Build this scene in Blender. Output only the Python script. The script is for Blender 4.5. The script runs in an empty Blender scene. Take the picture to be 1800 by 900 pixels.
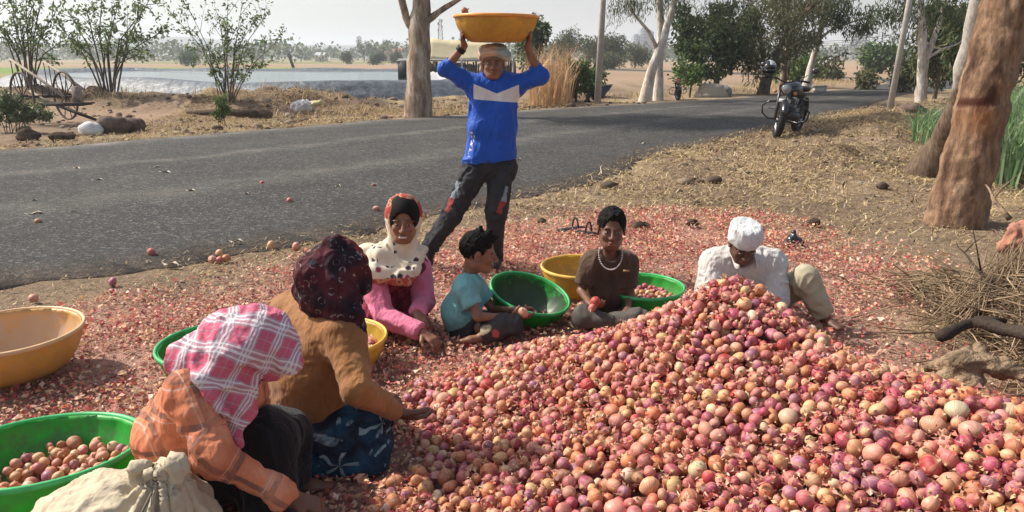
import bpy, math, random
import numpy as np
from mathutils import Vector, Matrix
rnd = random.Random(7); rs = np.random.RandomState(11)
S = bpy.context.scene
COL = S.collection
# ---------------------------------------------------------------- camera
CAM_Z, FPX, PITCH = 1.5, 1350.0, math.radians(14.5)
cam = bpy.data.cameras.new('camera'); camo = bpy.data.objects.new('camera', cam); COL.objects.link(camo)
cam.sensor_width = 36; cam.lens = 27; cam.clip_start = .05; cam.clip_end = 12000
camo.location = (0, 0, CAM_Z); camo.rotation_euler = (math.pi/2 - PITCH, 0, 0)
S.camera = camo
# ---------------------------------------------------------------- sky, sun, exposure
SUN_EL, SHX, SHY = math.radians(44), .95, -.31          # shadows run towards (SHX, SHY)
w = bpy.data.worlds.new('World'); S.world = w; w.use_nodes = True
nt = w.node_tree; nt.nodes.clear()
sky = nt.nodes.new('ShaderNodeTexSky'); sky.sky_type = 'NISHITA'; sky.sun_disc = False
sky.sun_elevation = SUN_EL; sky.sun_rotation = math.atan2(-SHX, -SHY)
sky.air_density = 1.0; sky.dust_density = 3.0; sky.ozone_density = 1.0
bg = nt.nodes.new('ShaderNodeBackground'); bg.inputs[1].default_value = .12
hs = nt.nodes.new('ShaderNodeHueSaturation'); hs.inputs['Saturation'].default_value = .7
wo = nt.nodes.new('ShaderNodeOutputWorld')
nt.links.new(sky.outputs[0], hs.inputs['Color']); nt.links.new(hs.outputs[0], bg.inputs[0]); nt.links.new(bg.outputs[0], wo.inputs[0])
sl = bpy.data.lights.new('sun', 'SUN'); sl.energy = 4.6; sl.angle = math.radians(.6); sl.color = (1, .93, .82)
so = bpy.data.objects.new('sun', sl); COL.objects.link(so)
sd = Vector((SHX*math.cos(SUN_EL), SHY*math.cos(SUN_EL), -math.sin(SUN_EL)))
so.rotation_euler = sd.to_track_quat('-Z', 'Y').to_euler(); so.location = (-10, 5, 20)
S.view_settings.view_transform = 'Standard'; S.view_settings.look = 'None'
S.view_settings.exposure = 0.46; S.view_settings.gamma = 1
S.cycles.use_denoising = True
S.cycles.max_bounces = 6; S.cycles.transparent_max_bounces = 12; S.cycles.volume_bounces = 1
try: S.cycles.volume_step_rate = 4
except Exception: pass

# ---------------------------------------------------------------- where things stand
cp, sp_ = math.cos(PITCH), math.sin(PITCH)
def ray(px, py):
    u = (450-py)/FPX
    return np.array([(px-900)/FPX, cp+u*sp_, -sp_+u*cp])
def G(px, py, z=0.):
    d = ray(px, py); t = (z-CAM_Z)/d[2]; return np.array([d[0]*t, d[1]*t, z])
def P(px, py, Y):
    d = ray(px, py); t = Y/d[1]; return np.array([d[0]*t, Y, CAM_Z+d[2]*t])
def proj(p):
    p = np.asarray(p, float); zc = p[..., 1]*cp-(p[..., 2]-CAM_Z)*sp_; v = p[..., 1]*sp_+(p[..., 2]-CAM_Z)*cp
    return 900+FPX*p[..., 0]/zc, 450-FPX*v/zc, zc
def A(*v): return np.array(v, float)
def nrm(v): v = np.asarray(v, float); return v/max(1e-9, np.linalg.norm(v))

# ---------------------------------------------------------------- noise
def _h(ix, iy, iz, seed):
    n = (ix*374761393+iy*668265263+iz*2147483647+seed*1274126177) & 0xffffffff
    n = ((n ^ (n >> 13))*1274126177) & 0xffffffff
    n = (n ^ (n >> 16)) & 0xffff
    return n/65535.
def vn(x, y, z=0., seed=0):
    x, y, z = np.broadcast_arrays(np.asarray(x, float), np.asarray(y, float), np.asarray(z, float))
    fx, fy, fz = np.floor(x), np.floor(y), np.floor(z); ix, iy, iz = fx.astype(np.int64), fy.astype(np.int64), fz.astype(np.int64)
    u, v, t = x-fx, y-fy, z-fz; u = u*u*(3-2*u); v = v*v*(3-2*v); t = t*t*(3-2*t)
    r = 0
    for a in (0, 1):
        for b in (0, 1):
            for c in (0, 1):
                r = r+_h(ix+a, iy+b, iz+c, seed)*(u if a else 1-u)*(v if b else 1-v)*(t if c else 1-t)
    return r
def fbm(x, y, z=0., o=4, seed=0):
    s = 0; a = .5; t = 0
    for i in range(o): s = s+a*vn(x*2**i, y*2**i, np.asarray(z)*2**i, seed+i); t += a; a *= .5
    return s/t
def sstep(a, b, x): t = np.clip((x-a)/(b-a), 0, 1); return t*t*(3-2*t)
def inpoly(x, y, poly):
    x = np.asarray(x); y = np.asarray(y); c = np.zeros(x.shape, bool); n = len(poly)
    for i in range(n):
        x1, y1 = poly[i][:2]; x2, y2 = poly[(i+1) % n][:2]
        if y1 == y2: continue
        k = ((y1 > y) != (y2 > y)) & (x < (x2-x1)*(y-y1)/(y2-y1)+x1); c ^= k
    return c
def dpoly(x, y, line, closed=False):
    d = np.full(np.shape(x), 1e9); n = len(line)
    for i in range(n if closed else n-1):
        a = line[i]; b = line[(i+1) % n]; ax, ay = a[:2]; bx, by = b[0]-ax, b[1]-ay
        t = np.clip(((x-ax)*bx+(y-ay)*by)/(bx*bx+by*by+1e-9), 0, 1)
        d = np.minimum(d, np.hypot(x-ax-t*bx, y-ay-t*by))
    return d

# ---------------------------------------------------------------- objects
def tag(o, label=None, cat=None, group=None, kind=None):
    if label: o['label'] = label
    if cat: o['category'] = cat
    if group: o['group'] = group
    if kind: o['kind'] = kind
    return o
def link(o, parent=None):
    COL.objects.link(o)
    if parent is not None: o.parent = parent
    return o
def empty(name, loc, label, cat, group=None, rz=0):
    o = bpy.data.objects.new(name, None); COL.objects.link(o); o.location = tuple(loc); o.rotation_euler = (0, 0, rz); o.empty_display_size = .1
    return tag(o, label, cat, group)
def mesh_np(name, V, F, mat, parent=None, smooth=True, attrs=None, world=True):
    """V (n,3); F (m,k) array or list of arrays. World coordinates; a parent's location is subtracted."""
    V = np.asarray(V, np.float32)
    me = bpy.data.meshes.new(name)
    Fs = F if isinstance(F, list) and np.ndim(F[0]) == 2 else [F]
    Fs = [np.asarray(f, np.int32) for f in Fs if len(f)]
    nl = sum(f.size for f in Fs); npol = sum(len(f) for f in Fs)
    me.vertices.add(len(V)); me.loops.add(nl); me.polygons.add(npol)
    off = np.zeros(3, np.float32)
    if parent is not None and world: off = np.array(abs_loc(parent), np.float32)
    me.vertices.foreach_set('co', (V-off).ravel())
    li = np.concatenate([f.ravel() for f in Fs]); me.loops.foreach_set('vertex_index', li)
    tot = np.concatenate([np.full(len(f), f.shape[1], np.int32) for f in Fs]); st = np.concatenate([[0], np.cumsum(tot)[:-1]]).astype(np.int32)
    me.polygons.foreach_set('loop_start', st); me.polygons.foreach_set('loop_total', tot)
    me.polygons.foreach_set('use_smooth', np.full(npol, smooth))
    for k, (typ, arr) in (attrs or {}).items():
        at = me.attributes.new(k, typ, 'POINT'); arr = np.asarray(arr, np.float32)
        if typ == 'FLOAT_COLOR':
            if arr.shape[1] == 3: arr = np.concatenate([arr, np.ones((len(arr), 1), np.float32)], 1)
            at.data.foreach_set('color', arr.ravel())
        elif typ == 'FLOAT': at.data.foreach_set('value', arr.ravel())
        else: at.data.foreach_set('vector', arr.ravel())
    me.update(calc_edges=True); me.validate()
    for m in (mat if isinstance(mat, list) else [mat]): me.materials.append(m)
    o = bpy.data.objects.new(name, me); link(o, parent); return o
def abs_loc(o):
    p = np.zeros(3)
    while o is not None: p += np.array(o.location); o = o.parent
    return p
class MB:
    """collects simple solids into one mesh (world coordinates)"""
    def __init__(s): s.v = []; s.q = []; s.t = []; s.n = 0; s.c = []
    def add(s, V, Q=None, T=None, col=None):
        V = np.asarray(V, float); s.v.append(V)
        if Q is not None and len(Q): s.q.append(np.asarray(Q)+s.n)
        if T is not None and len(T): s.t.append(np.asarray(T)+s.n)
        s.n += len(V)
        s.c.append(np.tile(np.asarray(col if col is not None else (1, 1, 1), float), (len(V), 1)) if np.ndim(col) < 2 else col)
        return s
    def box(s, c, size, R=None, col=None):
        h = np.array(size)/2; V = np.array([[x, y, z] for x in (-1, 1) for y in (-1, 1) for z in (-1, 1)])*h
        if R is not None: V = V@np.asarray(R).T
        return s.add(V+np.asarray(c), [[0, 1, 3, 2], [4, 6, 7, 5], [0, 4, 5, 1], [2, 3, 7, 6], [0, 2, 6, 4], [1, 5, 7, 3]], col=col)
    def tube(s, pts, r, n=8, cap=True, col=None, flat=None):
        pts = np.asarray(pts, float); m = len(pts); r = np.broadcast_to(np.asarray(r, float), (m,))
        T = np.gradient(pts, axis=0); T /= np.linalg.norm(T, axis=1)[:, None]+1e-9
        u = np.cross(T[0], [0, 0, 1.]);
        if np.linalg.norm(u) < .1: u = np.cross(T[0], [1., 0, 0])
        V = []; a = np.arange(n)*2*math.pi/n
        for i in range(m):
            u = u-T[i]*(u@T[i]); u /= np.linalg.norm(u)+1e-9; v = np.cross(T[i], u)
            V.append(pts[i]+r[i]*(np.cos(a)[:, None]*u+np.sin(a)[:, None]*v*(flat or 1)))
        V = np.concatenate(V); Q = [[i*n+j, i*n+(j+1) % n, (i+1)*n+(j+1) % n, (i+1)*n+j] for i in range(m-1) for j in range(n)]
        Tt = []
        if cap:
            V = np.concatenate([V, pts[:1], pts[-1:]]); e = m*n
            Tt = [[e, (j+1) % n, j] for j in range(n)]+[[e+1, (m-1)*n+j, (m-1)*n+(j+1) % n] for j in range(n)]
        return s.add(V, Q, Tt, col)
    def lathe(s, prof, n=32, c=(0, 0, 0), R=None, col=None, closed=False):
        a = np.arange(n)*2*math.pi/n; V = np.concatenate([np.stack([np.cos(a)*r, np.sin(a)*r, np.full(n, z)], 1) for r, z in prof])
        if R is not None: V = V@np.asarray(R).T
        m = len(prof); k = m if closed else m-1
        Q = [[i*n+j, i*n+(j+1) % n, ((i+1) % m)*n+(j+1) % n, ((i+1) % m)*n+j] for i in range(k) for j in range(n)]
        return s.add(V+np.asarray(c), Q, col=col)
    def ball(s, c, r, R=None, n=12, m=8, jit=0, seed=0, col=None):
        th = np.linspace(0, math.pi, m+1)[1:-1]; a = np.arange(n)*2*math.pi/n
        V = [[0, 0, 1]]+[[math.sin(t)*math.cos(b), math.sin(t)*math.sin(b), math.cos(t)] for t in th for b in a]+[[0, 0, -1]]
        V = np.array(V, float)
        if jit: V *= (1+jit*(fbm(V[:, 0]*1.7+9, V[:, 1]*1.7+5, V[:, 2]*1.7+seed*3.1, 3, seed)-.5)*2)[:, None]
        V = V*np.asarray(r)
        if R is not None: V = V@np.asarray(R).T
        e = len(V)-1; T = [[0, 1+j, 1+(j+1) % n] for j in range(n)]+[[e, 1+(m-2)*n+(j+1) % n, 1+(m-2)*n+j] for j in range(n)]
        Q = [[1+i*n+j, 1+(i+1)*n+j, 1+(i+1)*n+(j+1) % n, 1+i*n+(j+1) % n] for i in range(m-2) for j in range(n)]
        return s.add(V+np.asarray(c), Q, T, col)
    def build(s, name, mat, parent=None, smooth=True, color=False):
        V = np.concatenate(s.v); F = []
        if s.q: F.append(np.concatenate(s.q))
        if s.t: F.append(np.concatenate(s.t))
        at = {'col': ('FLOAT_COLOR', np.concatenate(s.c))} if color else None
        return mesh_np(name, V, F, mat, parent, smooth, at)
def rotm(axis, ang): return np.array(Matrix.Rotation(ang, 3, axis if isinstance(axis, str) else Vector(axis)))
def frame(fwd, up=(0, 0, 1)):
    """columns right, forward, up"""
    f = nrm(fwd); r = nrm(np.cross(f, up)); u = np.cross(r, f); return np.stack([r, f, u], 1)
def copy_tree(o, loc, rz=0, scale=1, label=None):
    c = o.copy(); COL.objects.link(c); c.location = tuple(loc); c.rotation_euler = (0, 0, rz); c.scale = (scale,)*3
    if label: c['label'] = label
    for ch in list(o.children):
        d = ch.copy(); COL.objects.link(d); d.parent = c
        for g in list(ch.children): e = g.copy(); COL.objects.link(e); e.parent = d
    return c

# ---------------------------------------------------------------- materials
class NT:
    def __init__(s, name, rough=.8, spec=.3):
        s.m = bpy.data.materials.new(name); s.m.use_nodes = True; s.t = s.m.node_tree; s.b = s.t.nodes['Principled BSDF']
        s.b.inputs['Roughness'].default_value = rough; s.b.inputs['Specular IOR Level'].default_value = spec
    def n(s, typ, **k):
        x = s.t.nodes.new(typ)
        for a, b in k.items(): setattr(x, a, b)
        return x
    def l(s, a, b): s.t.links.new(a, b)
    def inp(s, sock, v):
        if hasattr(v, 'links') or hasattr(v, 'is_linked'): s.l(v, sock)
        else:
            if sock.type == 'RGBA' and len(v) == 3: v = (*v, 1)
            sock.default_value = v
    def coord(s, kind='Object'):
        if kind == 'world': return s.n('ShaderNodeNewGeometry').outputs['Position']
        return s.n('ShaderNodeTexCoord').outputs[kind]
    def attr(s, name, out='Color'): return s.n('ShaderNodeAttribute', attribute_name=name).outputs[out]
    def scale(s, vec, sc):
        m = s.n('ShaderNodeMapping'); s.l(vec, m.inputs[0]); m.inputs['Scale'].default_value = sc if hasattr(sc, '__len__') else (sc,)*3; return m.outputs[0]
    def noise(s, vec, scale=5, detail=4, rough=.55, out='Fac'):
        x = s.n('ShaderNodeTexNoise'); s.l(vec, x.inputs['Vector']); x.inputs['Scale'].default_value = scale; x.inputs['Detail'].default_value = detail; x.inputs['Roughness'].default_value = rough; return x.outputs[out]
    def voro(s, vec, scale=5, feature='F1', out='Distance', rnd=1):
        x = s.n('ShaderNodeTexVoronoi', feature=feature); s.l(vec, x.inputs['Vector']); x.inputs['Scale'].default_value = scale; x.inputs['Randomness'].default_value = rnd; return x.outputs[out]
    def ramp(s, fac, stops, interp='LINEAR'):
        r = s.n('ShaderNodeValToRGB'); s.l(fac, r.inputs[0]); e = r.color_ramp.elements; r.color_ramp.interpolation = interp
        while len(e) < len(stops): e.new(.5)
        for i, (p, c) in enumerate(stops):
            e[i].position = p; c = c if hasattr(c, '__len__') else (c, c, c); e[i].color = (*c[:3], 1)
        return r.outputs[0]
    def mix(s, fac, a, b, mode='MIX'):
        x = s.n('ShaderNodeMix', data_type='RGBA', blend_type=mode); s.inp(x.inputs[0], fac); s.inp(x.inputs[6], a); s.inp(x.inputs[7], b); return x.outputs[2]
    def math(s, op, a, b=0., c=0.):
        x = s.n('ShaderNodeMath', operation=op); s.inp(x.inputs[0], a); s.inp(x.inputs[1], b); s.inp(x.inputs[2], c); return x.outputs[0]
    def sep(s, v): x = s.n('ShaderNodeSeparateXYZ'); s.l(v, x.inputs[0]); return x.outputs
    def bump(s, h, strength=.3, dist=.01):
        b = s.n('ShaderNodeBump'); b.inputs['Strength'].default_value = strength; b.inputs['Distance'].default_value = dist; s.l(h, b.inputs['Height']); s.l(b.outputs[0], s.b.inputs['Normal'])
    def base(s, c): s.inp(s.b.inputs['Base Color'], c); return s
def simple(name, c, rough=.8, spec=.3, var=.25, vs=6., bump=.0, bs=40., bd=.004, metal=0, coord='Object', c2=None):
    m = NT(name, rough, spec); v = m.coord(coord); n = m.noise(v, vs, 5)
    lo = tuple(x*(1-var) for x in c) if c2 is None else c2; hi = tuple(min(1, x*(1+var)) for x in c)
    m.base(m.ramp(n, [(.3, lo), (.7, hi)])); m.b.inputs['Metallic'].default_value = metal
    if bump: m.bump(m.noise(v, bs, 4), bump, bd)
    return m.m
def colmat(name, rough=.7, spec=.3, bump=0, bs=60, bd=.003, trans=0, sub=None):
    m = NT(name, rough, spec); c = m.attr('col'); m.base(c)
    if bump: m.bump(m.noise(m.coord('Object'), bs, 4), bump, bd)
    if trans:
        t = m.n('ShaderNodeBsdfTranslucent'); m.l(c, t.inputs[0]); x = m.n('ShaderNodeMixShader'); x.inputs[0].default_value = trans
        o = m.t.nodes['Material Output']; m.l(m.b.outputs[0], x.inputs[1]); m.l(t.outputs[0], x.inputs[2]); m.l(x.outputs[0], o.inputs[0])
    return m.m
# ================================================================ the ground
g2 = lambda *pts: [G(*p)[:2] for p in pts]
NEAR_EDGE = g2((-700, 640), (-300, 560), (0, 508), (120, 505), (250, 482), (350, 462), (430, 440), (520, 430), (620, 415), (760, 385), (870, 362), (950, 345), (1080, 312), (1150, 270), (1230, 256), (1300, 240), (1380, 222), (1450, 205), (1520, 188), (1560, 175), (1590, 166))
FAR_EDGE = g2((-900, 330), (-300, 285), (0, 266), (250, 246), (420, 232), (700, 208), (850, 200), (950, 192), (1200, 178), (1330, 170), (1400, 164), (1450, 160), (1480, 158))
e1, e2 = np.array(NEAR_EDGE[-1]), np.array(FAR_EDGE[-1])
NEAR_EDGE += [e1+A(7, 7), A(30, 52), A(28, 66), A(20, 90), A(-5, 140)]; FAR_EDGE += [A(22.5, 47), A(25, 54), A(23, 64), A(15, 86), A(-10, 136)]
ROADPOLY = NEAR_EDGE+FAR_EDGE[::-1]
POND = [A(-27, 41), A(-17, 33), A(-8.7, 27.0), A(-5.6, 27.6), A(-1.0, 34.5), A(-1.8, 44), A(-6.5, 66), A(-34, 70), A(-36, 58)]
SKINZ = g2((-500, 620), (0, 575), (140, 548), (330, 520), (470, 486), (640, 458), (780, 432), (900, 395), (1010, 372), (1150, 368), (1300, 380), (1440, 400), (1540, 440), (1600, 520), (1640, 600), (1700, 690), (1900, 760))+[A(3, 1.2), A(-3.5, 1.2)]
def hgt(x, y):
    x = np.asarray(x, float); y = np.asarray(y, float)
    out = inpoly(x, y, ROADPOLY); dn = dpoly(x, y, NEAR_EDGE); df = dpoly(x, y, FAR_EDGE)
    dr = np.where(out, 0, np.minimum(dn, df)); m = sstep(.0, 2.0, dr)
    h = -.03+.05*(fbm(x*1.3, y*1.3, 0, 4, 3)-.5)*(.25+m)
    far_side = (df < dn) & ~out
    # rough earth bank between the cart track and the pond
    b = np.exp(-(dpoly(x, y, [A(-40, 34), A(-24, 27.5), A(-15, 24.3), A(-9, 23.2), A(-6.5, 23.6)])/1.7)**2)
    h = h+b*(.30+.75*np.maximum(0, fbm(x*1.1, y*1.6, 0, 4, 9)-.25))
    b2 = np.exp(-(dpoly(x, y, [A(-6, 24.2), A(-3.5, 26), A(0, 31), A(2.5, 31.5)])/1.3)**2)
    h = h+b2*(.0+.42*np.maximum(0, fbm(x*1.6, y*1.6, 0, 4, 4)-.2))
    # lumpy verge on the near side, towards the tree row
    c = np.exp(-(dpoly(x, y, [G(1500, 290)[:2], G(1490, 240)[:2], G(1560, 205)[:2], A(17, 27), A(24, 38)])/1.0)**2)
    h = h+c*(.05+.6*np.maximum(0, fbm(x*1.5, y*1.5, 0, 4, 5)-.32))
    d = sstep(3.2, 6.5, x-.35*(y-7))*sstep(8, 13, y)*(~out)*(dn < 30)
    h = h+d*m*.25*(fbm(x*.8, y*.8, 0, 4, 6)-.35)
    # far rise along the road bend
    h = h+.5*np.exp(-((x-36)/9)**2-((y-62)/6)**2)
    h = h+3.0*sstep(150, 700, y)*(fbm(x*.004, y*.004, 0, 3, 8)-.5)
    return h*(.15+.85*m)
def axis(segs):
    a = []
    for lo, hi, st in segs: a += list(np.arange(lo, hi, st))
    return np.array(a)
def geo(a, b, r): 
    o = [a]
    while o[-1] < b: o.append(o[-1]*r)
    return np.array(o)
xs = np.concatenate([-geo(22, 4500, 1.16)[::-1], axis([(-21.8, -4, .2), (-4, 8, .1), (8, 22, .2)]), geo(22, 4500, 1.16)])
ys = np.concatenate([-geo(2, 60, 1.6)[::-1], axis([(-1.8, 1.5, .3), (1.5, 12, .09), (12, 34, .2)]), geo(34, 5000, 1.13)])
GX, GY = np.meshgrid(xs, ys); gx, gy = GX.ravel(), GY.ravel(); gz = hgt(gx, gy)
nx = len(xs); I = np.arange(len(gx)).reshape(GX.shape); GF = np.stack([I[:-1, :-1].ravel(), I[:-1, 1:].ravel(), I[1:, 1:].ravel(), I[1:, :-1].ravel()], 1)
wob = (fbm(gx*1.2, gy*1.2, 0, 3, 21)-.5)*1.0
din = np.where(inpoly(gx, gy, SKINZ), -1, 1)*dpoly(gx, gy, SKINZ, True)
skin_m = 1-sstep(-.35, .35, din+wob)
d_near = dpoly(gx, gy, NEAR_EDGE)
straw = fbm(gx*.5, gy*.5, 0, 4, 31)
base = np.array([.27, .195, .13])[None]*(.8+.4*fbm(gx*.8, gy*.8, 0, 4, 12))[:, None]
strawc = np.array([.40, .30, .175]); dirt = np.array([.17, .12, .085])
base = base+(strawc-base)*(sstep(.45, .62, straw)*.7)[:, None]
base = base+(dirt-base)*(sstep(.48, .66, fbm(gx*1.3, gy*1.3, 0, 5, 44))*.75)[:, None]
# bare cart track on the far verge, reddish
trk = np.exp(-(dpoly(gx, gy, [A(-40, 25), A(-18, 20.5), A(-9, 20.5), A(-4, 22)])/1.6)**2)
base = base+(np.array([.40, .27, .19])-base)*(trk*.8)[:, None]
# darker earth on the rough bank
bk = np.exp(-(dpoly(gx, gy, [A(-40, 34), A(-24, 27.5), A(-15, 24.6), A(-9, 23.6), A(-6.5, 24)])/2.0)**2)
base = base+(np.array([.14, .10, .07])-base)*(bk*.9*sstep(.35, .6, fbm(gx*1.3, gy*1.3, 0, 4, 77)))[:, None]
pink = np.array([.46, .27, .21]); base = base+(pink-base)*(skin_m*.85)[:, None]
# far fields in strips
fy = sstep(38, 55, gy)
fld = fbm(gx*.006+3, gy*.02, 0, 2, 51); fld2 = vn(np.floor(gy/38.)*3.7, np.floor(gx/120.)*1.3, 0, 6)
fcol = np.where(((fld2 > .5) & (gx < -30))[:, None], np.array([.16, .20, .07]), np.where((fld2 > .3)[:, None], np.array([.34, .24, .16]), np.array([.30, .25, .14])))
gre = ((gx < -20-.17*(gy-70)) & (gy > 72) & (gy < 125))[:, None]
fcol = np.where(gre, np.array([.20, .27, .07]), fcol)
brn = ((gx > -19) & (gx < 4) & (gy > 70) & (gy < 150))[:, None]
fcol = np.where(brn, np.array([.36, .22, .14]), fcol)
base = base+(fcol*(.85+.3*fbm(gx*.05, gy*.05, 0, 3, 4))[:, None]-base)*fy[:, None]
M_ground = NT('earth', .95, .1); v = M_ground.coord('world'); c = M_ground.attr('col')
n1 = M_ground.noise(v, 14, 6, .7); n2 = M_ground.voro(v, 60); n3 = M_ground.noise(v, 90, 3, .6)
c = M_ground.mix(1, c, M_ground.ramp(n1, [(.3, .5), (.5, 1.0), (.72, 1.35)]), 'MULTIPLY')
c = M_ground.mix(1, c, M_ground.ramp(n3, [(.3, .7), (.65, 1.25)]), 'MULTIPLY')
M_ground.base(c); M_ground.bump(M_ground.math('ADD', n1, M_ground.math('MULTIPLY', n3, .4)), .9, .05)
tag(mesh_np('ground', np.stack([gx, gy, gz], 1), GF, M_ground.m, attrs={'col': ('FLOAT_COLOR', base)}), kind='structure')

# ---------------------------------------------------------------- road: one asphalt sheet with ragged edges
def densify(l, st):
    o = []
    for a, b in zip(l[:-1], l[1:]):
        n = max(1, int(np.linalg.norm(np.array(b)-a)/st)); o += [np.array(a)+(np.array(b)-a)*i/n for i in range(n)]
    return np.array(o+[np.array(l[-1])])
def smooth(l, k):
    l = l.copy()
    for _ in range(k): l[1:-1] = (l[:-2]+2*l[1:-1]+l[2:])/4
    return l
def resamp(l, n):
    d = np.concatenate([[0], np.cumsum(np.linalg.norm(np.diff(l, axis=0), axis=1))]); t = np.linspace(0, d[-1], n)
    return np.stack([np.interp(t, d, l[:, i]) for i in (0, 1)], 1)
NE = smooth(densify(NEAR_EDGE, .25), 6); FE = smooth(densify(FAR_EDGE, .4), 20)
NR = 1100; ne = resamp(NE, NR); fe = resamp(FE, NR)
# pair the two edges by nearest parameter so that rows cross the road
mid = smooth(resamp((resamp(NE, NR)+resamp(FE, NR))/2, NR), 30)
jn = (fbm(ne[:, 0]*2.2, ne[:, 1]*2.2, 0, 4, 61)-.5)*.55*sstep(45, 12, ne[:, 1])
T = np.gradient(ne, axis=0); T /= np.linalg.norm(T, axis=1)[:, None]; N = np.stack([-T[:, 1], T[:, 0]], 1)
ne = ne+N*jn[:, None]
jf = (fbm(fe[:, 0]*1.2, fe[:, 1]*1.2, 0, 3, 62)-.5)*.5; T = np.gradient(fe, axis=0); T /= np.linalg.norm(T, axis=1)[:, None]; N = np.stack([-T[:, 1], T[:, 0]], 1)
fe = fe+N*jf[:, None]
K = 13; V = []; U = []
for k in range(K):
    f = k/(K-1); p = ne*(1-f)+fe*f; crown = .03*(1-(2*f-1)**2)
    z = np.full(NR, .004+crown)
    V.append(np.stack([p[:, 0], p[:, 1], z], 1)); U.append(np.stack([np.arange(NR)*.04, np.full(NR, f), np.zeros(NR)], 1))
for src, k in ((V[0], 0), (V[-1], 1)):   # the broken edge drops to the dirt
    q = src.copy(); q[:, 2] = -.06; (V.insert(0, q) if k == 0 else V.append(q)); (U.insert(0, U[0]) if k == 0 else U.append(U[-1]))
V = np.concatenate(V); U = np.concatenate(U); I = np.arange(len(V)).reshape(K+2, NR)
RF = np.stack([I[:-1, :-1].ravel(), I[:-1, 1:].ravel(), I[1:, 1:].ravel(), I[1:, :-1].ravel()], 1)
M = NT('asphalt', .9, .25); v = M.coord('world'); uv = M.attr('pat', 'Vector'); s = M.sep(uv)
st = M.voro(v, 42, out='Color'); g = M.noise(v, 70, 4, .75); big = M.noise(v, .9, 4)
c = M.ramp(M.sep(st)[0], [(.0, (.014, .0137, .013)), (.5, (.042, .041, .039)), (.82, (.085, .082, .077)), (1, (.27, .26, .24))])
c = M.mix(.45, c, M.ramp(g, [(.35, (.023, .0225, .022)), (.65, (.115, .112, .105))]))
wv = M.noise(M.scale(v, .35), 2, 3)
pale = M.math('ADD', s[1], M.math('MULTIPLY', wv, .06))
streak = M.ramp(pale, [(.2, 0.), (.30, .0), (.375, .7), (.43, .12), (.55, .08), (.62, .1), (.665, 1.), (.70, .15), (.9, .05), (.985, .5), (1., 1.)])
streak = M.math('MULTIPLY', streak, M.ramp(M.noise(v, 1.7, 5, .7), [(.35, .1), (.65, .75)]))
c = M.mix(M.math('MULTIPLY', streak, .5), c, (.36, .32, .27))
dust = M.ramp(M.noise(v, 3.2, 6, .75), [(.55, 0.), (.8, .35)]); edge = M.ramp(s[1], [(0, .9), (.035, .35), (.08, 0.)])
c = M.mix(M.math('MAXIMUM', M.math('MULTIPLY', edge, M.ramp(M.noise(v, 9, 4), [(.35, .2), (.6, 1.)])), M.math('MULTIPLY', dust, .6)), c, (.27, .20, .145))
c = M.mix(1, c, M.ramp(big, [(.3, .85), (.7, 1.15)]), 'MULTIPLY')
M.base(c); M.bump(M.math('ADD', M.voro(v, 42), g), .9, .018)
tag(mesh_np('road', V, RF, M.m, attrs={'pat': ('FLOAT_VECTOR', U)}), kind='structure')

# ---------------------------------------------------------------- pond: water and its lined embankment
pl = smooth(densify(POND+[POND[0]], 1.0), 5)[:-1]; n = len(pl)
T = np.roll(pl, -1, 0)-np.roll(pl, 1, 0); T /= np.linalg.norm(T, axis=1)[:, None]; Nn = np.stack([-T[:, 1], T[:, 0]], 1)
ctr = pl.mean(0); Nn *= np.sign(((ctr-pl)*Nn).sum(1))[:, None]
V = []
prof = [(-.55, -.1, .15), (-.1, .12, .25), (.35, .42, .2), (.75, .60, .08), (1.3, .62, .05), (1.9, .58, .05), (2.5, .38, .08), (3.6, .05, .05), (5, -.2, 0)]
for q, z, a in prof:
    p = pl+Nn*q; wr = fbm(p[:, 0]*2.1, p[:, 1]*2.1, z*3, 3, 71)-.5
    V.append(np.stack([p[:, 0]+Nn[:, 0]*wr*a, p[:, 1]+Nn[:, 1]*wr*a, z+wr*a*.8+.06*np.sin(p[:, 0]*.7)], 1))
V = np.concatenate(V); m = len(prof); F = [[i*n+j, i*n+(j+1) % n, (i+1)*n+(j+1) % n, (i+1)*n+j] for i in range(m-1) for j in range(n)]
M = NT('pond_liner', .5, .5); v = M.coord('world')
c = M.ramp(M.noise(M.scale(v, (1, 1, 3)), 1.6, 5, .65), [(.3, (.035, .042, .05)), (.62, (.11, .125, .14)), (.8, (.17, .165, .155))])
M.base(c); M.bump(M.noise(M.scale(v, (2.2, 2.2, .5)), 1.3, 4), .8, .15)
liner = mesh_np('pond_embankment', V, F, M.m); tag(liner, kind='structure')
M = NT('water', .16, .5); v = M.coord('world'); M.base((.05, .085, .085)); M.b.inputs['IOR'].default_value = 1.33
M.bump(M.noise(M.scale(v, (1, .35, 1)), 3.5, 3), .03, .03)
wp = pl+Nn*2.3; tag(mesh_np('water', np.concatenate([np.c_[wp, np.full(n, .40)], [[ctr[0], ctr[1], .40]]]), np.array([[j, (j+1) % n, n] for j in range(n)]), M.m, smooth=False), kind='structure')

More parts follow.
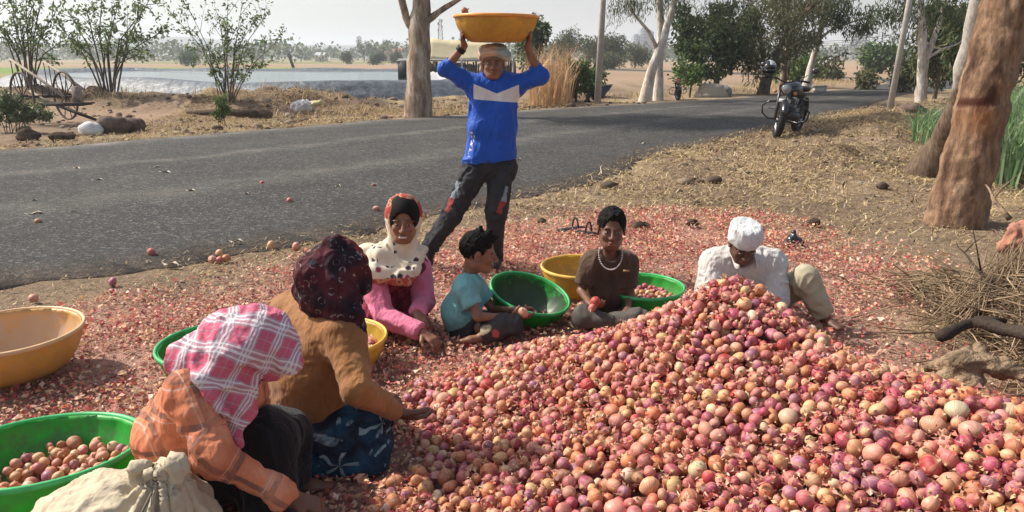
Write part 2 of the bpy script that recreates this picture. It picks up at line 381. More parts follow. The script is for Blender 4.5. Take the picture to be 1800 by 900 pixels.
# ---------------------------------------------------------------- far hills
def hills(y0, hmax, seed, x0, x1, f):
    X = np.linspace(x0, x1, 160); Yd = np.linspace(0, 500, 9); V = []
    for k, yy in enumerate(Yd):
        t = math.sin(math.pi*k/8); V.append(np.stack([X, y0+yy+0*X, -2+hmax*t*(.35+.9*fbm(X*f, yy*.001, 0, 4, seed))*np.clip(1.15-np.abs(X-(x0+x1)/2)/(x1-x0)*1.2, .4, 1)], 1))
    V = np.concatenate(V); I = np.arange(len(V)).reshape(9, 160)
    F = np.stack([I[:-1, :-1].ravel(), I[:-1, 1:].ravel(), I[1:, 1:].ravel(), I[1:, :-1].ravel()], 1)
    return mesh_np('hills', V, F, M_hill)
M_hill = simple('wooded_hill', (.045, .055, .045), .95, .1, .3, .02, coord='world')
tag(hills(1350, 46, 5, -1700, 150, .003), kind='structure')
tag(hills(2300, 62, 15, -2800, 1500, .0016), kind='structure')
# ================================================================ the heap's shape: a thin-plate spline through points
hp = [(1.0, 3.32, .535), (1.3, 2.95, .37), (1.45, 2.62, .38), (1.62, 2.35, .40), (1.8, 2.1, .42), (2.2, 1.7, .42), (2.0, 1.2, .3), (1.2, 3.55, .3), (1.0, 3.75, .10), (.6, 3.8, .06), (1.5, 3.25, .10), (1.75, 2.85, .06), (2.0, 2.55, .08), (2.4, 2.2, .15), (2.6, 1.5, .1),
      (.65, 3.3, .36), (.9, 2.9, .38), (1.15, 2.4, .36), (1.2, 1.9, .34), (.6, 2.7, .27), (.6, 2.2, .22), (.6, 1.8, .18), (.25, 3.3, .19), (.2, 2.8, .13), (.15, 2.35, .11), (.0, 2.0, .06), (.05, 3.7, .07), (.35, 3.95, -.04), (.15, 4.0, -.08), (.7, 4.1, -.12), (1.2, 4.0, -.15),
      (-.1, 3.55, .04), (-.25, 3.3, .05), (-.50, 3.22, -.0), (-.48, 3.0, .01), (-.15, 2.95, .09), (-.27, 2.75, .03), (-.32, 2.5, .02), (-.25, 2.25, .05), (-.4, 2.35, .02), (-.55, 2.2, .0), (-.6, 2.8, -.06), (-.45, 2.6, -.04), (-.7, 3.1, -.06), (-.4, 3.6, -.05), (-.3, 3.8, -.08), (-.8, 2.0, -.08), (-.5, 1.7, -.02), (0, 1.4, .0), (1, 1.2, .2), (2.4, 2.75, -.12), (1.9, 3.2, -.1), (2.9, 2.4, -.1), (1.5, 3.7, -.1), (3, 1.5, -.1)]
hp = np.array(hp)
def U_(r): return r*r*np.log(r+1e-6)
_n = len(hp); _K = U_(np.hypot(hp[:, None, 0]-hp[None, :, 0], hp[:, None, 1]-hp[None, :, 1]))+np.eye(_n)*.003
_P = np.c_[np.ones(_n), hp[:, :2]]; _A = np.zeros((_n+3, _n+3)); _A[:_n, :_n] = _K; _A[:_n, _n:] = _P; _A[_n:, :_n] = _P.T
_w = np.linalg.solve(_A, np.r_[hp[:, 2], 0, 0, 0])
_gx = np.arange(-1.2, 3.4, .03); _gy = np.arange(1.0, 4.4, .03)
_X, _Y = np.meshgrid(_gx, _gy); _q = np.c_[_X.ravel(), _Y.ravel()]
_z = U_(np.hypot(_q[:, None, 0]-hp[None, :, 0], _q[:, None, 1]-hp[None, :, 1]))@_w[:_n]+np.c_[np.ones(len(_q)), _q]@_w[_n:]
PH = _z.reshape(_X.shape)
def pile(x, y):
    fx = np.clip((np.asarray(x, float)+1.2)/.03, 0, len(_gx)-1.001); fy = np.clip((np.asarray(y, float)-1.0)/.03, 0, len(_gy)-1.001)
    i = fx.astype(int); j = fy.astype(int); a = fx-i; b = fy-j
    z = PH[j, i]*(1-a)*(1-b)+PH[j, i+1]*a*(1-b)+PH[j+1, i]*(1-a)*b+PH[j+1, i+1]*a*b
    return z
def surf(x, y): return np.maximum(pile(x, y), -.02)
# core of the heap so nothing shows through below the onions
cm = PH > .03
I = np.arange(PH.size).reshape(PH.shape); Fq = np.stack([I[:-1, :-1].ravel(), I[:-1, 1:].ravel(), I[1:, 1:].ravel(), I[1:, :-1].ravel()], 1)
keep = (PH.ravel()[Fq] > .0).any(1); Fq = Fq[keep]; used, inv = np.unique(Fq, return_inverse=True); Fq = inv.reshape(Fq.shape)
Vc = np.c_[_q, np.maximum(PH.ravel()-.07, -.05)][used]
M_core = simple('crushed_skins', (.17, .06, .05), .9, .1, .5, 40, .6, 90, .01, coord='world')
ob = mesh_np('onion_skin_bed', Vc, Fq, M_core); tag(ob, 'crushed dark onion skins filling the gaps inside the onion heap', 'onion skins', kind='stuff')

# ---------------------------------------------------------------- onion shapes
def onion_mesh(seed, n=16, m=11):
    r = random.Random(seed); sq = r.uniform(.70, 1.10); neck = r.uniform(.12, .48); tilt = r.uniform(-.15, .15); root = r.uniform(.02, .07); ob_ = r.uniform(.0, .20)
    V = []; uv = []
    rings = []
    for i in range(m):
        t = (i+.5)/m*math.pi; rr = math.sin(t); z = -math.cos(t)*sq      # bottom to top
        rings.append((rr, z, t/math.pi))
    # neck: pinch and draw out the last rings
    rings = rings[:-1]+[(.20, sq*.98, .93), (.11, sq*1.0+neck*.45, .96), (.13, sq+neck*.8, .985), (.05, sq+neck, 1.)]
    for k, (rr, z, t) in enumerate(rings):
        for j in range(n):
            a = 2*math.pi*j/n; lob = 1+ob_*math.cos(2*a+seed)+.025*math.sin(5*a+seed*2)+(.3*math.sin(3*a+seed) if k >= m else 0)
            V.append((rr*lob*math.cos(a)+(tilt*max(0, z-sq*.5)), rr*lob*math.sin(a), z)); uv.append((a/6.283, t, 0))
    b = len(V); V += [(0, 0, -sq-root*.3), (0, 0, rings[-1][1])]; uv += [(0, 0, 0), (0, 1, 0)]
    L = len(rings); Q = [[i*n+j, i*n+(j+1) % n, (i+1)*n+(j+1) % n, (i+1)*n+j] for i in range(L-1) for j in range(n)]
    T = [[b, (j+1) % n, j] for j in range(n)]+[[b+1, (L-1)*n+j, (L-1)*n+(j+1) % n] for j in range(n)]
    return np.array(V), np.array(Q), np.array(T), np.array(uv)
ONI = [onion_mesh(i) for i in range(12)]; ONL = [onion_mesh(i, 9, 6) for i in range(12)]
PAL = [((.46, .135, .125), 'rosy pink', 25), ((.36, .070, .11), 'deep magenta', 16), ((.36, .13, .18), 'dusky purple', 11), ((.56, .21, .10), 'copper orange', 15), ((.60, .34, .17), 'golden tan', 10), ((.58, .26, .19), 'pale pink', 15), ((.66, .46, .29), 'cream coloured', 4), ((.44, .05, .05), 'bright red', 4), ((.38, .155, .085), 'russet brown', 7)]
PW = np.array([p[2] for p in PAL], float); PW /= PW.sum()
def onion_material(name, single):
    m = NT(name, .42, .45)
    if single: oi = m.n('ShaderNodeObjectInfo'); c0 = oi.outputs['Color']; sd_ = oi.outputs['Random']
    else: a = m.n('ShaderNodeAttribute', attribute_name='col'); c0 = a.outputs['Color']; sd_ = a.outputs['Alpha']
    uv = m.attr('pat', 'Vector'); s = m.sep(uv)
    off = m.n('ShaderNodeCombineXYZ'); m.l(m.math('MULTIPLY', sd_, 37.), off.inputs[2])
    ad = m.n('ShaderNodeVectorMath', operation='ADD'); m.l(uv, ad.inputs[0]); m.l(off.outputs[0], ad.inputs[1]); p = ad.outputs[0]
    # circle around so the streak pattern has no seam
    ang = m.math('MULTIPLY', s[0], 6.2832); cx = m.n('ShaderNodeCombineXYZ'); m.l(m.math('COSINE', ang), cx.inputs[0]); m.l(m.math('SINE', ang), cx.inputs[1]); m.l(m.math('MULTIPLY', s[1], .6), cx.inputs[2])
    ad2 = m.n('ShaderNodeVectorMath', operation='ADD'); m.l(cx.outputs[0], ad2.inputs[0]); m.l(off.outputs[0], ad2.inputs[1]); p = ad2.outputs[0]
    fine = m.noise(m.scale(p, (1, 1, .18)), 9, 3, .6); patch = m.noise(p, 1.5, 5, .62)
    c = m.mix(1, c0, m.ramp(fine, [(.35, (.72, .66, .68)), (.55, (1, 1, 1)), (.7, (1.25, 1.3, 1.2))]), 'MULTIPLY')
    c = m.mix(m.ramp(patch, [(.52, 0.), (.6, .75)]), c, m.mix(.55, c0, (.60, .34, .17)))
    c = m.mix(m.ramp(patch, [(.30, .6), (.38, 0.)]), c, m.mix(.5, c0, (.30, .05, .09)))
    c = m.mix(m.ramp(s[1], [(.0, .8), (.04, .5), (.09, 0.)]), c, (.40, .30, .19))
    c = m.mix(m.ramp(s[1], [(.80, 0.), (.90, .45), (.97, .9)]), c, (.55, .36, .20))
    m.base(c); m.inp(m.b.inputs['Roughness'], m.ramp(patch, [(.3, .33), (.62, .62)])); m.bump(m.math('ADD', fine, patch), .25, .006)
    return m.m
M_on1 = onion_material('onion_skin_single', True); M_on2 = onion_material('onion_skin', False)

# ---------------------------------------------------------------- lay the onions: drop each to rest on those below
class Heap:
    def __init__(s, cell=.08): s.g = {}; s.c = cell; s.o = []
    def near(s, x, y):
        i, j = int(math.floor(x/s.c)), int(math.floor(y/s.c))
        for a in (-1, 0, 1):
            for b in (-1, 0, 1):
                for k in s.g.get((i+a, j+b), ()): yield s.o[k]
    def rest(s, x, y, r, floor):
        z = floor+r*.85
        for (ox, oy, oz, orr) in s.near(x, y):
            d2 = (x-ox)**2+(y-oy)**2; R = (r+orr)*.93
            if d2 < R*R: z = max(z, oz+math.sqrt(R*R-d2))
        return z
    def put(s, x, y, z, r): s.o.append((x, y, z, r)); s.g.setdefault((int(math.floor(x/s.c)), int(math.floor(y/s.c))), []).append(len(s.o)-1)
HP = Heap(); on_list = []      # (x, y, z, r, where)
def rad():
    u = rnd.random(); return rnd.uniform(.015, .021) if u < .32 else (rnd.uniform(.021, .028) if u < .84 else rnd.uniform(.028, .036))
N_try = 14500
cx_ = rs.uniform(-1.0, 2.75, N_try); cy_ = rs.uniform(1.25, 4.15, N_try)
for x, y in zip(cx_, cy_):
    H = float(pile(x, y))
    if H < -.015: continue
    if proj(A(x, y, H))[1] > 985: continue
    r = rad()*.93*(1.0+.16*float(np.clip((2.9-y)/1.0, 0, 1))*(.6 if x > .2 else .5)); best = None
    for k in range(7):
        xx, yy = x+rnd.uniform(-.05, .05), y+rnd.uniform(-.05, .05); h = float(pile(xx, yy)); fl = max(h-.075, -.005)
        z = HP.rest(xx, yy, r, fl); ov = z+r*.6-max(h, .03)
        if best is None or ov < best[0]: best = (ov, xx, yy, z, h)
    ov, xx, yy, z, h = best
    if h < .02 and rnd.random() > .25+h*30: continue
    if ov > .022: continue
    HP.put(xx, yy, z, r); on_list.append((xx, yy, z, r, 'heap'))
# scattered strays on skins, verge and road
strays = [((199, 503), .034, 'purple', 'lying alone at the asphalt edge'), ((197, 518), .02, 'pink', 'beside the larger one at the asphalt edge'), ((267, 449), .033, 'pink', 'lying alone on the road')]
def on_fill(cx, cy, z0, R, n, rr=(.02, .03), dome=.03, tilt=(0, 0)):
    h = Heap(); out = []
    for k in range(n*6):
        if len(out) >= n: break
        a = rnd.uniform(0, 6.283); q = R*math.sqrt(rnd.random()); r = rnd.uniform(*rr)
        if q > R-r: continue
        x, y = cx+q*math.cos(a), cy+q*math.sin(a); fl = z0+tilt[0]*(x-cx)+tilt[1]*(y-cy)
        z = h.rest(x, y, r, fl)
        if z > fl+dome*(1-(q/R)**2)+r*2.6: continue
        h.put(x, y, z, r); out.append((x, y, z, r))
    return out
# ---------------------------------------------------------------- loose skins and straw
def flakes(pts, nrmz, size, cols, curl=.5, asp=1.0):
    """one bent flake of four triangles per point"""
    n = len(pts); a = rs.uniform(0, 6.283, n); tx = rs.normal(0, nrmz, n); ty = rs.normal(0, nrmz, n)
    N_ = np.stack([tx, ty, np.ones(n)], 1); N_ /= np.linalg.norm(N_, axis=1)[:, None]
    u = np.stack([np.cos(a), np.sin(a), np.zeros(n)], 1); u -= N_*(u*N_).sum(1)[:, None]; u /= np.linalg.norm(u, axis=1)[:, None]; v = np.cross(N_, u)
    L = size[:, None]; Wd = (size*asp)[:, None]; cu = (rs.uniform(-.2, 1, n)*curl)[:, None]
    j = lambda s: 1+rs.uniform(-s, s, (n, 1))
    p0 = pts-u*L*.5*j(.3)+N_*L*cu*.5; p1 = pts-v*Wd*.5*j(.3); p2 = pts+v*Wd*.5*j(.3); p3 = pts+u*L*.5*j(.3)+N_*L*cu*.5*j(.5); p4 = pts+N_*L*.02
    V = np.stack([p0, p1, p3, p2, p4], 1).reshape(-1, 3); b = np.arange(n)[:, None]*5
    F = np.concatenate([b+np.array([0, 1, 4]), b+np.array([1, 2, 4]), b+np.array([2, 3, 4]), b+np.array([3, 0, 4])])
    return V, F, np.repeat(cols, 5, axis=0)
SK = np.array([(.60, .26, .20), (.48, .11, .10), (.66, .38, .26), (.34, .085, .09), (.74, .54, .42), (.58, .35, .18), (.24, .095, .08), (.60, .17, .12), (.68, .47, .27), (.70, .42, .33)])
def skincols(n, w=None): c = SK[rs.choice(len(SK), n, p=w)]; return np.clip(c*rs.uniform(.8, 1.3, (n, 1)), 0, .85)
M_skin = colmat('onion_paper', .55, .35, trans=.3)
n = 300000; x = rs.uniform(-4.6, 4.6, n); y = 1.9+rs.power(1.0, n)*5.9
# denser near the camera because flakes show larger there
wob = (fbm(x*1.2, y*1.2, 0, 3, 21)-.5)*1.1; din = np.where(inpoly(x, y, SKINZ), -1, 1)*dpoly(x, y, SKINZ, True)+wob
pr = 1-sstep(-.5, .45, din); clump = sstep(.25, .6, fbm(x*2.5, y*2.5, 0, 4, 81)); pr = pr*(.28+.72*clump)
k = (rs.rand(n) < pr*.85) & ((pile(x, y) < .03) | (x < -1.1) | (y > 4.3)); x = x[k]; y = y[k]
px_, py_, zc_ = proj(np.c_[x, y, 0*x]); k = (px_ > -60) & (px_ < 1860) & (py_ < 960); x = x[k]; y = y[k]
z = np.maximum(hgt(x, y), 0)+rs.uniform(.001, .022, len(x))*(1+fbm(x*2, y*2, 0, 2, 4))
V1 = flakes(np.c_[x, y, z], .6, rs.uniform(.008, .030, len(x))*np.where(rs.rand(len(x)) < .10, 1.6, 1), skincols(len(x))*(.75+.5*fbm(x*4, y*4, 0, 3, 91))[:, None], .8, rs.uniform(.5, 1., len(x)))
# skins lying over the heap
n = 46000; x = rs.uniform(-.9, 2.7, n); y = rs.uniform(1.4, 4.0, n); k = (pile(x, y) > .0) & (fbm(x*4.5, y*4.5, 0, 3, 5) > .46); x = x[k]; y = y[k]
z = pile(x, y)+rs.uniform(-.035, .030, len(x)); V2 = flakes(np.c_[x, y, z], 1.0, rs.uniform(.008, .030, len(x)), skincols(len(x), [.18, .14, .14, .10, .07, .14, .05, .10, .05, .03]), .9, rs.uniform(.15, .8, len(x)))
V = np.concatenate([V1[0], V2[0]]); F = np.concatenate([V1[1], V2[1]+len(V1[0])]); C = np.concatenate([V1[2], V2[2]])
ob = mesh_np('onion_skins', V, F, M_skin, smooth=False, attrs={'col': ('FLOAT_COLOR', C)}); tag(ob, 'papery pink and red onion skins littering the ground round the heap', 'onion skins', kind='stuff')
print('skins', len(F))
# straw and dry leaf litter on the verges
def straws(x, y, z, L, wd, cols, lift=.25):
    n = len(x); a = rs.uniform(0, 6.283, n); e = np.abs(rs.normal(0, lift, n)); d = np.stack([np.cos(a)*np.cos(e), np.sin(a)*np.cos(e), np.sin(e)], 1)
    s = np.stack([-np.sin(a), np.cos(a), rs.uniform(-.3, .3, n)], 1); p = np.stack([x, y, z], 1)
    b = p+d*L[:, None]*.5+np.array([0, 0, 1])*(L*rs.uniform(-.1, .22, n))[:, None]+s*(L*rs.uniform(-.15, .15, n))[:, None]; c = p+d*L[:, None]
    w2 = s*wd[:, None]
    V = np.stack([p-w2, p+w2, b+w2*.8, b-w2*.8, c], 1).reshape(-1, 3); k = np.arange(n)[:, None]*5
    return V, np.concatenate([k+np.array([0, 1, 2]), k+np.array([0, 2, 3]), k+np.array([3, 2, 4])]), np.repeat(cols, 5, axis=0)
ST = np.array([(.60, .46, .24), (.50, .37, .20), (.38, .27, .15), (.66, .55, .34), (.30, .20, .12), (.20, .14, .09), (.45, .36, .14)])
M_straw = colmat('straw', .8, .2, trans=.15)
n = 620000; x = rs.uniform(-9, 14, n); y = 2.2+rs.power(1.4, n)*21
road = inpoly(x, y, ROADPOLY); dn = dpoly(x, y, NEAR_EDGE)
out_ = fbm(x*.9, y*.9, 0, 4, 33); pr = np.where(road, np.where(dn < .35, .12, 0), .25+.75*sstep(.36, .60, out_)*(.4+.6*sstep(.35, .6, fbm(x*3, y*3, 0, 3, 35))))
din = np.where(inpoly(x, y, SKINZ), -1, 1)*dpoly(x, y, SKINZ, True); pr *= np.where(din < -.6, .16, 1)
pr *= np.where((pile(x, y) > .02) & (x > -1.1) & (y < 4.3), 0, 1)
pr *= np.where((dpoly(x, y, FAR_EDGE) < 6), .8, 1)
k = rs.rand(n) < pr; x = x[k]; y = y[k]; px_, py_, zc_ = proj(np.c_[x, y, 0*x]); k = (px_ > -40) & (px_ < 1840) & (py_ < 950) & (zc_ > 1); x = x[k]; y = y[k]; zc_ = zc_[k]
L = rs.uniform(.012, .07, len(x))**1*np.clip(zc_/5, .8, 1.7); L = np.where(rs.rand(len(x)) < .04, L*2.5, L); wd = rs.uniform(.001, .004, len(x))*np.clip(zc_/5, .7, 2.0)
z = hgt(x, y)+rs.uniform(0, .02, len(x)); z = np.where(inpoly(x, y, ROADPOLY), .012, z)
tint = ST[rs.choice(7, len(x), p=[.17, .2, .20, .10, .15, .12, .06])]*rs.uniform(.75, 1.15, (len(x), 1))
V, F, C = straws(x, y, z, L, wd, tint)
ob = mesh_np('straw_litter', V, F, M_straw, smooth=False, attrs={'col': ('FLOAT_COLOR', C)}); tag(ob, 'dry straw and leaf litter strewn over the road verges', 'straw', kind='stuff')
print('straw', len(F))
# ================================================================ implicit surfaces for bodies, clothes and cloth
class Fld:
    def __init__(s, lo, hi, res):
        s.res = res; s.lo = np.asarray(lo, float); n = np.ceil((np.asarray(hi)-s.lo)/res).astype(int)+1
        s.ax = [(s.lo[i]+np.arange(n[i])*res).astype(np.float32) for i in range(3)]; s.D = np.full(n, 1.0, np.float32)
    def sub(s, lo, hi):
        sl = []
        for i in range(3):
            a = max(0, int((lo[i]-s.lo[i])/s.res)-1); b = min(len(s.ax[i]), int((hi[i]-s.lo[i])/s.res)+2)
            if a >= b: return None
            sl.append(slice(a, b))
        X = s.ax[0][sl[0]][:, None, None]; Y = s.ax[1][sl[1]][None, :, None]; Z = s.ax[2][sl[2]][None, None, :]
        return tuple(sl), X, Y, Z
    def comb(s, sl, d, k, mode):
        D = s.D[sl]; d = d.astype(np.float32)
        if mode == 'add':
            if k > 0: h = np.maximum(k-np.abs(D-d), 0)/k; s.D[sl] = np.minimum(D, d)-h*h*k*.25
            else: s.D[sl] = np.minimum(D, d)
        elif mode == 'cut':
            d = -d
            if k > 0: h = np.maximum(k-np.abs(D-d), 0)/k; s.D[sl] = np.maximum(D, d)+h*h*k*.25
            else: s.D[sl] = np.maximum(D, d)
    def cone(s, a, b, ra, rb=None, k=.02, mode='add', flat=None):
        """rounded cone; flat = (axis, factor) squeezes it along an axis"""
        rb = ra if rb is None else rb; a = np.asarray(a, float); b = np.asarray(b, float); m = max(ra, rb)+k+3*s.res
        q = s.sub(np.minimum(a, b)-m, np.maximum(a, b)+m)
        if q is None: return s
        sl, X, Y, Z = q; ba = b-a; L = max(1e-9, ba@ba)
        t = np.clip(((X-a[0])*ba[0]+(Y-a[1])*ba[1]+(Z-a[2])*ba[2])/L, 0, 1)
        dx, dy, dz = X-a[0]-t*ba[0], Y-a[1]-t*ba[1], Z-a[2]-t*ba[2]; d2 = dx*dx+dy*dy+dz*dz
        if flat is not None:
            n, f = flat; dn = dx*n[0]+dy*n[1]+dz*n[2]; d2 = d2+dn*dn*(1/(f*f)-1)
        d = np.sqrt(d2)-(ra+t*(rb-ra)); s.comb(sl, d, k, mode); return s
    def ell(s, c, r, R=None, k=.02, mode='add'):
        c = np.asarray(c, float); r = np.broadcast_to(np.asarray(r, float), (3,)); R = np.eye(3) if R is None else np.asarray(R)
        m = r.max()+k+3*s.res; q = s.sub(c-m, c+m)
        if q is None: return s
        sl, X, Y, Z = q; x, y, z = X-c[0], Y-c[1], Z-c[2]
        l = [(R[0, i]*x+R[1, i]*y+R[2, i]*z) for i in range(3)]
        k0 = np.sqrt(sum((l[i]/r[i])**2 for i in range(3))); k1 = np.sqrt(sum((l[i]/r[i]**2)**2 for i in range(3)))+1e-9
        s.comb(sl, k0*(k0-1)/k1, k, mode); return s
    def plane(s, p, n, rad=.2, k=.0):
        """removes what lies on the n side of the plane, within rad of p"""
        p = np.asarray(p, float); n = nrm(n); q = s.sub(p-rad, p+rad)
        if q is None: return s
        sl, X, Y, Z = q; d = (X-p[0])*n[0]+(Y-p[1])*n[1]+(Z-p[2])*n[2]
        far = np.sqrt((X-p[0])**2+(Y-p[1])**2+(Z-p[2])**2)-rad
        s.comb(sl, np.maximum(-d, far), k, 'cut'); return s
    def floor(s, z): s.D = np.maximum(s.D, (z-s.ax[2])[None, None, :]); return s
    def mesh(s):
        D = s.D; D[0] = D[-1] = 1; D[:, 0] = D[:, -1] = 1; D[:, :, 0] = D[:, :, -1] = 1
        ins = D < 0; n = np.array(D.shape); c = ins[:-1, :-1, :-1].astype(np.int8)
        tot = np.zeros(n-1, np.int8)
        for a in (0, 1):
            for b in (0, 1):
                for e in (0, 1): tot += ins[a:n[0]-1+a, b:n[1]-1+b, e:n[2]-1+e]
        cells = np.argwhere((tot > 0) & (tot < 8)); idx = np.full(n-1, -1, np.int32); idx[tuple(cells.T)] = np.arange(len(cells))
        acc = np.zeros((len(cells), 3)); cnt = np.zeros(len(cells)); cor = [(a, b, e) for a in (0, 1) for b in (0, 1) for e in (0, 1)]
        val = {o: D[cells[:, 0]+o[0], cells[:, 1]+o[1], cells[:, 2]+o[2]].astype(float) for o in cor}
        for o in cor:
            for ax in range(3):
                if o[ax]: continue
                p = list(o); p[ax] = 1; va, vb = val[o], val[tuple(p)]; k = (va < 0) != (vb < 0); t = np.where(k, va/(va-vb+1e-12), 0)
                q = np.tile(np.array(o, float), (len(cells), 1)); q[:, ax] += t; acc += q*k[:, None]; cnt += k
        V = s.lo+(cells+acc/cnt[:, None])*s.res; Fs = []
        for ax in range(3):
            a = np.moveaxis(ins, ax, 0); e = np.argwhere(a[:-1] != a[1:])
            if not len(e): continue
            sg = a[:-1][tuple(e.T)]; ed = np.empty_like(e); o1, o2 = [i for i in range(3) if i != ax]
            ed[:, ax] = e[:, 0]; ed[:, o1] = e[:, 1]; ed[:, o2] = e[:, 2]
            qs = []
            for (u, v) in ((0, 0), (1, 0), (1, 1), (0, 1)):
                cc = ed.copy(); cc[:, o1] -= 1-u; cc[:, o2] -= 1-v; qs.append(idx[tuple(cc.T)])
            q = np.stack(qs, 1); flip = sg if ax != 1 else ~sg; q[~flip] = q[~flip][:, ::-1]; Fs.append(q)
        F = np.concatenate(Fs); F = F[(F >= 0).all(1)]; return V, F
def vnormals(V, F):
    n = np.cross(V[F[:, 2]]-V[F[:, 0]], V[F[:, 3]]-V[F[:, 1]]) if F.shape[1] == 4 else np.cross(V[F[:, 1]]-V[F[:, 0]], V[F[:, 2]]-V[F[:, 0]])
    N = np.zeros_like(V)
    for k in range(F.shape[1]): np.add.at(N, F[:, k], n)
    return N/(np.linalg.norm(N, axis=1)[:, None]+1e-12)
def relax(V, F, it=2):
    E = np.concatenate([F[:, [i, (i+1) % 4]] for i in range(4)])
    for _ in range(it):
        s = np.zeros_like(V); c = np.zeros(len(V)); np.add.at(s, E[:, 0], V[E[:, 1]]); np.add.at(c, E[:, 0], 1); V = V*.5+.5*s/np.maximum(c, 1)[:, None]
    return V
def folds(V, F, amp=.006, sc=18, stretch=None, seed=1, warp=.5):
    """pushes the surface in and out along ridged, stretched noise: creases of cloth"""
    N = vnormals(V, F); q = V.copy()
    if stretch is not None:
        for d, f in stretch: d = nrm(d); q = q-np.outer(q@d, d)*(1-f)
    q = q*sc; wv = (fbm(V[:, 0]*6, V[:, 1]*6, V[:, 2]*6, 2, seed+5)-.5)*warp*4
    n = fbm(q[:, 0]+wv, q[:, 1]-wv, q[:, 2]+wv, 2, seed); r = np.clip(1-np.abs(2*n-1)*2.6, -1, 1)
    return V+N*(amp*r)[:, None]
def basis(V, o, R): return (V-np.asarray(o))@np.asarray(R)

# ---------------------------------------------------------------- people
M_skinp = NT('skin', .5, .4); _c = M_skinp.attr('col'); _v = M_skinp.coord('Object')
M_skinp.base(M_skinp.mix(1, _c, M_skinp.ramp(M_skinp.noise(_v, 22, 4), [(.3, .8), (.7, 1.2)]), 'MULTIPLY')); M_skinp.bump(M_skinp.noise(_v, 160, 2), .15, .002)
M_skinp.b.inputs['Subsurface Weight'].default_value = .08; M_skinp.b.inputs['Subsurface Radius'].default_value = (.01, .004, .002); M_skinp.b.inputs['Subsurface Scale'].default_value = .4
M_skinp = M_skinp.m
M_hair = NT('hair', .75, .12); _v = M_hair.coord('Object'); M_hair.base((.007, .006, .006)); M_hair.bump(M_hair.noise(M_hair.scale(_v, (1, 1, .25)), 240, 3), .7, .004); M_hair = M_hair.m
M_eyew = simple('eye_white', (.26, .23, .20), .2, .5, .05); M_iris = simple('iris', (.01, .007, .005), .15, .5, .05)
M_teeth = simple('teeth', (.7, .66, .58), .3, .5, .05)
def head_prims(F, c, R, s, mouth=0, jaw=1.):
    T = lambda x, y, z: c+R@(np.array([x, y, z])*s); k = .016*s
    F.ell(T(0, -.018, .032), np.array([.075, .094, .090])*s, R, k); F.ell(T(0, .018, -.035), np.array([.061*jaw, .068, .072])*s, R, .03*s)
    F.ell(T(0, .056, -.090), np.array([.030*jaw, .022, .020])*s, R, .03*s)
    for q in (-1, 1):
        F.ell(T(q*.036, .058, -.028), np.array([.022, .020, .022])*s, R, k); F.ell(T(q*.030, .076, .018), np.array([.026, .012, .007])*s, R, .012*s)
        F.cone(T(q*.048, .0, -.06), T(q*.028, .05, -.088), .018*s, .016*s, .03*s)
    F.cone(T(0, .082, .012), T(0, .107, -.030), .008*s, .0125*s, .012*s)
    for q in (-1, 1): F.ell(T(q*.013, .094, -.034), np.array([.009, .011, .008])*s, R, .006*s)
    for q in (-1, 1): F.ell(T(q*.030, .093, .000), np.array([.017, .015, .010])*s, R, .012*s, 'cut')
    for q in (-1, 1): F.ell(T(q*.030, .074, .000), np.array([.014, .011, .010])*s, R, .004*s)
    F.ell(T(0, .088, -.060), np.array([.022, .012, .0065])*s, R, .006*s); F.ell(T(0, .086, -.073), np.array([.020, .012, .0075])*s, R, .006*s)
    if mouth: F.ell(T(0, .102, -.0665), np.array([.026, .016, .0085])*s, R, .002*s, 'cut')
    for q in (-1, 1):
        F.ell(T(q*.077, -.008, -.008), np.array([.008, .019, .031])*s, R, .008*s); F.ell(T(q*.084, -.002, -.006), np.array([.005, .010, .018])*s, R, .004*s, 'cut')
def hand_prims(F, wr, d, pn, s, side, curl=.5, spread=.12, grip=None):
    """side=+1/-1 puts the thumb on that side of cross(d, pn)"""
    d = nrm(d); pn = nrm(pn-d*(pn@d)); l = np.cross(d, pn)*side; s = s*.98
    F.cone(wr, wr+d*.03*s, .026*s, .030*s, .015, flat=(pn, .7))
    for q in (-.024, -.008, .008, .024): F.cone(wr+d*.02*s+l*q*.7*s, wr+d*.088*s+l*q*s, .014*s, .0125*s, .008*s)
    for i, (q, L) in enumerate(((.027, .070), (.009, .080), (-.009, .074), (-.027, .058))):
        p = wr+d*.090*s+l*q*s; dd = nrm(d+l*q*spread*30); a = curl*(.8+.12*i); r = .0092*s
        for ph, (fl, rr) in enumerate(((.44, 1.), (.31, .92), (.25, .84))):
            ca = nrm(dd*math.cos(a)+pn*math.sin(a)); e = p+ca*L*fl*s; F.cone(p, e, r*rr, r*rr*.93, .0035*s); p = e; a += curl*(1.0 if ph == 0 else .8)
    p = wr+d*.025*s+l*.026*s; e = p+nrm(d*.62+l*.72+pn*.25)*.040*s; F.cone(p, e, .0155*s, .0115*s, .010*s); e2 = e+nrm(d*.85+l*.25+pn*.45*(.4+curl))*.030*s; F.cone(e, e2, .0110*s, .0100*s, .005*s); F.cone(e2, e2+nrm(d*.8+pn*(.3+curl*.6))*.024*s, .0100*s, .0080*s, .004*s)
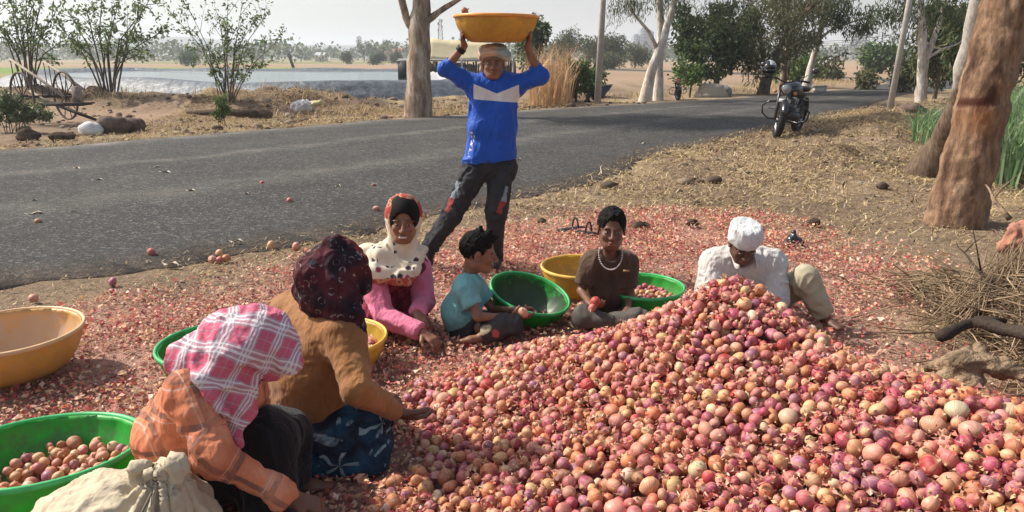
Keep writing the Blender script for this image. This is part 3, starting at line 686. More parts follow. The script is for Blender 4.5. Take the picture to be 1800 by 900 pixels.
def torso(F, j, s, e=0., k=.05, low=True, belly=.10):
    """two tapered columns, shoulder girdle, hips; e = extra thickness for clothes"""
    n, a, b, p = j['neck'], j['shl'], j['shr'], j['pelvis']; hl, hr = j['hipl'], j['hipr']; m = (a+b)/2; mid = j.get('mid')
    lat = nrm(b-a)
    for sg, sh, h in ((-1, a, hl), (1, b, hr)):
        top = m+(sh-m)*.50-nrm(n-p)*.06*s; bot = p+(h-p)*.6
        if mid is None: md = (top+bot)/2
        else: md = mid+lat*sg*.07*s
        F.cone(top, md, .082*s+e, (belly-.012)*s+e, k); F.cone(md, bot, (belly-.012)*s+e, belly*s+e, k)
    F.cone(m+(a-m)*.9, m+(b-m)*.9, .052*s+e, .052*s+e, .05); F.cone(m+(a-m)*.35+nrm(n-p)*.02*s, m+(b-m)*.35+nrm(n-p)*.02*s, .055*s+e, None, .05)
def make_body(par, j, s, head, hR, hs, tone, res=.005, mouth=0, hands=(), arms=True, legs=True, feet=(), lipc=None, jaw=1.):
    pts = np.array([v for k, v in j.items()]+[head]); lo, hi = pts.min(0)-.2*s, pts.max(0)+.2*s; F = Fld(lo, hi, res)
    torso(F, j, s); nb = j['neck']; T = lambda x, y, z: head+hR@(np.array([x, y, z])*hs)
    F.cone(nb-(nb-j['pelvis'])*0, T(0, -.025, -.06), .052*s, .050*hs, .03)
    if arms:
        for q in 'lr':
            F.cone(j['sh'+q], j['el'+q], .046*s, .036*s, .03); F.cone(j['el'+q], j['wr'+q], .037*s, .026*s, .015)
    if legs:
        for q in 'lr': F.cone(j['hip'+q], j['kn'+q], .078*s, .054*s, .04); F.cone(j['kn'+q], j['an'+q], .053*s, .036*s, .02)
    for an, d in feet:
        d = nrm(d); up = np.array([0, 0, 1.]); F.cone(an-d*.04*s+up*-.02*s, an+d*.10*s-up*.03*s, .032*s, .026*s, .02); F.cone(an+d*.10*s-up*.03*s, an+d*.16*s-up*.035*s, .03*s, .022*s, .02, flat=(up, .7))
    head_prims(F, head, hR, hs, mouth, jaw)
    for h in hands: hand_prims(F, *h)
    V, Fc = F.mesh(); col = np.tile(np.array(tone, float), (len(V), 1)); L = basis(V, head, hR)/hs
    lip = np.exp(-((L[:, 0]/.024)**4+((L[:, 2]+.0665)/.013)**4))*(L[:, 1] > .075); col = col*(1-lip[:, None]*.75)+np.array(lipc or (.19, .06, .05))*lip[:, None]*.75
    for q in (-1, 1):
        br = np.exp(-(((L[:, 0]-q*.031)/.020)**4+((L[:, 2]-.021+.12*(abs(L[:, 0])-.03)**1)/.0045)**2))*(L[:, 1] > .06); col = col*(1-.8*br[:, None])+.008*br[:, None]
        es = np.exp(-(((L[:, 0]-q*.030)/.017)**2+((L[:, 2])/.009)**2))*(L[:, 1] > .06); col = col*(1-.25*es[:, None])
    o = mesh_np('body', V, Fc, M_skinp, par, attrs={'col': ('FLOAT_COLOR', col)})
    for q in (-1, 1):
        c = T(q*.030, .0775, -.0005); eb = MB().ball(c, np.array([.0125, .0105, .0062])*hs, hR).build('eye', M_eyew, par)
        MB().ball(c+hR@(np.array([0, .0085, 0])*hs), np.array([.0052, .0030, .0050])*hs, hR).build('iris', M_iris, eb)
    if mouth: MB().ball(T(0, .085, -.0665), np.array([.0225, .0115, .0068])*hs, hR).build('teeth', M_teeth, par)
    return o
def cloth_obj(name, F, mat, par, fold=None, attrs=None, rel=1, patf=None, colf=None):
    V, Fc = F.mesh(); V = relax(V, Fc, rel); V0 = V
    for f in (fold or []): V = folds(V, Fc, **f)
    at = {}
    if patf is not None: at['pat'] = ('FLOAT_VECTOR', patf(V0))
    if colf is not None: at['col'] = ('FLOAT_COLOR', colf(V0))
    return mesh_np(name, V, Fc, mat, par, attrs=at)
def fld_for(pts, pad, res): pts = np.array(pts); return Fld(pts.min(0)-pad, pts.max(0)+pad, res)
def hair_obj(par, c, R, s, cutline=.02, tuft=None, res=.004, vol=1.0, seed=1, back=-.05):
    T = lambda x, y, z: c+R@(np.array([x, y, z])*s); F = Fld(c-.19*s, c+.19*s, res)
    F.ell(T(0, -.022, .036), np.array([.079, .0975, .0905])*s*vol, R, .01)
    F.ell(T(0, .115, -.012), np.array([.071, .086, .095])*s, R, .008, 'cut')       # face
    F.ell(T(0, -.02, -.135), np.array([.10, .12, .09])*s, R, .01, 'cut')            # nape
    for q in (-1, 1): F.ell(T(q*.088, .010, -.02), np.array([.022, .028, .036])*s, R, .006, 'cut')
    if tuft:
        for (x, y, z, x2, y2, z2, r) in tuft: F.cone(T(x, y, z), T(x2, y2, z2), r*s, r*.35*s, .008)
    V, Fc = F.mesh(); N = vnormals(V, Fc); L = V*120; d = fbm(L[:, 0], L[:, 1], L[:, 2]*.6, 3, seed)-.5; V = V+N*(d*.015*s)[:, None]
    return mesh_np('hair', V, Fc, M_hair, par)
def crease(m, v, fine, wb=.3, sc=(1, 1, .45)):
    n = m.noise(m.scale(v, sc), 11, 3, .6); r = m.math('SUBTRACT', 1., m.math('MULTIPLY', m.math('ABSOLUTE', m.math('SUBTRACT', n, .5)), 5.)); r = m.math('MAXIMUM', r, 0.); b1 = m.n('ShaderNodeBump'); b1.inputs['Strength'].default_value = .45; b1.inputs['Distance'].default_value = .014; m.l(r, b1.inputs['Height'])
    b = m.n('ShaderNodeBump'); b.inputs['Strength'].default_value = wb; b.inputs['Distance'].default_value = .004; m.l(fine, b.inputs['Height']); m.l(b1.outputs[0], b.inputs['Normal']); m.l(b.outputs[0], m.b.inputs['Normal'])
def fabric(name, c, rough=.85, weave=420, wb=.25, var=.14, sheen=.1, c2=None):
    m = NT(name, rough, .2); v = m.coord('Object')
    n = m.noise(v, 5, 5, .6); m.base(m.ramp(n, [(.3, tuple(x*(1-var) for x in c) if c2 is None else c2), (.7, tuple(x*(1+var) for x in c))]))
    crease(m, v, m.math('ADD', m.math('MULTIPLY', m.noise(v, weave, 2), .5), m.noise(v, 45, 4, .65)), wb); m.b.inputs['Sheen Weight'].default_value = sheen
    return m
TONE = (.235, .112, .066); TONE2 = (.13, .060, .036)
def mids(j, a, b, f=.5): return j[a]*(1-f)+j[b]*f
def person(label, at, group=None): return empty('person', at, label, 'person', group)

# ---------------------------------------------------------------- man with the basin on his head
Ym = 5.5
j = dict(neck=P(866, 146, Ym), shl=P(834, 150, Ym), shr=P(904, 150, Ym), mid=P(864, 225, Ym-.02), pelvis=P(860, 283, Ym), hipl=P(840, 292, Ym), hipr=P(884, 292, Ym),
         ell=P(783, 121, Ym-.05), elr=P(949, 133, Ym-.05), wrl=P(816, 80, Ym-.10), wrr=P(927, 82, Ym-.10),
         knl=P(796, 374, Ym-.12), anl=P(745, 449, Ym-.10), knr=P(872, 372, Ym-.1), anr=P(868, 455, Ym+.02))
m = person('standing young man in a blue and white jersey carrying a basin on his head', [j['pelvis'][0], Ym, 0])
hc = P(867, 111, Ym-.05); hR = frame((.02, -1, -.04)); s = .92
bas_c = P(872, 74, Ym-.06)
make_body(m, j, s, hc, hR, .93, TONE, mouth=0, feet=[(j['anl'], (-.45, -.9, 0)), (j['anr'], (.1, -1, 0))],
          hands=[(j['wrl'], P(809, 58, Ym-.18)-j['wrl'], A(1, .1, .0), s, 1, .25, .1), (j['wrr'], P(937, 52, Ym-.18)-j['wrr'], A(-1, .1, 0), s, -1, .25, .1)])
# jersey
F = fld_for([j[k] for k in ('shl', 'shr', 'ell', 'elr', 'pelvis', 'hipl', 'hipr')], .20, .006); torso(F, j, s, .020, belly=.095)
for q in 'lr':
    ww = j['el'+q]+(j['wr'+q]-j['el'+q])*.32; F.cone(j['sh'+q], j['el'+q], .060, .052, .05); F.cone(j['el'+q], ww, .052, .043, .02); F.plane(j['el'+q]+(j['wr'+q]-j['el'+q])*.36, j['wr'+q]-j['el'+q], .09)
F.cone(P(845, 262, Ym), P(842, 286, Ym), .108, .112, .05); F.cone(P(877, 262, Ym), P(880, 286, Ym), .108, .112, .05); F.cone(j['neck'], hc, .062, None, .01, 'cut'); F.plane(P(860, 282, Ym), (.10, 0, -1), .4)
mm = fabric('jersey', (.012, .075, .42), .6, 500, .12); v = mm.attr('pat', 'Vector'); sx = mm.sep(v)
blue = mm.mix(mm.noise(mm.coord('Object'), 4, 3), (.010, .055, .36), (.016, .10, .48))
wob = mm.math('MULTIPLY', mm.math('ABSOLUTE', sx[0]), .32)
zt = sx[2]
band = mm.math('MULTIPLY', mm.math('GREATER_THAN', mm.math('ADD', zt, mm.math('MULTIPLY', sx[0], .08)), -.102), mm.math('LESS_THAN', mm.math('SUBTRACT', sx[2], mm.math('MULTIPLY', mm.math('ABSOLUTE', mm.math('SUBTRACT', sx[0], .02)), .40)), -.052))
band = mm.math('MULTIPLY', band, mm.math('LESS_THAN', mm.math('ABSOLUTE', mm.math('SUBTRACT', sx[0], .015)), .155))
# vertical lettering-like print along the flank
wv = mm.n('ShaderNodeTexNoise'); mm.l(mm.scale(v, (1, .2, 1)), wv.inputs['Vector']); wv.inputs['Scale'].default_value = 75
lt = mm.math('MULTIPLY', mm.math('LESS_THAN', mm.math('ABSOLUTE', mm.math('ADD', mm.math('SUBTRACT', sx[0], -.150), mm.math('MULTIPLY', mm.math('ADD', sx[2], .35), -.22))), .016), mm.math('MULTIPLY', mm.math('GREATER_THAN', sx[2], -.50), mm.math('LESS_THAN', sx[2], -.31)))
lt = mm.math('MULTIPLY', lt, mm.math('GREATER_THAN', wv.outputs['Fac'], .52))
mm.base(mm.mix(mm.math('MAXIMUM', band, mm.math('MULTIPLY', lt, .8)), blue, (.62, .60, .60)))
oj = (j['shl']+j['shr'])/2
cloth_obj('jersey', F, mm.m, m, [dict(amp=.012, sc=7, stretch=[((.25, 0, 1), .35)], seed=3), dict(amp=.0025, sc=22, stretch=[((.4, 0, .9), .3)], seed=8)], patf=lambda V: V-oj)
# trousers
F = fld_for([j[k] for k in ('pelvis', 'knl', 'anl', 'knr', 'anr')], .16, .006)
F.cone(j['hipl']+A(.01, 0, .0), j['hipr']+A(-.01, 0, .0), .092, .092, .04); F.cone(P(862, 276, Ym), P(862, 290, Ym), .098, .10, .04)
for q in 'lr': F.cone(j['hip'+q], j['kn'+q], .088, .068, .04); F.cone(j['kn'+q], j['an'+q], .066, .056, .02); F.plane(j['an'+q]+(j['an'+q]-j['kn'+q])*.06, j['an'+q]-j['kn'+q], .12)
F.plane(P(862, 268, Ym), (0, 0, 1), .4)
def tcol(V):
    c = np.tile(A(.030, .031, .034), (len(V), 1)); c *= (.8+.5*fbm(V[:, 0]*14, V[:, 1]*14, V[:, 2]*14, 3, 5))[:, None]
    for q, sg in (('l', -1), ('r', 1)):
        h, k_, a_ = j['hip'+q], j['kn'+q], j['an'+q]; t = ((V-h)@(k_-h))/((k_-h)@(k_-h)); ctr = h+np.outer(t, k_-h); off = (V-ctr)
        st = (t > .45) & (t < 1.05) & (np.abs(off[:, 0]*sg-.046+.04*(t-.5)) < .002+.024*fbm(V[:, 0]*20, V[:, 1]*20, V[:, 2]*20, 3, 5)) & (off[:, 1] < .03)
        c[st & (t > .78)] = (.28, .05, .04); c[st & (t <= .78)] = (.22, .25, .28)
    return c
cloth_obj('trousers', F, colmat('dark_trousers', .8, .2, .3, 60, .004), m, [dict(amp=.013, sc=11, stretch=[((0, 0, 1), .6)], seed=13), dict(amp=.005, sc=30, seed=3)], colf=tcol)
# cloth pad on the head
F = Fld(hc-.17, hc+.17, .004); F.ell(hc+A(0, 0, .062), (.086, .098, .062), None, .02); F.cone(hc+A(-.07, -.03, .05), hc+A(.07, -.06, .075), .035, .03, .02); F.cone(hc+A(-.05, -.07, .055), hc+A(.085, 0, .05), .03, .035, .02); F.cone(hc+A(-.06, 0, .095), hc+A(.06, 0, .095), .03, .03, .02); F.cone(hc+A(-.082, .0, .05), hc+A(-.085, .02, -.05), .012, .008, .02)
F.plane(bas_c+A(0, 0, -.004), (0, 0, 1), .25); F.plane(hc+A(0, -.05, .042), (0, -.5, -1), .09)
def wcol(V): L = V-hc; t = fbm(L[:, 0]*9, L[:, 1]*9, L[:, 2]*22, 3, 4)[:, None]; c = A(.62, .42, .27)*(1-t)+A(.60, .52, .44)*t; g = sstep(.0, .05, L[:, 0])[:, None]*sstep(.02, .06, L[:, 2])[:, None]; return c*(1-g)+A(.30, .42, .46)*g
cloth_obj('head_cloth', F, colmat('head_cloth', .9, .1, .4, 80, .004), m, [dict(amp=.006, sc=30, stretch=[((1, 0, .3), .3)], seed=5)], colf=wcol)
M_shoe = simple('dusty_shoe', (.05, .045, .04), .8, .2, .4, 20); M_band = simple('black_band', (.015, .015, .018), .6)
for q, d in (('l', A(-.45, -.9, 0)), ('r', A(.1, -1, 0))):
    a = j['an'+q]; d = nrm(d); F = Fld(a-.25, a+.25, .006); z0 = .012
    F.cone([a[0]-d[0]*.05, a[1]-d[1]*.05, .052], [a[0]+d[0]*.10, a[1]+d[1]*.10, .045], .045, .038, .02, flat=((0, 0, 1), 1)); F.cone([a[0]+d[0]*.08, a[1]+d[1]*.08, .042], [a[0]+d[0]*.16, a[1]+d[1]*.16, .038], .04, .03, .02); F.cone(a+A(0, 0, -.02), [a[0], a[1], .05], .045, .045, .02); F.floor(.004)
    cloth_obj('shoe', F, M_shoe, m)
w0 = j['wrl']+(j['ell']-j['wrl'])*.10; MB().tube([w0, w0+(j['ell']-j['wrl'])*.14], .034, 14).build('wristband', M_band, m)

# ---------------------------------------------------------------- woman in the plaid scarf
j = dict(neck=P(384, 662, 2.24), shl=P(338, 694, 2.08), shr=P(428, 676, 2.38), mid=P(334, 765, 2.30), pelvis=P(342, 850, 2.36), hipl=P(332, 862, 2.28), hipr=P(366, 842, 2.48),
         ell=P(378, 800, 1.98), wrl=P(514, 876, 2.02), elr=P(450, 770, 2.46), wrr=P(490, 800, 2.60), knl=P(462, 775, 2.28), anl=P(470, 880, 2.22), knr=P(490, 765, 2.46), anr=P(500, 860, 2.42))
j['anl'][2] = .06; j['anr'][2] = .06
m = person('woman in an orange shirt with a pink plaid scarf wrapped over her bowed head', [j['pelvis'][0], 2.3, 0])
hc = P(428, 622, 2.20); hR = frame((.80, .10, -.60), (.55, 0, .83)); s = .95
make_body(m, j, s, hc, hR, .95, TONE2, hands=[(j['wrl'], P(574, 893, 2.06)-j['wrl'], A(.1, .35, -1), .9, -1, .35, .12), (j['wrr'], A(.5, -.5, -.5), A(0, 0, -1), .9, 1, .5, .1)], feet=[(j['anl'], (1, -.2, 0)), (j['anr'], (1, .1, 0))])
# shirt
F = fld_for([j[k] for k in ('shl', 'shr', 'ell', 'wrl', 'elr', 'wrr', 'pelvis', 'hipl')], .18, .0065); torso(F, j, s, .018, belly=.100); F.cone(P(352, 690, 2.22), P(318, 765, 2.30), .095, .118, .06); F.cone(P(318, 765, 2.30), P(330, 830, 2.34), .118, .115, .05)
for q in 'lr': F.cone(j['sh'+q], j['el'+q], .064, .052, .05); F.cone(j['el'+q], j['wr'+q], .050, .038, .02); F.plane(j['wr'+q]-(j['wr'+q]-j['el'+q])*.05, j['wr'+q]-j['el'+q], .09)
F.cone(j['wrl']-(j['wrl']-j['ell'])*.24, j['wrl']-(j['wrl']-j['ell'])*.03,   .042, .046, .006); F.plane(j['wrl']-(j['wrl']-j['ell'])*.04, j['wrl']-j['ell'], .09)
F.floor(.01)
mm = NT('checked_orange_shirt', .85, .15); v = mm.attr('pat', 'Vector'); sx = mm.sep(v); o = mm.coord('Object')
warm = mm.ramp(mm.noise(o, 9, 5, .65), [(.3, (.42, .13, .07)), (.55, (.58, .21, .11)), (.8, (.66, .33, .21))])
def stripe(m_, x, per, wd, soft=.02): f = m_.math('FRACT', m_.math('DIVIDE', m_.math('ADD', x, 5.), per)); d = m_.math('ABSOLUTE', m_.math('SUBTRACT', f, .5)); return m_.math('LESS_THAN', d, wd)
g1 = stripe(mm, sx[0], .115, .07); g2_ = stripe(mm, sx[2], .125, .07); g3 = stripe(mm, mm.math('ADD', sx[0], .02), .115, .018); g4 = stripe(mm, mm.math('ADD', sx[2], .02), .125, .018)
c = mm.mix(mm.math('MULTIPLY', mm.math('MAXIMUM', g1, g2_), mm.ramp(mm.noise(o, 14, 4), [(.35, .25), (.6, .75)])), warm, (.10, .07, .07)); c = mm.mix(mm.math('MULTIPLY', mm.math('MAXIMUM', g3, g4), .5), c, (.55, .42, .36))
mm.base(c); crease(mm, o, mm.noise(o, 45, 4), .3)
R_ = frame((.3, -.9, 0)); oj = j['shl']
def shirtpat(V):
    q = V-oj; d = np.zeros((len(V), 3)); el, wr = j['ell'], j['wrl']
    d[:, 0] = q[:, 0]*.8+q[:, 1]*.6+q[:, 2]*.15; d[:, 2] = q[:, 2]-q[:, 0]*.2
    t = ((V-el)@(wr-el))/((wr-el)@(wr-el)); near = (np.linalg.norm(V-el-np.outer(np.clip(t, 0, 1), wr-el), axis=1) < .085)
    ax_ = nrm(wr-el); d[near, 0] = ((V-el)@nrm(np.cross(ax_, (0, 1, 0))))[near]; d[near, 2] = ((V-el)@ax_)[near]
    return d
cloth_obj('shirt', F, mm.m, m, [dict(amp=.010, sc=9, stretch=[((.4, 0, .9), .35)], seed=23), dict(amp=.005, sc=22, seed=4)], patf=shirtpat)
# scarf wrapped over the head, tails down the chest
F = fld_for([hc, P(330, 640, 2.15), P(410, 770, 2.1), P(520, 600, 2.2)], .2, .0055); T = lambda x, y, z: hc+hR@A(x, y, z)
F.ell(P(420, 603, 2.18), (.155, .125, .088), frame((0, 1, 0), (-.42, 0, 1)), .03); F.ell(T(0, .050, .045), (.086, .092, .066), hR, .04); F.cone(P(400, 598, 2.2), P(326, 640, 2.16), .062, .040, .05); F.cone(P(490, 612, 2.16), P(512, 634, 2.14), .05, .026, .04)
F.cone(P(320, 632, 2.14), P(376, 668, 2.08), .040, .038, .03); F.cone(P(385, 655, 2.08), P(418, 772, 2.05), .058, .026, .03, flat=(A(0, 1, 0), .6)); F.cone(P(425, 662, 2.12), P(428, 740, 2.08), .040, .02, .03); F.cone(P(360, 664, 2.06), P(396, 730, 2.02), .030, .012, .015)
F.ell(T(0, .165, -.045), (.070, .085, .085), hR, .02, 'cut')
def plaid(name, base, dark, light, per):
    mm = NT(name, .88, .15); v = mm.attr('pat', 'Vector'); sx = mm.sep(v); o = mm.coord('Object'); w_ = mm.noise(o, 7, 2); x = mm.math('ADD', sx[0], mm.math('MULTIPLY', w_, .02)); y = mm.math('ADD', sx[1], mm.math('MULTIPLY', w_, .025))
    c = mm.mix(mm.noise(o, 12, 4), base, tuple(min(1, a*1.35) for a in base))
    for ax_ in (x, y): c = mm.mix(mm.math('MULTIPLY', stripe(mm, ax_, per, .21), .52), c, dark)
    for ax_ in (x, y):
        c = mm.mix(mm.math('MULTIPLY', stripe(mm, ax_, per, .030), .85), c, light)
        c = mm.mix(mm.math('MULTIPLY', stripe(mm, mm.math('ADD', ax_, per*.13), per, .022), .75), c, light); c = mm.mix(mm.math('MULTIPLY', stripe(mm, mm.math('ADD', ax_, per*.5), per, .014), .5), c, dark)
        c = mm.mix(mm.math('MULTIPLY', stripe(mm, mm.math('SUBTRACT', ax_, per*.13), per, .022), .75), c, light)
    mm.base(c); crease(mm, o, mm.noise(o, 50, 4), .3, (1, .5, 1)); return mm.m
mp = plaid('pink_plaid', (.45, .10, .155), (.36, .35, .39), (.70, .66, .67), .074)
def ppat(V): q = V-hc; u = nrm(A(.75, .2, -.25)); w_ = nrm(A(.15, .75, .65)); return np.c_[q@u-q[:, 2]*.25, q@w_-q[:, 1]*.3, q[:, 2]]
cloth_obj('scarf', F, mp, m, [dict(amp=.013, sc=8, stretch=[((.9, .1, -.3), .25)], seed=31), dict(amp=.007, sc=19, stretch=[((.5, 0, -.8), .3)], seed=7)], patf=ppat)
# black skirt over raised knees
F = fld_for([j[k] for k in ('knl', 'knr', 'anl', 'anr', 'pelvis', 'hipr')], .17, .007)
for q in 'lr': F.cone(j['hip'+q], j['kn'+q], .11, .085, .07); F.cone(j['kn'+q], j['an'+q]+A(.0, 0, .02), .085, .09, .05)
F.cone(j['knl'], j['knr'], .08, None, .06); F.floor(.008)
mm = fabric('black_net', (.012, .012, .014), .9, 60, .4); cloth_obj('skirt', F, mm.m, m, [dict(amp=.014, sc=9, stretch=[((0, 0, 1), .3)], seed=41)])

# ---------------------------------------------------------------- woman in the mustard blouse
j = dict(neck=P(572, 545, 2.78), shl=P(512, 560, 2.92), shr=P(606, 592, 2.64), mid=P(535, 650, 2.80), pelvis=P(542, 735, 2.84), hipl=P(515, 745, 2.90), hipr=P(565, 755, 2.74),
         elr=P(628, 684, 2.50), wrr=P(698, 724, 2.68), ell=P(600, 660, 3.0), wrl=P(660, 690, 3.0), knr=P(635, 775, 2.66), knl=P(640, 745, 2.92), anr=P(530, 800, 2.56), anl=P(560, 780, 2.9))
for k in ('anr', 'anl'): j[k][2] = .05
m = person('woman in a mustard blouse and dark floral headscarf sitting on folded legs', [j['pelvis'][0], 2.8, 0])
hc = P(590, 492, 2.74); hR = frame((.72, .35, -.60), (.4, .3, .85)); s = 1.0
make_body(m, j, s, hc, hR, .95, TONE2, hands=[(j['wrr'], P(748, 740, 2.76)-j['wrr'], A(.1, .5, .75), 1.0, 1, .42, .2), (j['wrl'], A(1, -.3, -.2), A(0, 0, -1), .9, -1, .4, .1)])
F = fld_for([j[k] for k in ('shl', 'shr', 'elr', 'wrr', 'ell', 'wrl', 'pelvis', 'hipl')], .18, .0065); torso(F, j, s, .026, belly=.118)
F.cone(P(500, 540, 2.95), P(560, 520, 2.85), .05, .05, .06)
for q in 'lr': F.cone(j['sh'+q], j['el'+q], .070, .054, .05); F.cone(j['el'+q], j['wr'+q], .053, .034, .02); F.plane(j['wr'+q]-(j['wr'+q]-j['el'+q])*.03, j['wr'+q]-j['el'+q], .09)
F.plane(P(545, 728, 2.84), (-.1, 0, -1), .34); F.floor(.01)
mm = fabric('mustard_blouse', (.27, .125, .046), .8, 480, .22, .2)
cloth_obj('blouse', F, mm.m, m, [dict(amp=.006, sc=8, stretch=[((.2, 0, 1), .4)], seed=51), dict(amp=.003, sc=24, stretch=[((1, 0, .4), .4)], seed=14)])
# headscarf
F = fld_for([hc, P(640, 600, 2.66), P(540, 480, 2.8)], .2, .005); T = lambda x, y, z: hc+hR@A(x, y, z)
F.ell(T(0, -.015, .030), (.084, .100, .096), hR, .03); F.ell(T(0, -.08, -.03), (.06, .06, .06), hR, .04); F.cone(T(0, .02, .03), T(0, .07, .02), .082, .062, .04); F.cone(P(545, 505, 2.80), P(560, 530, 2.70), .05, .05, .05)
F.cone(T(.05, .0, -.04), P(615, 572, 2.64), .06, .030, .05); F.cone(P(606, 530, 2.66), P(630, 588, 2.64), .042, .014, .04); F.cone(T(-.03, -.05, .12), T(.03, -.09, .11), .022, .02, .03); F.cone(T(.06, .02, .10), T(.02, -.03, .13), .018, .014, .03)
F.ell(T(0, .17, -.05), (.065, .085, .08), hR, .02, 'cut')
mm = NT('dark_floral_scarf', .85, .2); o = mm.coord('Object'); n = mm.noise(o, 9, 3)
c = mm.ramp(n, [(.34, (.010, .010, .016)), (.48, (.030, .012, .018)), (.60, (.085, .018, .024)), (.7, (.015, .015, .025))])
fl = mm.voro(o, 24); ring = mm.math('LESS_THAN', mm.math('ABSOLUTE', mm.math('SUBTRACT', fl, .30)), .045); c = mm.mix(mm.math('MULTIPLY', ring, mm.ramp(mm.noise(o, 70, 3), [(.48, 0.), (.60, .6)])), c, (.42, .36, .34))
z_ = mm.sep(mm.attr('pat', 'Vector'))[2]; c = mm.mix(mm.math('MULTIPLY', mm.ramp(z_, [(.52, 0.), (.60, .85)]), mm.ramp(n, [(.42, .2), (.5, 1.)])), c, (.36, .035, .035))
mm.base(c); crease(mm, o, mm.noise(o, 60, 4), .4)
cloth_obj('headscarf', F, mm.m, m, [dict(amp=.016, sc=10, stretch=[((.7, .3, -.4), .3)], seed=61), dict(amp=.008, sc=22, stretch=[((.3, 0, 1), .3)], seed=2)], patf=lambda V: (V-hc)@hR*np.array([1, 1, 4.])+np.array([0, 0, .05]))
# skirt
F = fld_for([j[k] for k in ('knl', 'knr', 'anl', 'anr', 'pelvis', 'hipr', 'hipl')], .2, .007)
for q in 'lr': F.cone(j['hip'+q], j['kn'+q], .125, .095, .07); F.cone(j['kn'+q], j['an'+q]+A(0, 0, .02), .09, .075, .05)
F.cone(j['hipl'], j['hipr'], .125, None, .06); F.cone(P(600, 800, 2.60), P(645, 815, 2.58), .06, .05, .06); F.floor(.006)
mm = NT('blue_leaf_skirt', .8, .2); o = mm.coord('Object'); c = mm.ramp(mm.noise(o, 9, 4), [(.42, (.008, .012, .022)), (.55, (.012, .04, .075)), (.72, (.02, .09, .14))])
od = mm.n('ShaderNodeVectorMath', operation='ADD'); mm.l(o, od.inputs[0]); mm.l(mm.scale(mm.noise(o, 7, 2, out='Color'), .09), od.inputs[1]); o0 = o; o = od.outputs[0]; vv = mm.voro(o, 8, out='Position'); gate = mm.sep(mm.voro(o, 8, out='Color')); dv = mm.n('ShaderNodeVectorMath', operation='SUBTRACT'); sc_ = mm.scale(o, 8); mm.l(sc_, dv.inputs[0]); mm.l(mm.scale(vv, 8), dv.inputs[1])
dd = mm.sep(dv.outputs[0]); an_ = mm.math('ARCTAN2', dd[2], dd[0]); ra_ = mm.math('SQRT', mm.math('ADD', mm.math('POWER', dd[0], 2.), mm.math('POWER', dd[2], 2.)))
pet = mm.math('MULTIPLY', mm.math('GREATER_THAN', mm.math('SINE', mm.math('ADD', mm.math('MULTIPLY', an_, 5.), mm.math('MULTIPLY', gate[1], 6.))), mm.math('ADD', .35, ra_)), mm.math('LESS_THAN', ra_, .50)); pet = mm.math('MULTIPLY', pet, mm.math('MULTIPLY', mm.math('GREATER_THAN', gate[0], .4), mm.ramp(mm.noise(o, 30, 2), [(.35, .2), (.55, 1.)]))); c = mm.mix(mm.math('MULTIPLY', pet, .9), c, (.26, .34, .37))
mm.base(c); crease(mm, o0, mm.noise(o0, 45, 4), .4)
cloth_obj('skirt', F, mm.m, m, [dict(amp=.016, sc=8, stretch=[((1, -.3, .1), .4)], seed=71), dict(amp=.006, sc=22, seed=5)])

# ---------------------------------------------------------------- girl in pink sleeves
j = dict(neck=P(700, 440, 4.16), shl=P(652, 478, 4.06), shr=P(736, 468, 4.22), mid=P(678, 535, 4.22), pelvis=P(655, 572, 4.34), hipl=P(640, 580, 4.28), hipr=P(690, 578, 4.34),
         ell=P(672, 556, 3.93), wrl=P(742, 584, 3.78), elr=P(744, 530, 4.12), wrr=P(733, 552, 3.92), knl=P(655, 560, 3.98), knr=P(722, 555, 4.12), anl=P(650, 600, 4.05), anr=P(705, 598, 4.15))
for k in ('anl', 'anr'): j[k][2] = .05
m = person('smiling girl in pink sleeves and a cream flowered headscarf looking at the viewer', [j['pelvis'][0], 4.2, 0])
hc = P(709, 388, 4.06); hR = frame((.12, -1, -.06), (.06, 0, 1)); s = .86
make_body(m, j, s, hc, hR, 1.02, (.24, .105, .060), mouth=1, hands=[(j['wrl'], P(768, 602, 3.72)-j['wrl'], A(.2, 0, -1), .92, -1, .55, .1), (j['wrr'], A(.4, -.6, -.3), A(0, 0, -1), .85, 1, .7, .1)], jaw=.94)
F = fld_for([j[k] for k in ('shl', 'shr', 'pelvis', 'hipl', 'hipr', 'knl', 'knr', 'anl')], .17, .007); torso(F, j, s, .022, belly=.11)
for q in 'lr': F.cone(j['hip'+q], j['kn'+q], .10, .075, .06); F.cone(j['kn'+q], j['an'+q], .08, .09, .05)
F.floor(.006)
mm = fabric('maroon_dress', (.22, .018, .045), .85, 400, .25, .3); o = mm.coord('Object'); mm.base(mm.mix(mm.ramp(mm.noise(o, 22, 3), [(.5, 0.), (.62, .8)]), (.17, .014, .035), (.36, .05, .07)))
cloth_obj('dress', F, mm.m, m, [dict(amp=.012, sc=10, stretch=[((0, 0, 1), .4)], seed=81)])
F = fld_for([j[k] for k in ('shl', 'shr', 'ell', 'wrl', 'elr', 'wrr')], .13, .0055)
for q in 'lr': F.cone(j['sh'+q], j['el'+q], .066, .058, .04); F.cone(j['el'+q], j['wr'+q], .055, .040, .02); F.plane(j['wr'+q]-(j['wr'+q]-j['el'+q])*.04, j['wr'+q]-j['el'+q], .08)
mm = fabric('pink_sleeves', (.62, .17, .27), .8, 400, .2); cloth_obj('sleeves', F, mm.m, m, [dict(amp=.010, sc=13, stretch=[((.5, -.3, -.6), .6)], seed=91)])
F = Fld(hc+A(-.36, -.2, -.42), hc+A(.24, .36, .2), .0055); T = lambda x, y, z: hc+hR@A(x, y, z)
F.ell(T(0, -.026, .030), (.095, .112, .107), hR, .02); F.cone(T(0, -.06, -.03), T(0, -.05, -.14), .070, .082, .05)
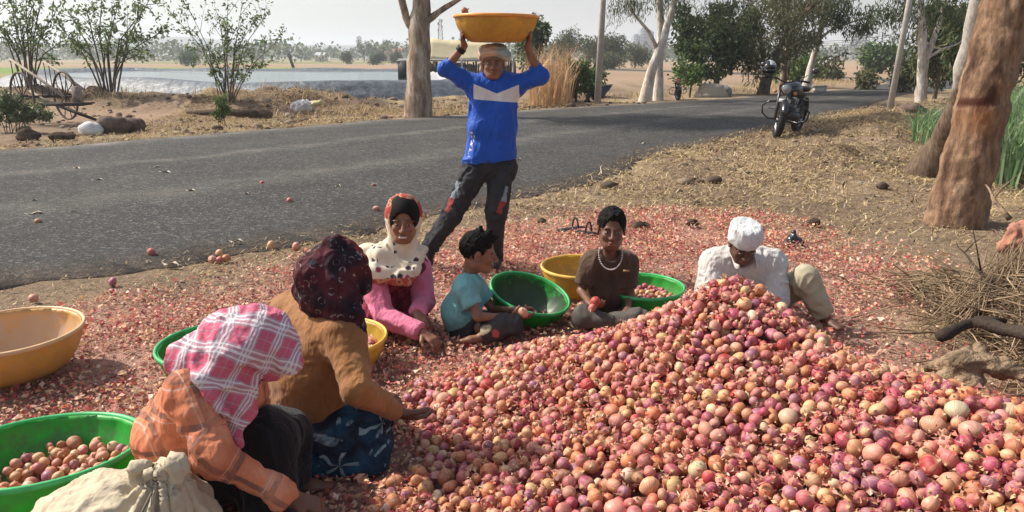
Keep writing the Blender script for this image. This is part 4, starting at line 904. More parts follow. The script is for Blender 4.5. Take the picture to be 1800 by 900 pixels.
F.cone(j['neck']+A(-.02, .02, -.01), j['shl']+A(.02, .02, .045), .072, .080, .06); F.cone(j['neck']+A(0, 0, -.02), j['shr']+A(-.01, 0, .02), .07, .058, .05); F.cone(j['shl']+A(-.02, .03, .06), j['shl']+A(-.06, .15, -.06), .08, .06, .06)
F.cone(P(668, 445, 4.04), P(722, 478, 4.02), .045, .034, .05); F.cone(P(722, 474, 4.02), P(744, 440, 4.10), .032, .03, .05); F.cone(P(660, 480, 3.98), P(715, 490, 3.98), .05, .035, .04)
F.ell(T(0, .13, -.022), (.086, .150, .120), hR, .01, 'cut')
def gcol(V):
    L = V-hc; n = fbm(V[:, 0]*30, V[:, 1]*30, V[:, 2]*30, 2, 4); c = np.tile(A(.66, .57, .44), (len(V), 1))*(.85+.3*n)[:, None]
    cell = np.floor(V*26+fbm(V[:, 0]*12, V[:, 1]*12, V[:, 2]*12, 2, 6)[:, None]*2); hh = _h(cell[:, 0].astype(int), cell[:, 1].astype(int), cell[:, 2].astype(int), 5); fr = V*26-np.floor(V*26); ctr_ = (np.linalg.norm(fr-.5, axis=1) < .30+.16*hh)
    c[(hh > .74) & ctr_] = (.05, .035, .05); c[(hh > .66) & (hh <= .74) & ctr_] = (.36, .05, .09)
    red = ((L[:, 2] > .02) | ((V[:, 2] < j['shl'][2]-.0) & (L[:, 1] < .1))) ; rn = fbm(V[:, 0]*38, V[:, 1]*38, V[:, 2]*38, 2, 9)
    c[red & (rn > .50)] = (.36, .065, .05); c[red & (rn <= .50)] = (.50, .27, .17); c[red & (rn < .36)] = (.20, .06, .05); return c
cloth_obj('headscarf', F, colmat('flowered_scarf', .85, .2, .35, 70, .004), m, [dict(amp=.011, sc=12, stretch=[((.6, 0, -.8), .3)], seed=101)], colf=gcol)
F = Fld(hc-.16, hc+.16, .004); F.ell(T(0, -.018, .032), (.091, .112, .108), hR, .01); F.ell(T(0, .130, -.035), (.072, .125, .108), hR, .008, 'cut'); F.ell(T(0, -.05, -.16), (.1, .12, .1), hR, .01, 'cut')
cloth_obj('hair', F, M_hair, m)
M_bang = simple('brass_bangle', (.55, .38, .14), .35, .5, .2, metal=.8)
w0 = j['wrl']-(j['wrl']-j['ell'])*.02; ax_ = frame(j['wrl']-j['ell']); MB().tube([w0+ax_@A(math.cos(t)*.034, 0, math.sin(t)*.034) for t in np.linspace(0, 6.283, 20)], .004, 6, cap=False).build('bangle', M_bang, m)

# ---------------------------------------------------------------- small boy in turquoise
j = dict(neck=P(826, 484, 4.06), shl=P(818, 506, 3.94), shr=P(832, 500, 4.17), mid=P(812, 545, 4.08), pelvis=P(816, 573, 4.12), hipl=P(818, 576, 4.04), hipr=P(822, 572, 4.2),
         ell=P(840, 556, 3.88), wrl=P(896, 560, 3.90), elr=P(868, 545, 4.16), wrr=P(908, 545, 4.00), knl=P(898, 571, 3.86), anl=P(850, 588, 3.86), knr=P(895, 560, 4.22), anr=P(875, 578, 4.04))
for k in ('anl', 'anr'): j[k][2] = max(.04, j[k][2])
m = person('small boy in a turquoise shirt sitting cross legged and looking towards the heap', [j['pelvis'][0], 4.1, 0])
hc = P(842, 444, 4.05); hR = frame((1, .06, -.18)); s = .72
make_body(m, j, s, hc, hR, .95, TONE, res=.0045, hands=[(j['wrl'], P(922, 552, 3.90)-j['wrl'], A(0, .6, .6), .78, 1, .55, .1), (j['wrr'], P(925, 556, 3.96)-j['wrr'], A(.1, -.5, .6), .78, -1, .5, .1)], feet=[(j['anl'], (-.8, -.2, 0))], jaw=.95)
hair_obj(m, hc, hR, .96, tuft=[(0, .02, .10, .005, .045, .135, .035), (-.01, -.02, .11, -.01, -.015, .142, .035), (0, .06, .09, 0, .085, .105, .025)], seed=3)
F = fld_for([j[k] for k in ('shl', 'shr', 'ell', 'elr', 'pelvis', 'hipl', 'hipr')], .13, .005); torso(F, j, s, .018, belly=.115)
for q in 'lr': F.cone(j['sh'+q], j['sh'+q]+(j['el'+q]-j['sh'+q])*.55, .052, .052, .03); F.plane(j['sh'+q]+(j['el'+q]-j['sh'+q])*.62, j['el'+q]-j['sh'+q], .09)
F.cone(j['neck']+A(-.01, 0, .0), hc, .046, None, .006, 'cut'); F.plane(j['pelvis']+A(0, 0, -.03), (0, 0, -1), .25)
mm = fabric('turquoise_shirt', (.15, .36, .38), .85, 400, .25, .2); cloth_obj('shirt', F, mm.m, m, [dict(amp=.007, sc=15, stretch=[((.5, 0, 1), .5)], seed=111)])
F = Fld(j['neck']-.12, j['neck']+.12, .004); F.cone(j['neck']+A(-.01, -.04, -.006), j['neck']+A(-.01, .04, -.006), .040, None, .01); F.cone(j['neck']+A(-.01, 0, .004), hc, .045, None, .004, 'cut'); F.plane(j['neck']+A(0, 0, .022), (.3, 0, 1), .1)
cloth_obj('collar', F, mm.m, m)
def pants(par, j, s, col, seed, fr=1., patch=None, mat=None):
    F = fld_for([j[k] for k in ('pelvis', 'knl', 'knr', 'anl', 'anr', 'hipl', 'hipr')], .15, .006); F.cone(j['hipl'], j['hipr'], .105*s, None, .04)
    for q in 'lr': F.cone(j['hip'+q], j['kn'+q], .100*s, .075*s, .04); F.cone(j['kn'+q], j['an'+q], .072*s, .060*s, .02); F.plane(j['an'+q]+(j['an'+q]-j['kn'+q])*.02, j['an'+q]-j['kn'+q], .1)
    F.floor(.005)
    def cf(V):
        c = np.tile(np.array(col, float), (len(V), 1))*(.8+.4*fbm(V[:, 0]*12, V[:, 1]*12, V[:, 2]*12, 3, seed))[:, None]
        for (p, r, pc) in (patch or []): c[np.linalg.norm(V-p, axis=1) < r*(.4+1.2*fbm(V[:, 0]*22, V[:, 1]*22, V[:, 2]*22, 3, 8))] = pc
        return c
    return cloth_obj('trousers', F, mat or M_trou, par, [dict(amp=.009, sc=13, seed=seed)], colf=cf)
M_trou = colmat('trouser_cloth', .85, .15, .35, 70, .004)
pants(m, j, .80, (.040, .038, .040), 121, patch=[(P(850, 578, 3.82), .035, (.30, .25, .17)), (P(872, 588, 3.80), .022, (.38, .08, .08))])
hold = [(P(919, 549, 3.88), .030, 5, 'held in both hands by the boy in turquoise')]

# ---------------------------------------------------------------- boy in brown
j = dict(neck=P(1072, 442, 4.24), shl=P(1038, 461, 4.24), shr=P(1104, 461, 4.28), mid=P(1066, 510, 4.28), pelvis=P(1066, 556, 4.34), hipl=P(1046, 560, 4.32), hipr=P(1088, 560, 4.34),
         ell=P(1022, 512, 4.20), wrl=P(1036, 532, 4.02), elr=P(1108, 518, 4.24), wrr=P(1103, 545, 4.10), knl=P(1026, 556, 4.02), knr=P(1122, 560, 4.05), anl=P(1075, 570, 3.98), anr=P(1060, 575, 4.10))
for k in ('anl', 'anr'): j[k][2] = max(.05, j[k][2])
m = person('boy in a brown shirt and bead necklace facing the viewer from behind the heap', [j['pelvis'][0], 4.3, 0])
hc = P(1075, 403, 4.18); hR = frame((-.05, -1, -.02), (.05, 0, 1)); s = .68
make_body(m, j, s, hc, hR, .97, (.15, .07, .042), res=.0045, hands=[(j['wrl'], P(1050, 540, 3.95)-j['wrl'], A(.3, -.4, .8), .8, -1, .6, .1), (j['wrr'], A(-.3, -.6, -.2), A(0, 0, -1), .8, 1, .4, .1)], jaw=.92)
hair_obj(m, hc, hR, .99, vol=1.02, tuft=[(.0, .06, .09, .02, .095, .085, .03), (-.03, .05, .10, -.02, .09, .10, .025)], seed=5)
F = fld_for([j[k] for k in ('shl', 'shr', 'ell', 'elr', 'pelvis', 'hipl', 'hipr')], .13, .005); torso(F, j, s, .020, belly=.105)
for q in 'lr': F.cone(j['sh'+q], j['sh'+q]+(j['el'+q]-j['sh'+q])*.72, .054, .052, .03); F.plane(j['sh'+q]+(j['el'+q]-j['sh'+q])*.78, j['el'+q]-j['sh'+q], .09)
F.cone(j['neck']+A(0, -.015, -.01), hc, .050, None, .006, 'cut'); F.plane(j['pelvis']+A(0, 0, -.02), (0, 0, -1), .25)
mm = fabric('brown_tshirt', (.075, .045, .030), .85, 400, .25, .3); cloth_obj('shirt', F, mm.m, m, [dict(amp=.007, sc=14, stretch=[((.2, 0, 1), .5)], seed=131)])
MB().box(P(1101, 476, 4.165), (.035, .004, .012)).build('shirt_logo', simple('yellow_print', (.42, .30, .12)), m)
nk = MB(); cN = j['neck']+A(0, -.045, 0)
arc = [P(1072, 443, 4.19)+A(math.sin(t)*.066, -.030-.035*max(0, math.cos(t)), -.085*max(-.35, math.cos(t))+.0) for t in np.linspace(-2.0, 2.0, 30)]
for p in arc: nk.ball(p, .0048, n=6, m=4)
nk.build('necklace', simple('white_beads', (.6, .55, .5), .4, .5), m)
pants(m, j, .74, (.10, .09, .08), 141)
hold.append((P(1046, 531, 3.94), .032, 7, 'held by the boy in brown')); hold.append((P(1041, 541, 3.92), .024, 0, 'in the fingers of the boy in brown'))

# ---------------------------------------------------------------- old man in the white cap
j = dict(neck=P(1306, 450, 4.22), shl=P(1254, 462, 4.30), shr=P(1358, 462, 4.30), mid=P(1306, 500, 4.42), pelvis=P(1315, 536, 4.58), hipl=P(1290, 540, 4.56), hipr=P(1345, 538, 4.56),
         ell=P(1242, 528, 4.18), wrl=P(1290, 550, 3.98), elr=P(1366, 528, 4.18), wrr=P(1325, 550, 3.98), knr=P(1416, 489, 4.22), anr=P(1446, 560, 4.20), knl=P(1240, 560, 4.3), anl=P(1300, 565, 4.25))
for k in ('anl', 'anr', 'knl'): j[k][2] = max(.07, j[k][2])
m = person('old man in a white shirt and white cap bending over the heap', [j['pelvis'][0], 4.5, 0])
hc = P(1307, 428, 4.10); hR = frame((-.02, -.85, -.56), (0, -.4, .8)); s = .98
make_body(m, j, s, hc, hR, .93, (.11, .052, .033), hands=[(j['wrl'], A(.3, -.8, -.3), A(0, 0, -1), .95, -1, .4, .1), (j['wrr'], A(-.2, -.8, -.3), A(0, 0, -1), .95, 1, .4, .1)], feet=[(j['anr'], (.2, -1, 0))])
F = Fld(hc-.2, hc+.2, .004); T = lambda x, y, z: hc+hR@(A(x, y, z)*.95)
F.cone(T(0, -.012, .045), T(0, -.03, .112), .094, .084, .01); F.plane(T(0, -.02, .125), hR@A(0, -.1, 1), .14, .02); F.plane(T(0, 0, .040), hR@A(0, -.12, -1), .14)
mm = fabric('white_cap_cloth', (.62, .63, .62), .85, 300, .25, .08); cloth_obj('cap', F, mm.m, m, [dict(amp=.005, sc=16, stretch=[((1, 0, 0), .4)], seed=151)])
F = fld_for([j[k] for k in ('shl', 'shr', 'ell', 'elr', 'wrl', 'pelvis', 'hipl', 'hipr')], .17, .006); torso(F, j, s, .024, belly=.10)
for q in 'lr': F.cone(j['sh'+q], j['el'+q], .072, .066, .04); F.cone(j['el'+q], j['wr'+q], .060, .045, .02); F.plane(j['wr'+q]-(j['wr'+q]-j['el'+q])*.1, j['wr'+q]-j['el'+q], .09)
F.cone(j['neck']+A(0, -.02, 0), hc, .066, None, .01, 'cut'); F.cone(P(1307, 455, 4.10), P(1309, 482, 4.13), .045, .006, .01, 'cut'); F.floor(.006)
mm = fabric('white_shirt', (.52, .49, .46), .8, 400, .2, .12); cloth_obj('shirt', F, mm.m, m, [dict(amp=.008, sc=10, stretch=[((0, 0, 1), .35)], seed=161), dict(amp=.005, sc=28, seed=9)])
for sg in (-1, 1):
    F = Fld(j['neck']-.16, j['neck']+.16, .004); c0 = j['neck']; F.cone(c0+A(sg*.060, -.01, .025), c0+A(sg*.055, -.09, -.035), .024, .020, .01, flat=(nrm(A(sg, -.6, .3)), .35)); cloth_obj('collar', F, mm.m, m)
pants(m, j, .95, (.44, .39, .28), 171, mat=M_trou)
# ================================================================ plastic basins
def plastic(name, c, dirt=(.16, .11, .08), amt=.5, tr=.35):
    m = NT(name, .42, .4); o = m.coord('Object'); p = m.sep(m.attr('pat', 'Vector')); n = m.noise(o, 9, 6, .7); n2 = m.noise(o, 45, 4, .7)
    lo = tuple(x*.72 for x in c); cc = m.mix(m.ramp(m.noise(o, 5, 4), [(.35, 0.), (.65, 1.)]), lo, tuple(min(.85, x*1.12) for x in c))
    # scuffs everywhere, more grime inside towards the bottom
    inside = m.math('MULTIPLY', p[2], m.ramp(p[1], [(.0, 1.), (.6, .75), (1., .15)])); d = m.math('MULTIPLY', m.math('ADD', m.math('MULTIPLY', inside, amt), .42), m.ramp(m.math('ADD', n, m.math('MULTIPLY', n2, .5)), [(.55, 0.15), (.85, 1.)]))
    drip = m.noise(m.scale(o, (1, 1, .12)), 14, 4, .6); d = m.math('MAXIMUM', d, m.math('MULTIPLY', m.ramp(drip, [(.54, 0.), (.70, .65)]), amt))
    cc = m.mix(d, cc, dirt); m.base(cc)
    t = m.n('ShaderNodeBsdfTranslucent'); m.l(cc, t.inputs[0]); x = m.n('ShaderNodeMixShader'); m.l(m.math('MULTIPLY', m.math('SUBTRACT', 1., d), tr), x.inputs[0]); ou = m.t.nodes['Material Output']; m.l(m.b.outputs[0], x.inputs[1]); m.l(t.outputs[0], x.inputs[2]); m.l(x.outputs[0], ou.inputs[0])
    m.bump(n2, .15, .003); return m.m
M_green = plastic('green_plastic', (.022, .60, .06), (.10, .12, .06), .5, .5); M_orange = plastic('orange_plastic', (.80, .43, .05), (.34, .16, .055), .9); M_yellow = plastic('yellow_plastic', (.78, .48, .04), (.28, .18, .07), .35); M_buff = plastic('dusty_orange_plastic', (.80, .40, .05), (.56, .38, .24), 1.5, .3); M_grimy = plastic('grimy_green_plastic', (.022, .60, .06), (.035, .07, .035), 1.7, .45); M_deepyellow = plastic('deep_yellow_plastic', (.80, .46, .03), (.28, .18, .07), .4)
RIMC = {}
def rimcol(m, c):
    if m.name not in RIMC: RIMC[m.name] = simple(m.name+'_rim', c, .45, .4, .18, 12)
    return RIMC[m.name]
def basin(label, c, R, H, mat, rc_, tilt=(0, 0), rot=0):
    """c = centre of the rim's plane"""
    Rm = rotm('X', tilt[0])@rotm('Y', tilt[1]); c = np.asarray(c, float); base = c+Rm@A(0, 0, -H)
    e = empty('basin', base, label, 'basin', 'plastic basins')
    n = 56; pr = []
    for t in np.linspace(0, 1, 12): pr.append((R*(.62+.36*t**.62)*1., -H+H*t, 0, t))
    outer = [(0.001, -H, 0, 0), (R*.30, -H, 0, 0), (R*.58, -H+.001, 0, 0), (R*.64, -H+.010, 0, .03)]+[(R*(.66+.30*math.sin(t*1.5708)**.8), -H+.010+(H-.016)*t, 0, t) for t in np.linspace(.08, 1, 10)]
    inner = [(r-.0055, z+.004, 1, t) for r, z, _, t in outer[::-1]][:-1]+[(0.001, -H+.005, 1, 0)]
    full = outer+inner; a = np.arange(n)*2*math.pi/n; V = []; pat = []
    for r, z, i_, t in full:
        rib = 1+.016*np.cos(a*16)*(1 if .1 < t < .95 else 0); V.append(np.stack([np.cos(a)*r*rib, np.sin(a)*r*rib, np.full(n, z)], 1)); pat.append(np.stack([a/6.283, np.full(n, t), np.full(n, float(i_))], 1))
    V = np.concatenate(V)@Rm.T+c; m = len(full); F = [[i*n+k, i*n+(k+1) % n, (i+1)*n+(k+1) % n, (i+1)*n+k] for i in range(m-1) for k in range(n)]
    mesh_np('bowl', V, F, mat, e, attrs={'pat': ('FLOAT_VECTOR', np.concatenate(pat))})
    b = MB(); lip = [(R*.955, -.012), (R*.965, .000), (R*.985, .006), (R*1.008, .003), (R*1.016, -.006), (R*1.008, -.015), (R*.99, -.016), (R*.985, -.008)]
    b.lathe(lip, 64, c, Rm, closed=True); b.build('rim', rimcol(mat, rc_), e)
    return e, base, Rm
def fill(base, Rm, R, H, top, where, n=200, rr=(.018, .028), ci_=None, slope=(0, 0), cmax=1.0):
    h = Heap(.07); cnt_ = 0
    for k in range(n*7):
        if cnt_ >= n: break
        a = rnd.uniform(0, 6.283); q = R*.90*math.sqrt(rnd.random()); r = rnd.uniform(*rr)
        x, y = q*math.cos(a), q*math.sin(a); tp = top+slope[0]*x+slope[1]*y
        z = h.rest(x, y, r, .008)
        rin = R*(.62+.34*math.sin(min(1, max(0, z/H))*1.57)**.8)-.008
        if q > rin-r or z+r*.7 > tp: continue
        h.put(x, y, z, r); cnt_ += 1; p = base+Rm@A(x, y, z); on_list.append((p[0], p[1], p[2], r, where, ci_() if ci_ else None))
GR, OR, YE = (.05, .42, .14), (.72, .30, .06), (.75, .47, .08)
M_greenrim = None
e, b0, Rm = basin('orange basin carried on the head of the standing man', P(872, 28, Ym-.10), .285, .172, M_orange, OR, (0, .01))
fill(b0, Rm, .285, .172, .162, 'basin', 120, (.02, .03))
on_list.append((*(b0+A(-.205, -.05, .20)), .028, 'riding at the side of the basin on the standing man', 8))
e, b0, Rm = basin('empty dusty orange basin beside the road, cut by the frame edge', G(14, 580, .235), .325, .215, M_buff, (.66, .42, .22), (.03, .0))
e, b0, Rm = basin('green basin half full of onions, nearest the viewer', G(70, 787, .21), .325, .205, M_green, GR, (-.085, -.01))
fill(b0, Rm, .325, .205, .105, 'basin', 330, (.015, .025), slope=(.06, .14), ci_=lambda: rnd.choice([5, 8, 4, 5, 0, 3, 6, 2]))
e, b0, Rm = basin('yellow basin under the tied cloth sack', G(190, 965, .19), .29, .19, M_yellow, YE)
e, b0, Rm = basin('green basin with dark onions behind the plaid scarfed woman', G(392, 602, .19), .30, .20, M_green, GR, (.02, 0))
fill(b0, Rm, .30, .20, .145, 'basin', 230, (.018, .028), ci_=lambda: rnd.choice([2, 2, 1, 8]))
e, b0, Rm = basin('small yellow basin of onion peelings in front of the mustard blouse', G(588, 590, .17), .255, .175, M_yellow, YE, (.03, 0))
fill(b0, Rm, .255, .175, .10, 'basin', 150, (.016, .026), ci_=lambda: rnd.choice([0, 5, 5, 6, 3])); b6 = b0
e, b0, Rm = basin('empty grimy green basin tipped on its side edge between the two boys', P(932, 514, 4.27)+A(0, 0, 0), .238, .17, M_grimy, GR, (.20, .25))
e, b0, Rm = basin('yellow basin behind the boy in brown', G(1018, 467, .20), .245, .18, M_deepyellow, (.76, .47, .10), (.04, 0))
e, b0, Rm = basin('green basin of small onions beside the boy in brown', G(1130, 502, .18), .245, .170, M_green, (.05, .42, .20), (.03, .0))
fill(b0, Rm, .245, .170, .135, 'basin', 220, (.015, .023), slope=(-.1, 0))
# peelings heaped in the small yellow basin
n = 900; a = rs.uniform(0, 6.283, n); q = .20*np.sqrt(rs.rand(n)); V, F, C = flakes(np.c_[b6[0]+q*np.cos(a), b6[1]+q*np.sin(a), b6[2]+.11+rs.uniform(-.02, .03, n)], .7, rs.uniform(.02, .05, n), skincols(n)*1.15, .7, .8)
tag(mesh_np('onion_peelings', V, F, M_skin, smooth=False, attrs={'col': ('FLOAT_COLOR', C)}), 'pale peelings heaped in the small yellow basin', 'peelings', kind='stuff')
# strays
for (px, py), r, ci_, wh in [((199, 503), .033, 2, 'lying alone at the asphalt edge'), ((197, 516), .019, 0, 'beside the purple one at the asphalt edge'), ((267, 450), .034, 0, 'lying alone on the near lane'), ((68, 396), .034, 8, 'lying on the road with a torn husk'), ((510, 358), .036, 0, 'lying in the middle of the road'), ((476, 356-26), .0, 0, ''), ((461, 326), .030, 7, 'lying far out on the road'), ((657, 330), .030, 8, 'lying on the road behind the girl'), ((374, 463), .032, 5, 'first in the little row at the asphalt edge'), ((386, 451), .030, 4, 'on top of the little row at the asphalt edge'), ((387, 463), .029, 0, 'second in the little row at the asphalt edge'), ((398, 461), .033, 3, 'last in the little row at the asphalt edge'), ((477, 438), .034, 4, 'on the verge above the dark headscarf'), ((521, 441), .038, 5, 'on the straw beside the dark headscarf'), ((60, 532), .03, 5, 'behind the dusty orange basin'), ((662, 372), .034, 5, 'on the road beside the girl\'s scarf'), ((742, 388), .036, 3, 'on the straw by the standing man\'s leg'), ((626, 655), .026, 0, 'below the small yellow basin'), ((640, 662), .024, 4, 'touching the mustard sleeve'), ((654, 650), .022, 5, 'rolled out from the small yellow basin')]:
    if r: g = G(px, py); on_list.append((g[0], g[1], max(0, float(hgt(g[0], g[1])))+r*.92, r, wh, ci_))
for p, r, ci_, wh in hold: on_list.append((*p, r, wh, ci_))

# ================================================================ tied cloth sack in the near corner
sc0 = P(205, 905, 1.88)
e = empty('cloth_sack', (sc0[0], 1.88, .02), 'tied cream cloth sack with a gathered knot standing in the near corner', 'sack')
F = Fld(sc0+A(-.36, -.32, -.42), sc0+A(.36, .32, .2), .006)
F.ell(sc0+A(.0, 0, -.10), (.255, .21, .20), None, .02); F.ell(sc0+A(.09, .02, -.04), (.15, .15, .14), None, .05); F.ell(sc0+A(-.12, .02, -.12), (.16, .17, .14), None, .05); kn = P(283, 836, 1.86)
F.cone(kn+A(0, 0, -.05), kn+A(0, 0, .0), .055, .022, .05); F.cone(kn, kn+A(.03, 0, .012), .016, .030, .01, flat=((0, 1, 0), .6)); F.cone(kn, kn+A(-.045, 0, .012), .014, .028, .01, flat=((0, 1, 0), .6))
V, Fc = F.mesh(); V = relax(V, Fc, 1); N = vnormals(V, Fc); d = V-kn; an = np.arctan2(d[:, 1], d[:, 0]); rr_ = np.hypot(d[:, 0], d[:, 1]); pl_ = np.sin(an*13+fbm(V[:, 0]*7, V[:, 1]*7, V[:, 2]*7, 2, 3)*9)*np.exp(-rr_*9)*.020
V = V+N*pl_[:, None]; V = folds(V, Fc, .014, 7, [((.3, 0, 1), .6)], 5); V = folds(V, Fc, .006, 19, None, 6)
mm = fabric('cream_cloth', (.50, .42, .30), .9, 300, .35, .12); mesh_np('sack_cloth', V, Fc, mm.m, e)
MB().tube([kn+A(math.cos(t)*.024, math.sin(t)*.024, -.012) for t in np.linspace(0, 6.283, 16)], .004, 6, cap=False).build('tie_string', simple('grey_string', (.25, .22, .18), .9), e)
MB().tube([kn+A(-.005, -.05, -.02), kn+A(-.012, -.13, -.06), kn+A(-.016, -.19, -.13)], .0035, 5).build('drawstring', simple('dark_string', (.14, .12, .10), .9), e)

# ================================================================ parked motorcycle (x right, y forward, z up in its own frame)
M_blk = simple('black_paint', (.012, .012, .014), .25, .6, .1); M_rub = simple('tyre_rubber', (.02, .02, .021), .85, .2, .3, 20, .3, 120); M_chr = simple('bright_metal', (.30, .30, .31), .35, .5, .1, metal=1.); M_alu = simple('cast_metal', (.09, .09, .095), .4, .5, .25, 12, metal=.8); M_glass = simple('lamp_glass', (.25, .26, .26), .08, .8, .05); M_seat = simple('black_seat', (.018, .017, .017), .6, .3, .2); M_red = simple('red_paint', (.40, .02, .02), .35, .5, .1)
def wheel(par, c, Rw, axis, tw=.055, spokes=10, name='wheel'):
    e = bpy.data.objects.new(name, None); link(e, par); e.location = tuple(c-abs_loc(par)); f = frame(axis)   # lathe axis = axis
    Rm = np.stack([f[:, 0], f[:, 2], f[:, 1]], 1); MB().lathe([(Rw-tw*1.6, -tw*.5), (Rw-tw*.7, -tw), (Rw-tw*.15, -tw*.75), (Rw, -tw*.25), (Rw, tw*.25), (Rw-tw*.15, tw*.75), (Rw-tw*.7, tw), (Rw-tw*1.6, tw*.5)], 32, c, Rm, closed=True).build('tyre', M_rub, e)
    b = MB(); b.lathe([(Rw-tw*1.9, -tw*.5), (Rw-tw*1.5, -tw*.55), (Rw-tw*1.5, tw*.55), (Rw-tw*1.9, tw*.5)], 32, c, Rm, closed=True); b.build('rim', M_chr, e)
    b = MB()
    for k in range(spokes): a = 6.283*k/spokes; d = Rm@A(math.cos(a), math.sin(a), 0); b.tube([c+d*.04, c+d*(Rw-tw*1.7)], .011, 5)
    b.tube([c-Rm[:, 2]*.07, c+Rm[:, 2]*.07], .045, 12); b.build('spokes', M_alu, e); return e
def motorcycle(label, g, head, lean, sc=1, red=False, helmet=None, simple_=False):
    e = empty('motorcycle', g, label, 'motorcycle'); f = nrm(A(*head, 0)); r = A(f[1], -f[0], 0); u = nrm(A(0, 0, 1)+r*lean); r2 = np.cross(f, u)
    W = lambda x, y, z: g+(r2*x+f*y+u*z)*sc
    steer = rotm('Z', .42); fw_ = steer@f; W2 = lambda x, y, z: W(0, .68, 0)+((steer@r2)*x+fw_*y+u*z)*sc
    wheel(e, W(0, -.68, .30), .30*sc, r2, .065*sc); wheel(e, W2(0, .06, .31), .31*sc, steer@r2, .06*sc)
    def tb(name, pts, rad_, mat, n=8, fl=None): return MB().tube(pts, np.array(rad_)*sc if np.ndim(rad_) else rad_*sc, n, flat=fl).build(name, mat, e)
    for x in (-.085, .085): tb('fork_tube', [W2(x, .06, .31), W2(x, -.02, .62), W2(x*.95, -.12, .92)], .026, M_alu)
    b = MB(); a = np.linspace(.35, 2.3, 9); fp = [W2(0, .06+.36*math.cos(t), .31+.36*math.sin(t)) for t in a]; b.tube(fp, .055*sc, 8, flat=.5); b.build('front_mudguard', M_blk, e)
    tb('handlebar', [W2(-.36, -.20, 1.02), W2(-.20, -.14, 1.03), W2(0, -.12, .96), W2(.20, -.14, 1.03), W2(.36, -.20, 1.02)], .014, M_blk)
    for x in (-1, 1):
        tb('grip', [W2(x*.30, -.18, 1.025), W2(x*.41, -.22, 1.015)], .020, M_seat)
        mr = bpy.data.objects.new('mirror', None); link(mr, e); mr.location = tuple(W2(x*.26, -.15, 1.03)-abs_loc(e))
        MB().tube([W2(x*.24, -.15, 1.03), W2(x*.36, -.12, 1.17), W2(x*.42, -.10, 1.20)], .007*sc, 6).build('mirror_stalk', M_blk, mr); MB().ball(W2(x*.44, -.10, 1.22), A(.062, .018, .045)*sc, np.stack([r2, f, u], 1)).build('mirror_head', M_blk, mr)
    hl = MB(); c = W2(0, .04, .86); hd = frame(fw_, u); hl.ball(c-fw_*.03*sc, A(.095, .085, .095)*sc, hd, 16, 10); ho = hl.build('headlight', M_blk, e); MB().lathe([(.001, .0), (.05*sc, -.01*sc), (.078*sc, -.03*sc)], 20, c+fw_*.060*sc, np.stack([hd[:, 0], hd[:, 2], hd[:, 1]], 1)).build('lamp_glass', M_glass, ho)
    for x in (-1, 1): MB().ball(W2(x*.17, .0, .80), A(.035, .03, .03)*sc).build('indicator', simple('amber_lens', (.5, .2, .03), .2, .6) if x < 0 and not simple_ else bpy.data.materials.get('amber_lens') or M_glass, e)
    MB().ball(W(0, .17, .84), A(.155, .27, .14)*sc, np.stack([r2, f, u], 1), 18, 12).build('fuel_tank', M_red if red else simple('dark_blue_paint', (.014, .018, .03), .2, .7, .1), e)
    b = MB(); b.ball(W(0, -.22, .74), A(.15, .26, .065)*sc, np.stack([r2, f, u], 1), 14, 8); b.ball(W(0, -.60, .82), A(.12, .20, .055)*sc, np.stack([r2, f, u], 1), 14, 8); b.build('seat', M_seat, e)
    b = MB(); b.box(W(0, .10, .38), A(.26, .36, .26)*sc, np.stack([r2, f, u], 1)); b.ball(W(.0, .05, .36), A(.19, .20, .14)*sc, np.stack([r2, f, u], 1))
    for k in range(7): b.box(W(0, .22, .46+.034*k), A(.20-.008*k, .20, .012)*sc, np.stack([r2, f, u], 1))
    b.build('engine', M_alu, e)
    b = MB(); b.tube([W(0, .55, .90), W(0, .42, .55), W(0, .32, .28), W(0, -.10, .24), W(0, -.40, .38)], .022*sc, 8); b.tube([W(-.1, .1, .70), W(-.12, -.5, .62), W(-.12, -.68, .34)], .018*sc, 6); b.tube([W(.1, .1, .70), W(.12, -.5, .62), W(.12, -.68, .34)], .018*sc, 6); b.build('frame', M_blk, e)
    tb('exhaust', [W(.10, .30, .44), W(.15, .36, .28), W(.17, .10, .22), W(.18, -.30, .25), W(.19, -.85, .30)], [.022, .022, .025, .042, .045], M_alu)
    b = MB(); a = np.linspace(.4, 3.0, 9); b.tube([W(0, -.68-.36*math.cos(t)*-1, .30+.37*math.sin(t)) for t in a], .07*sc, 8, flat=.5); b.build('rear_mudguard', M_blk, e)
    tb('side_stand', [W(-.10, -.05, .24), W(-.30, -.02, .0)], .012, M_alu)
    b = MB()
    for x in (-1, 1): b.tube([W(x*.05, .42, .62), W(x*.30, .44, .60), W(x*.42, .42, .50), W(x*.40, .40, .36), W(x*.28, .40, .28), W(x*.05, .36, .30)], .016*sc, 8)
    b.tube([W(-.30, .42, .47), W(.30, .42, .47)], .010*sc, 6); b.build('crash_guard', M_blk, e)
    b = MB(); b.box(W2(0, .13, .66), A(.20, .008, .06)*sc, frame(fw_, u)); b.build('number_plate', simple('plate_white', (.5, .5, .48), .5), e)
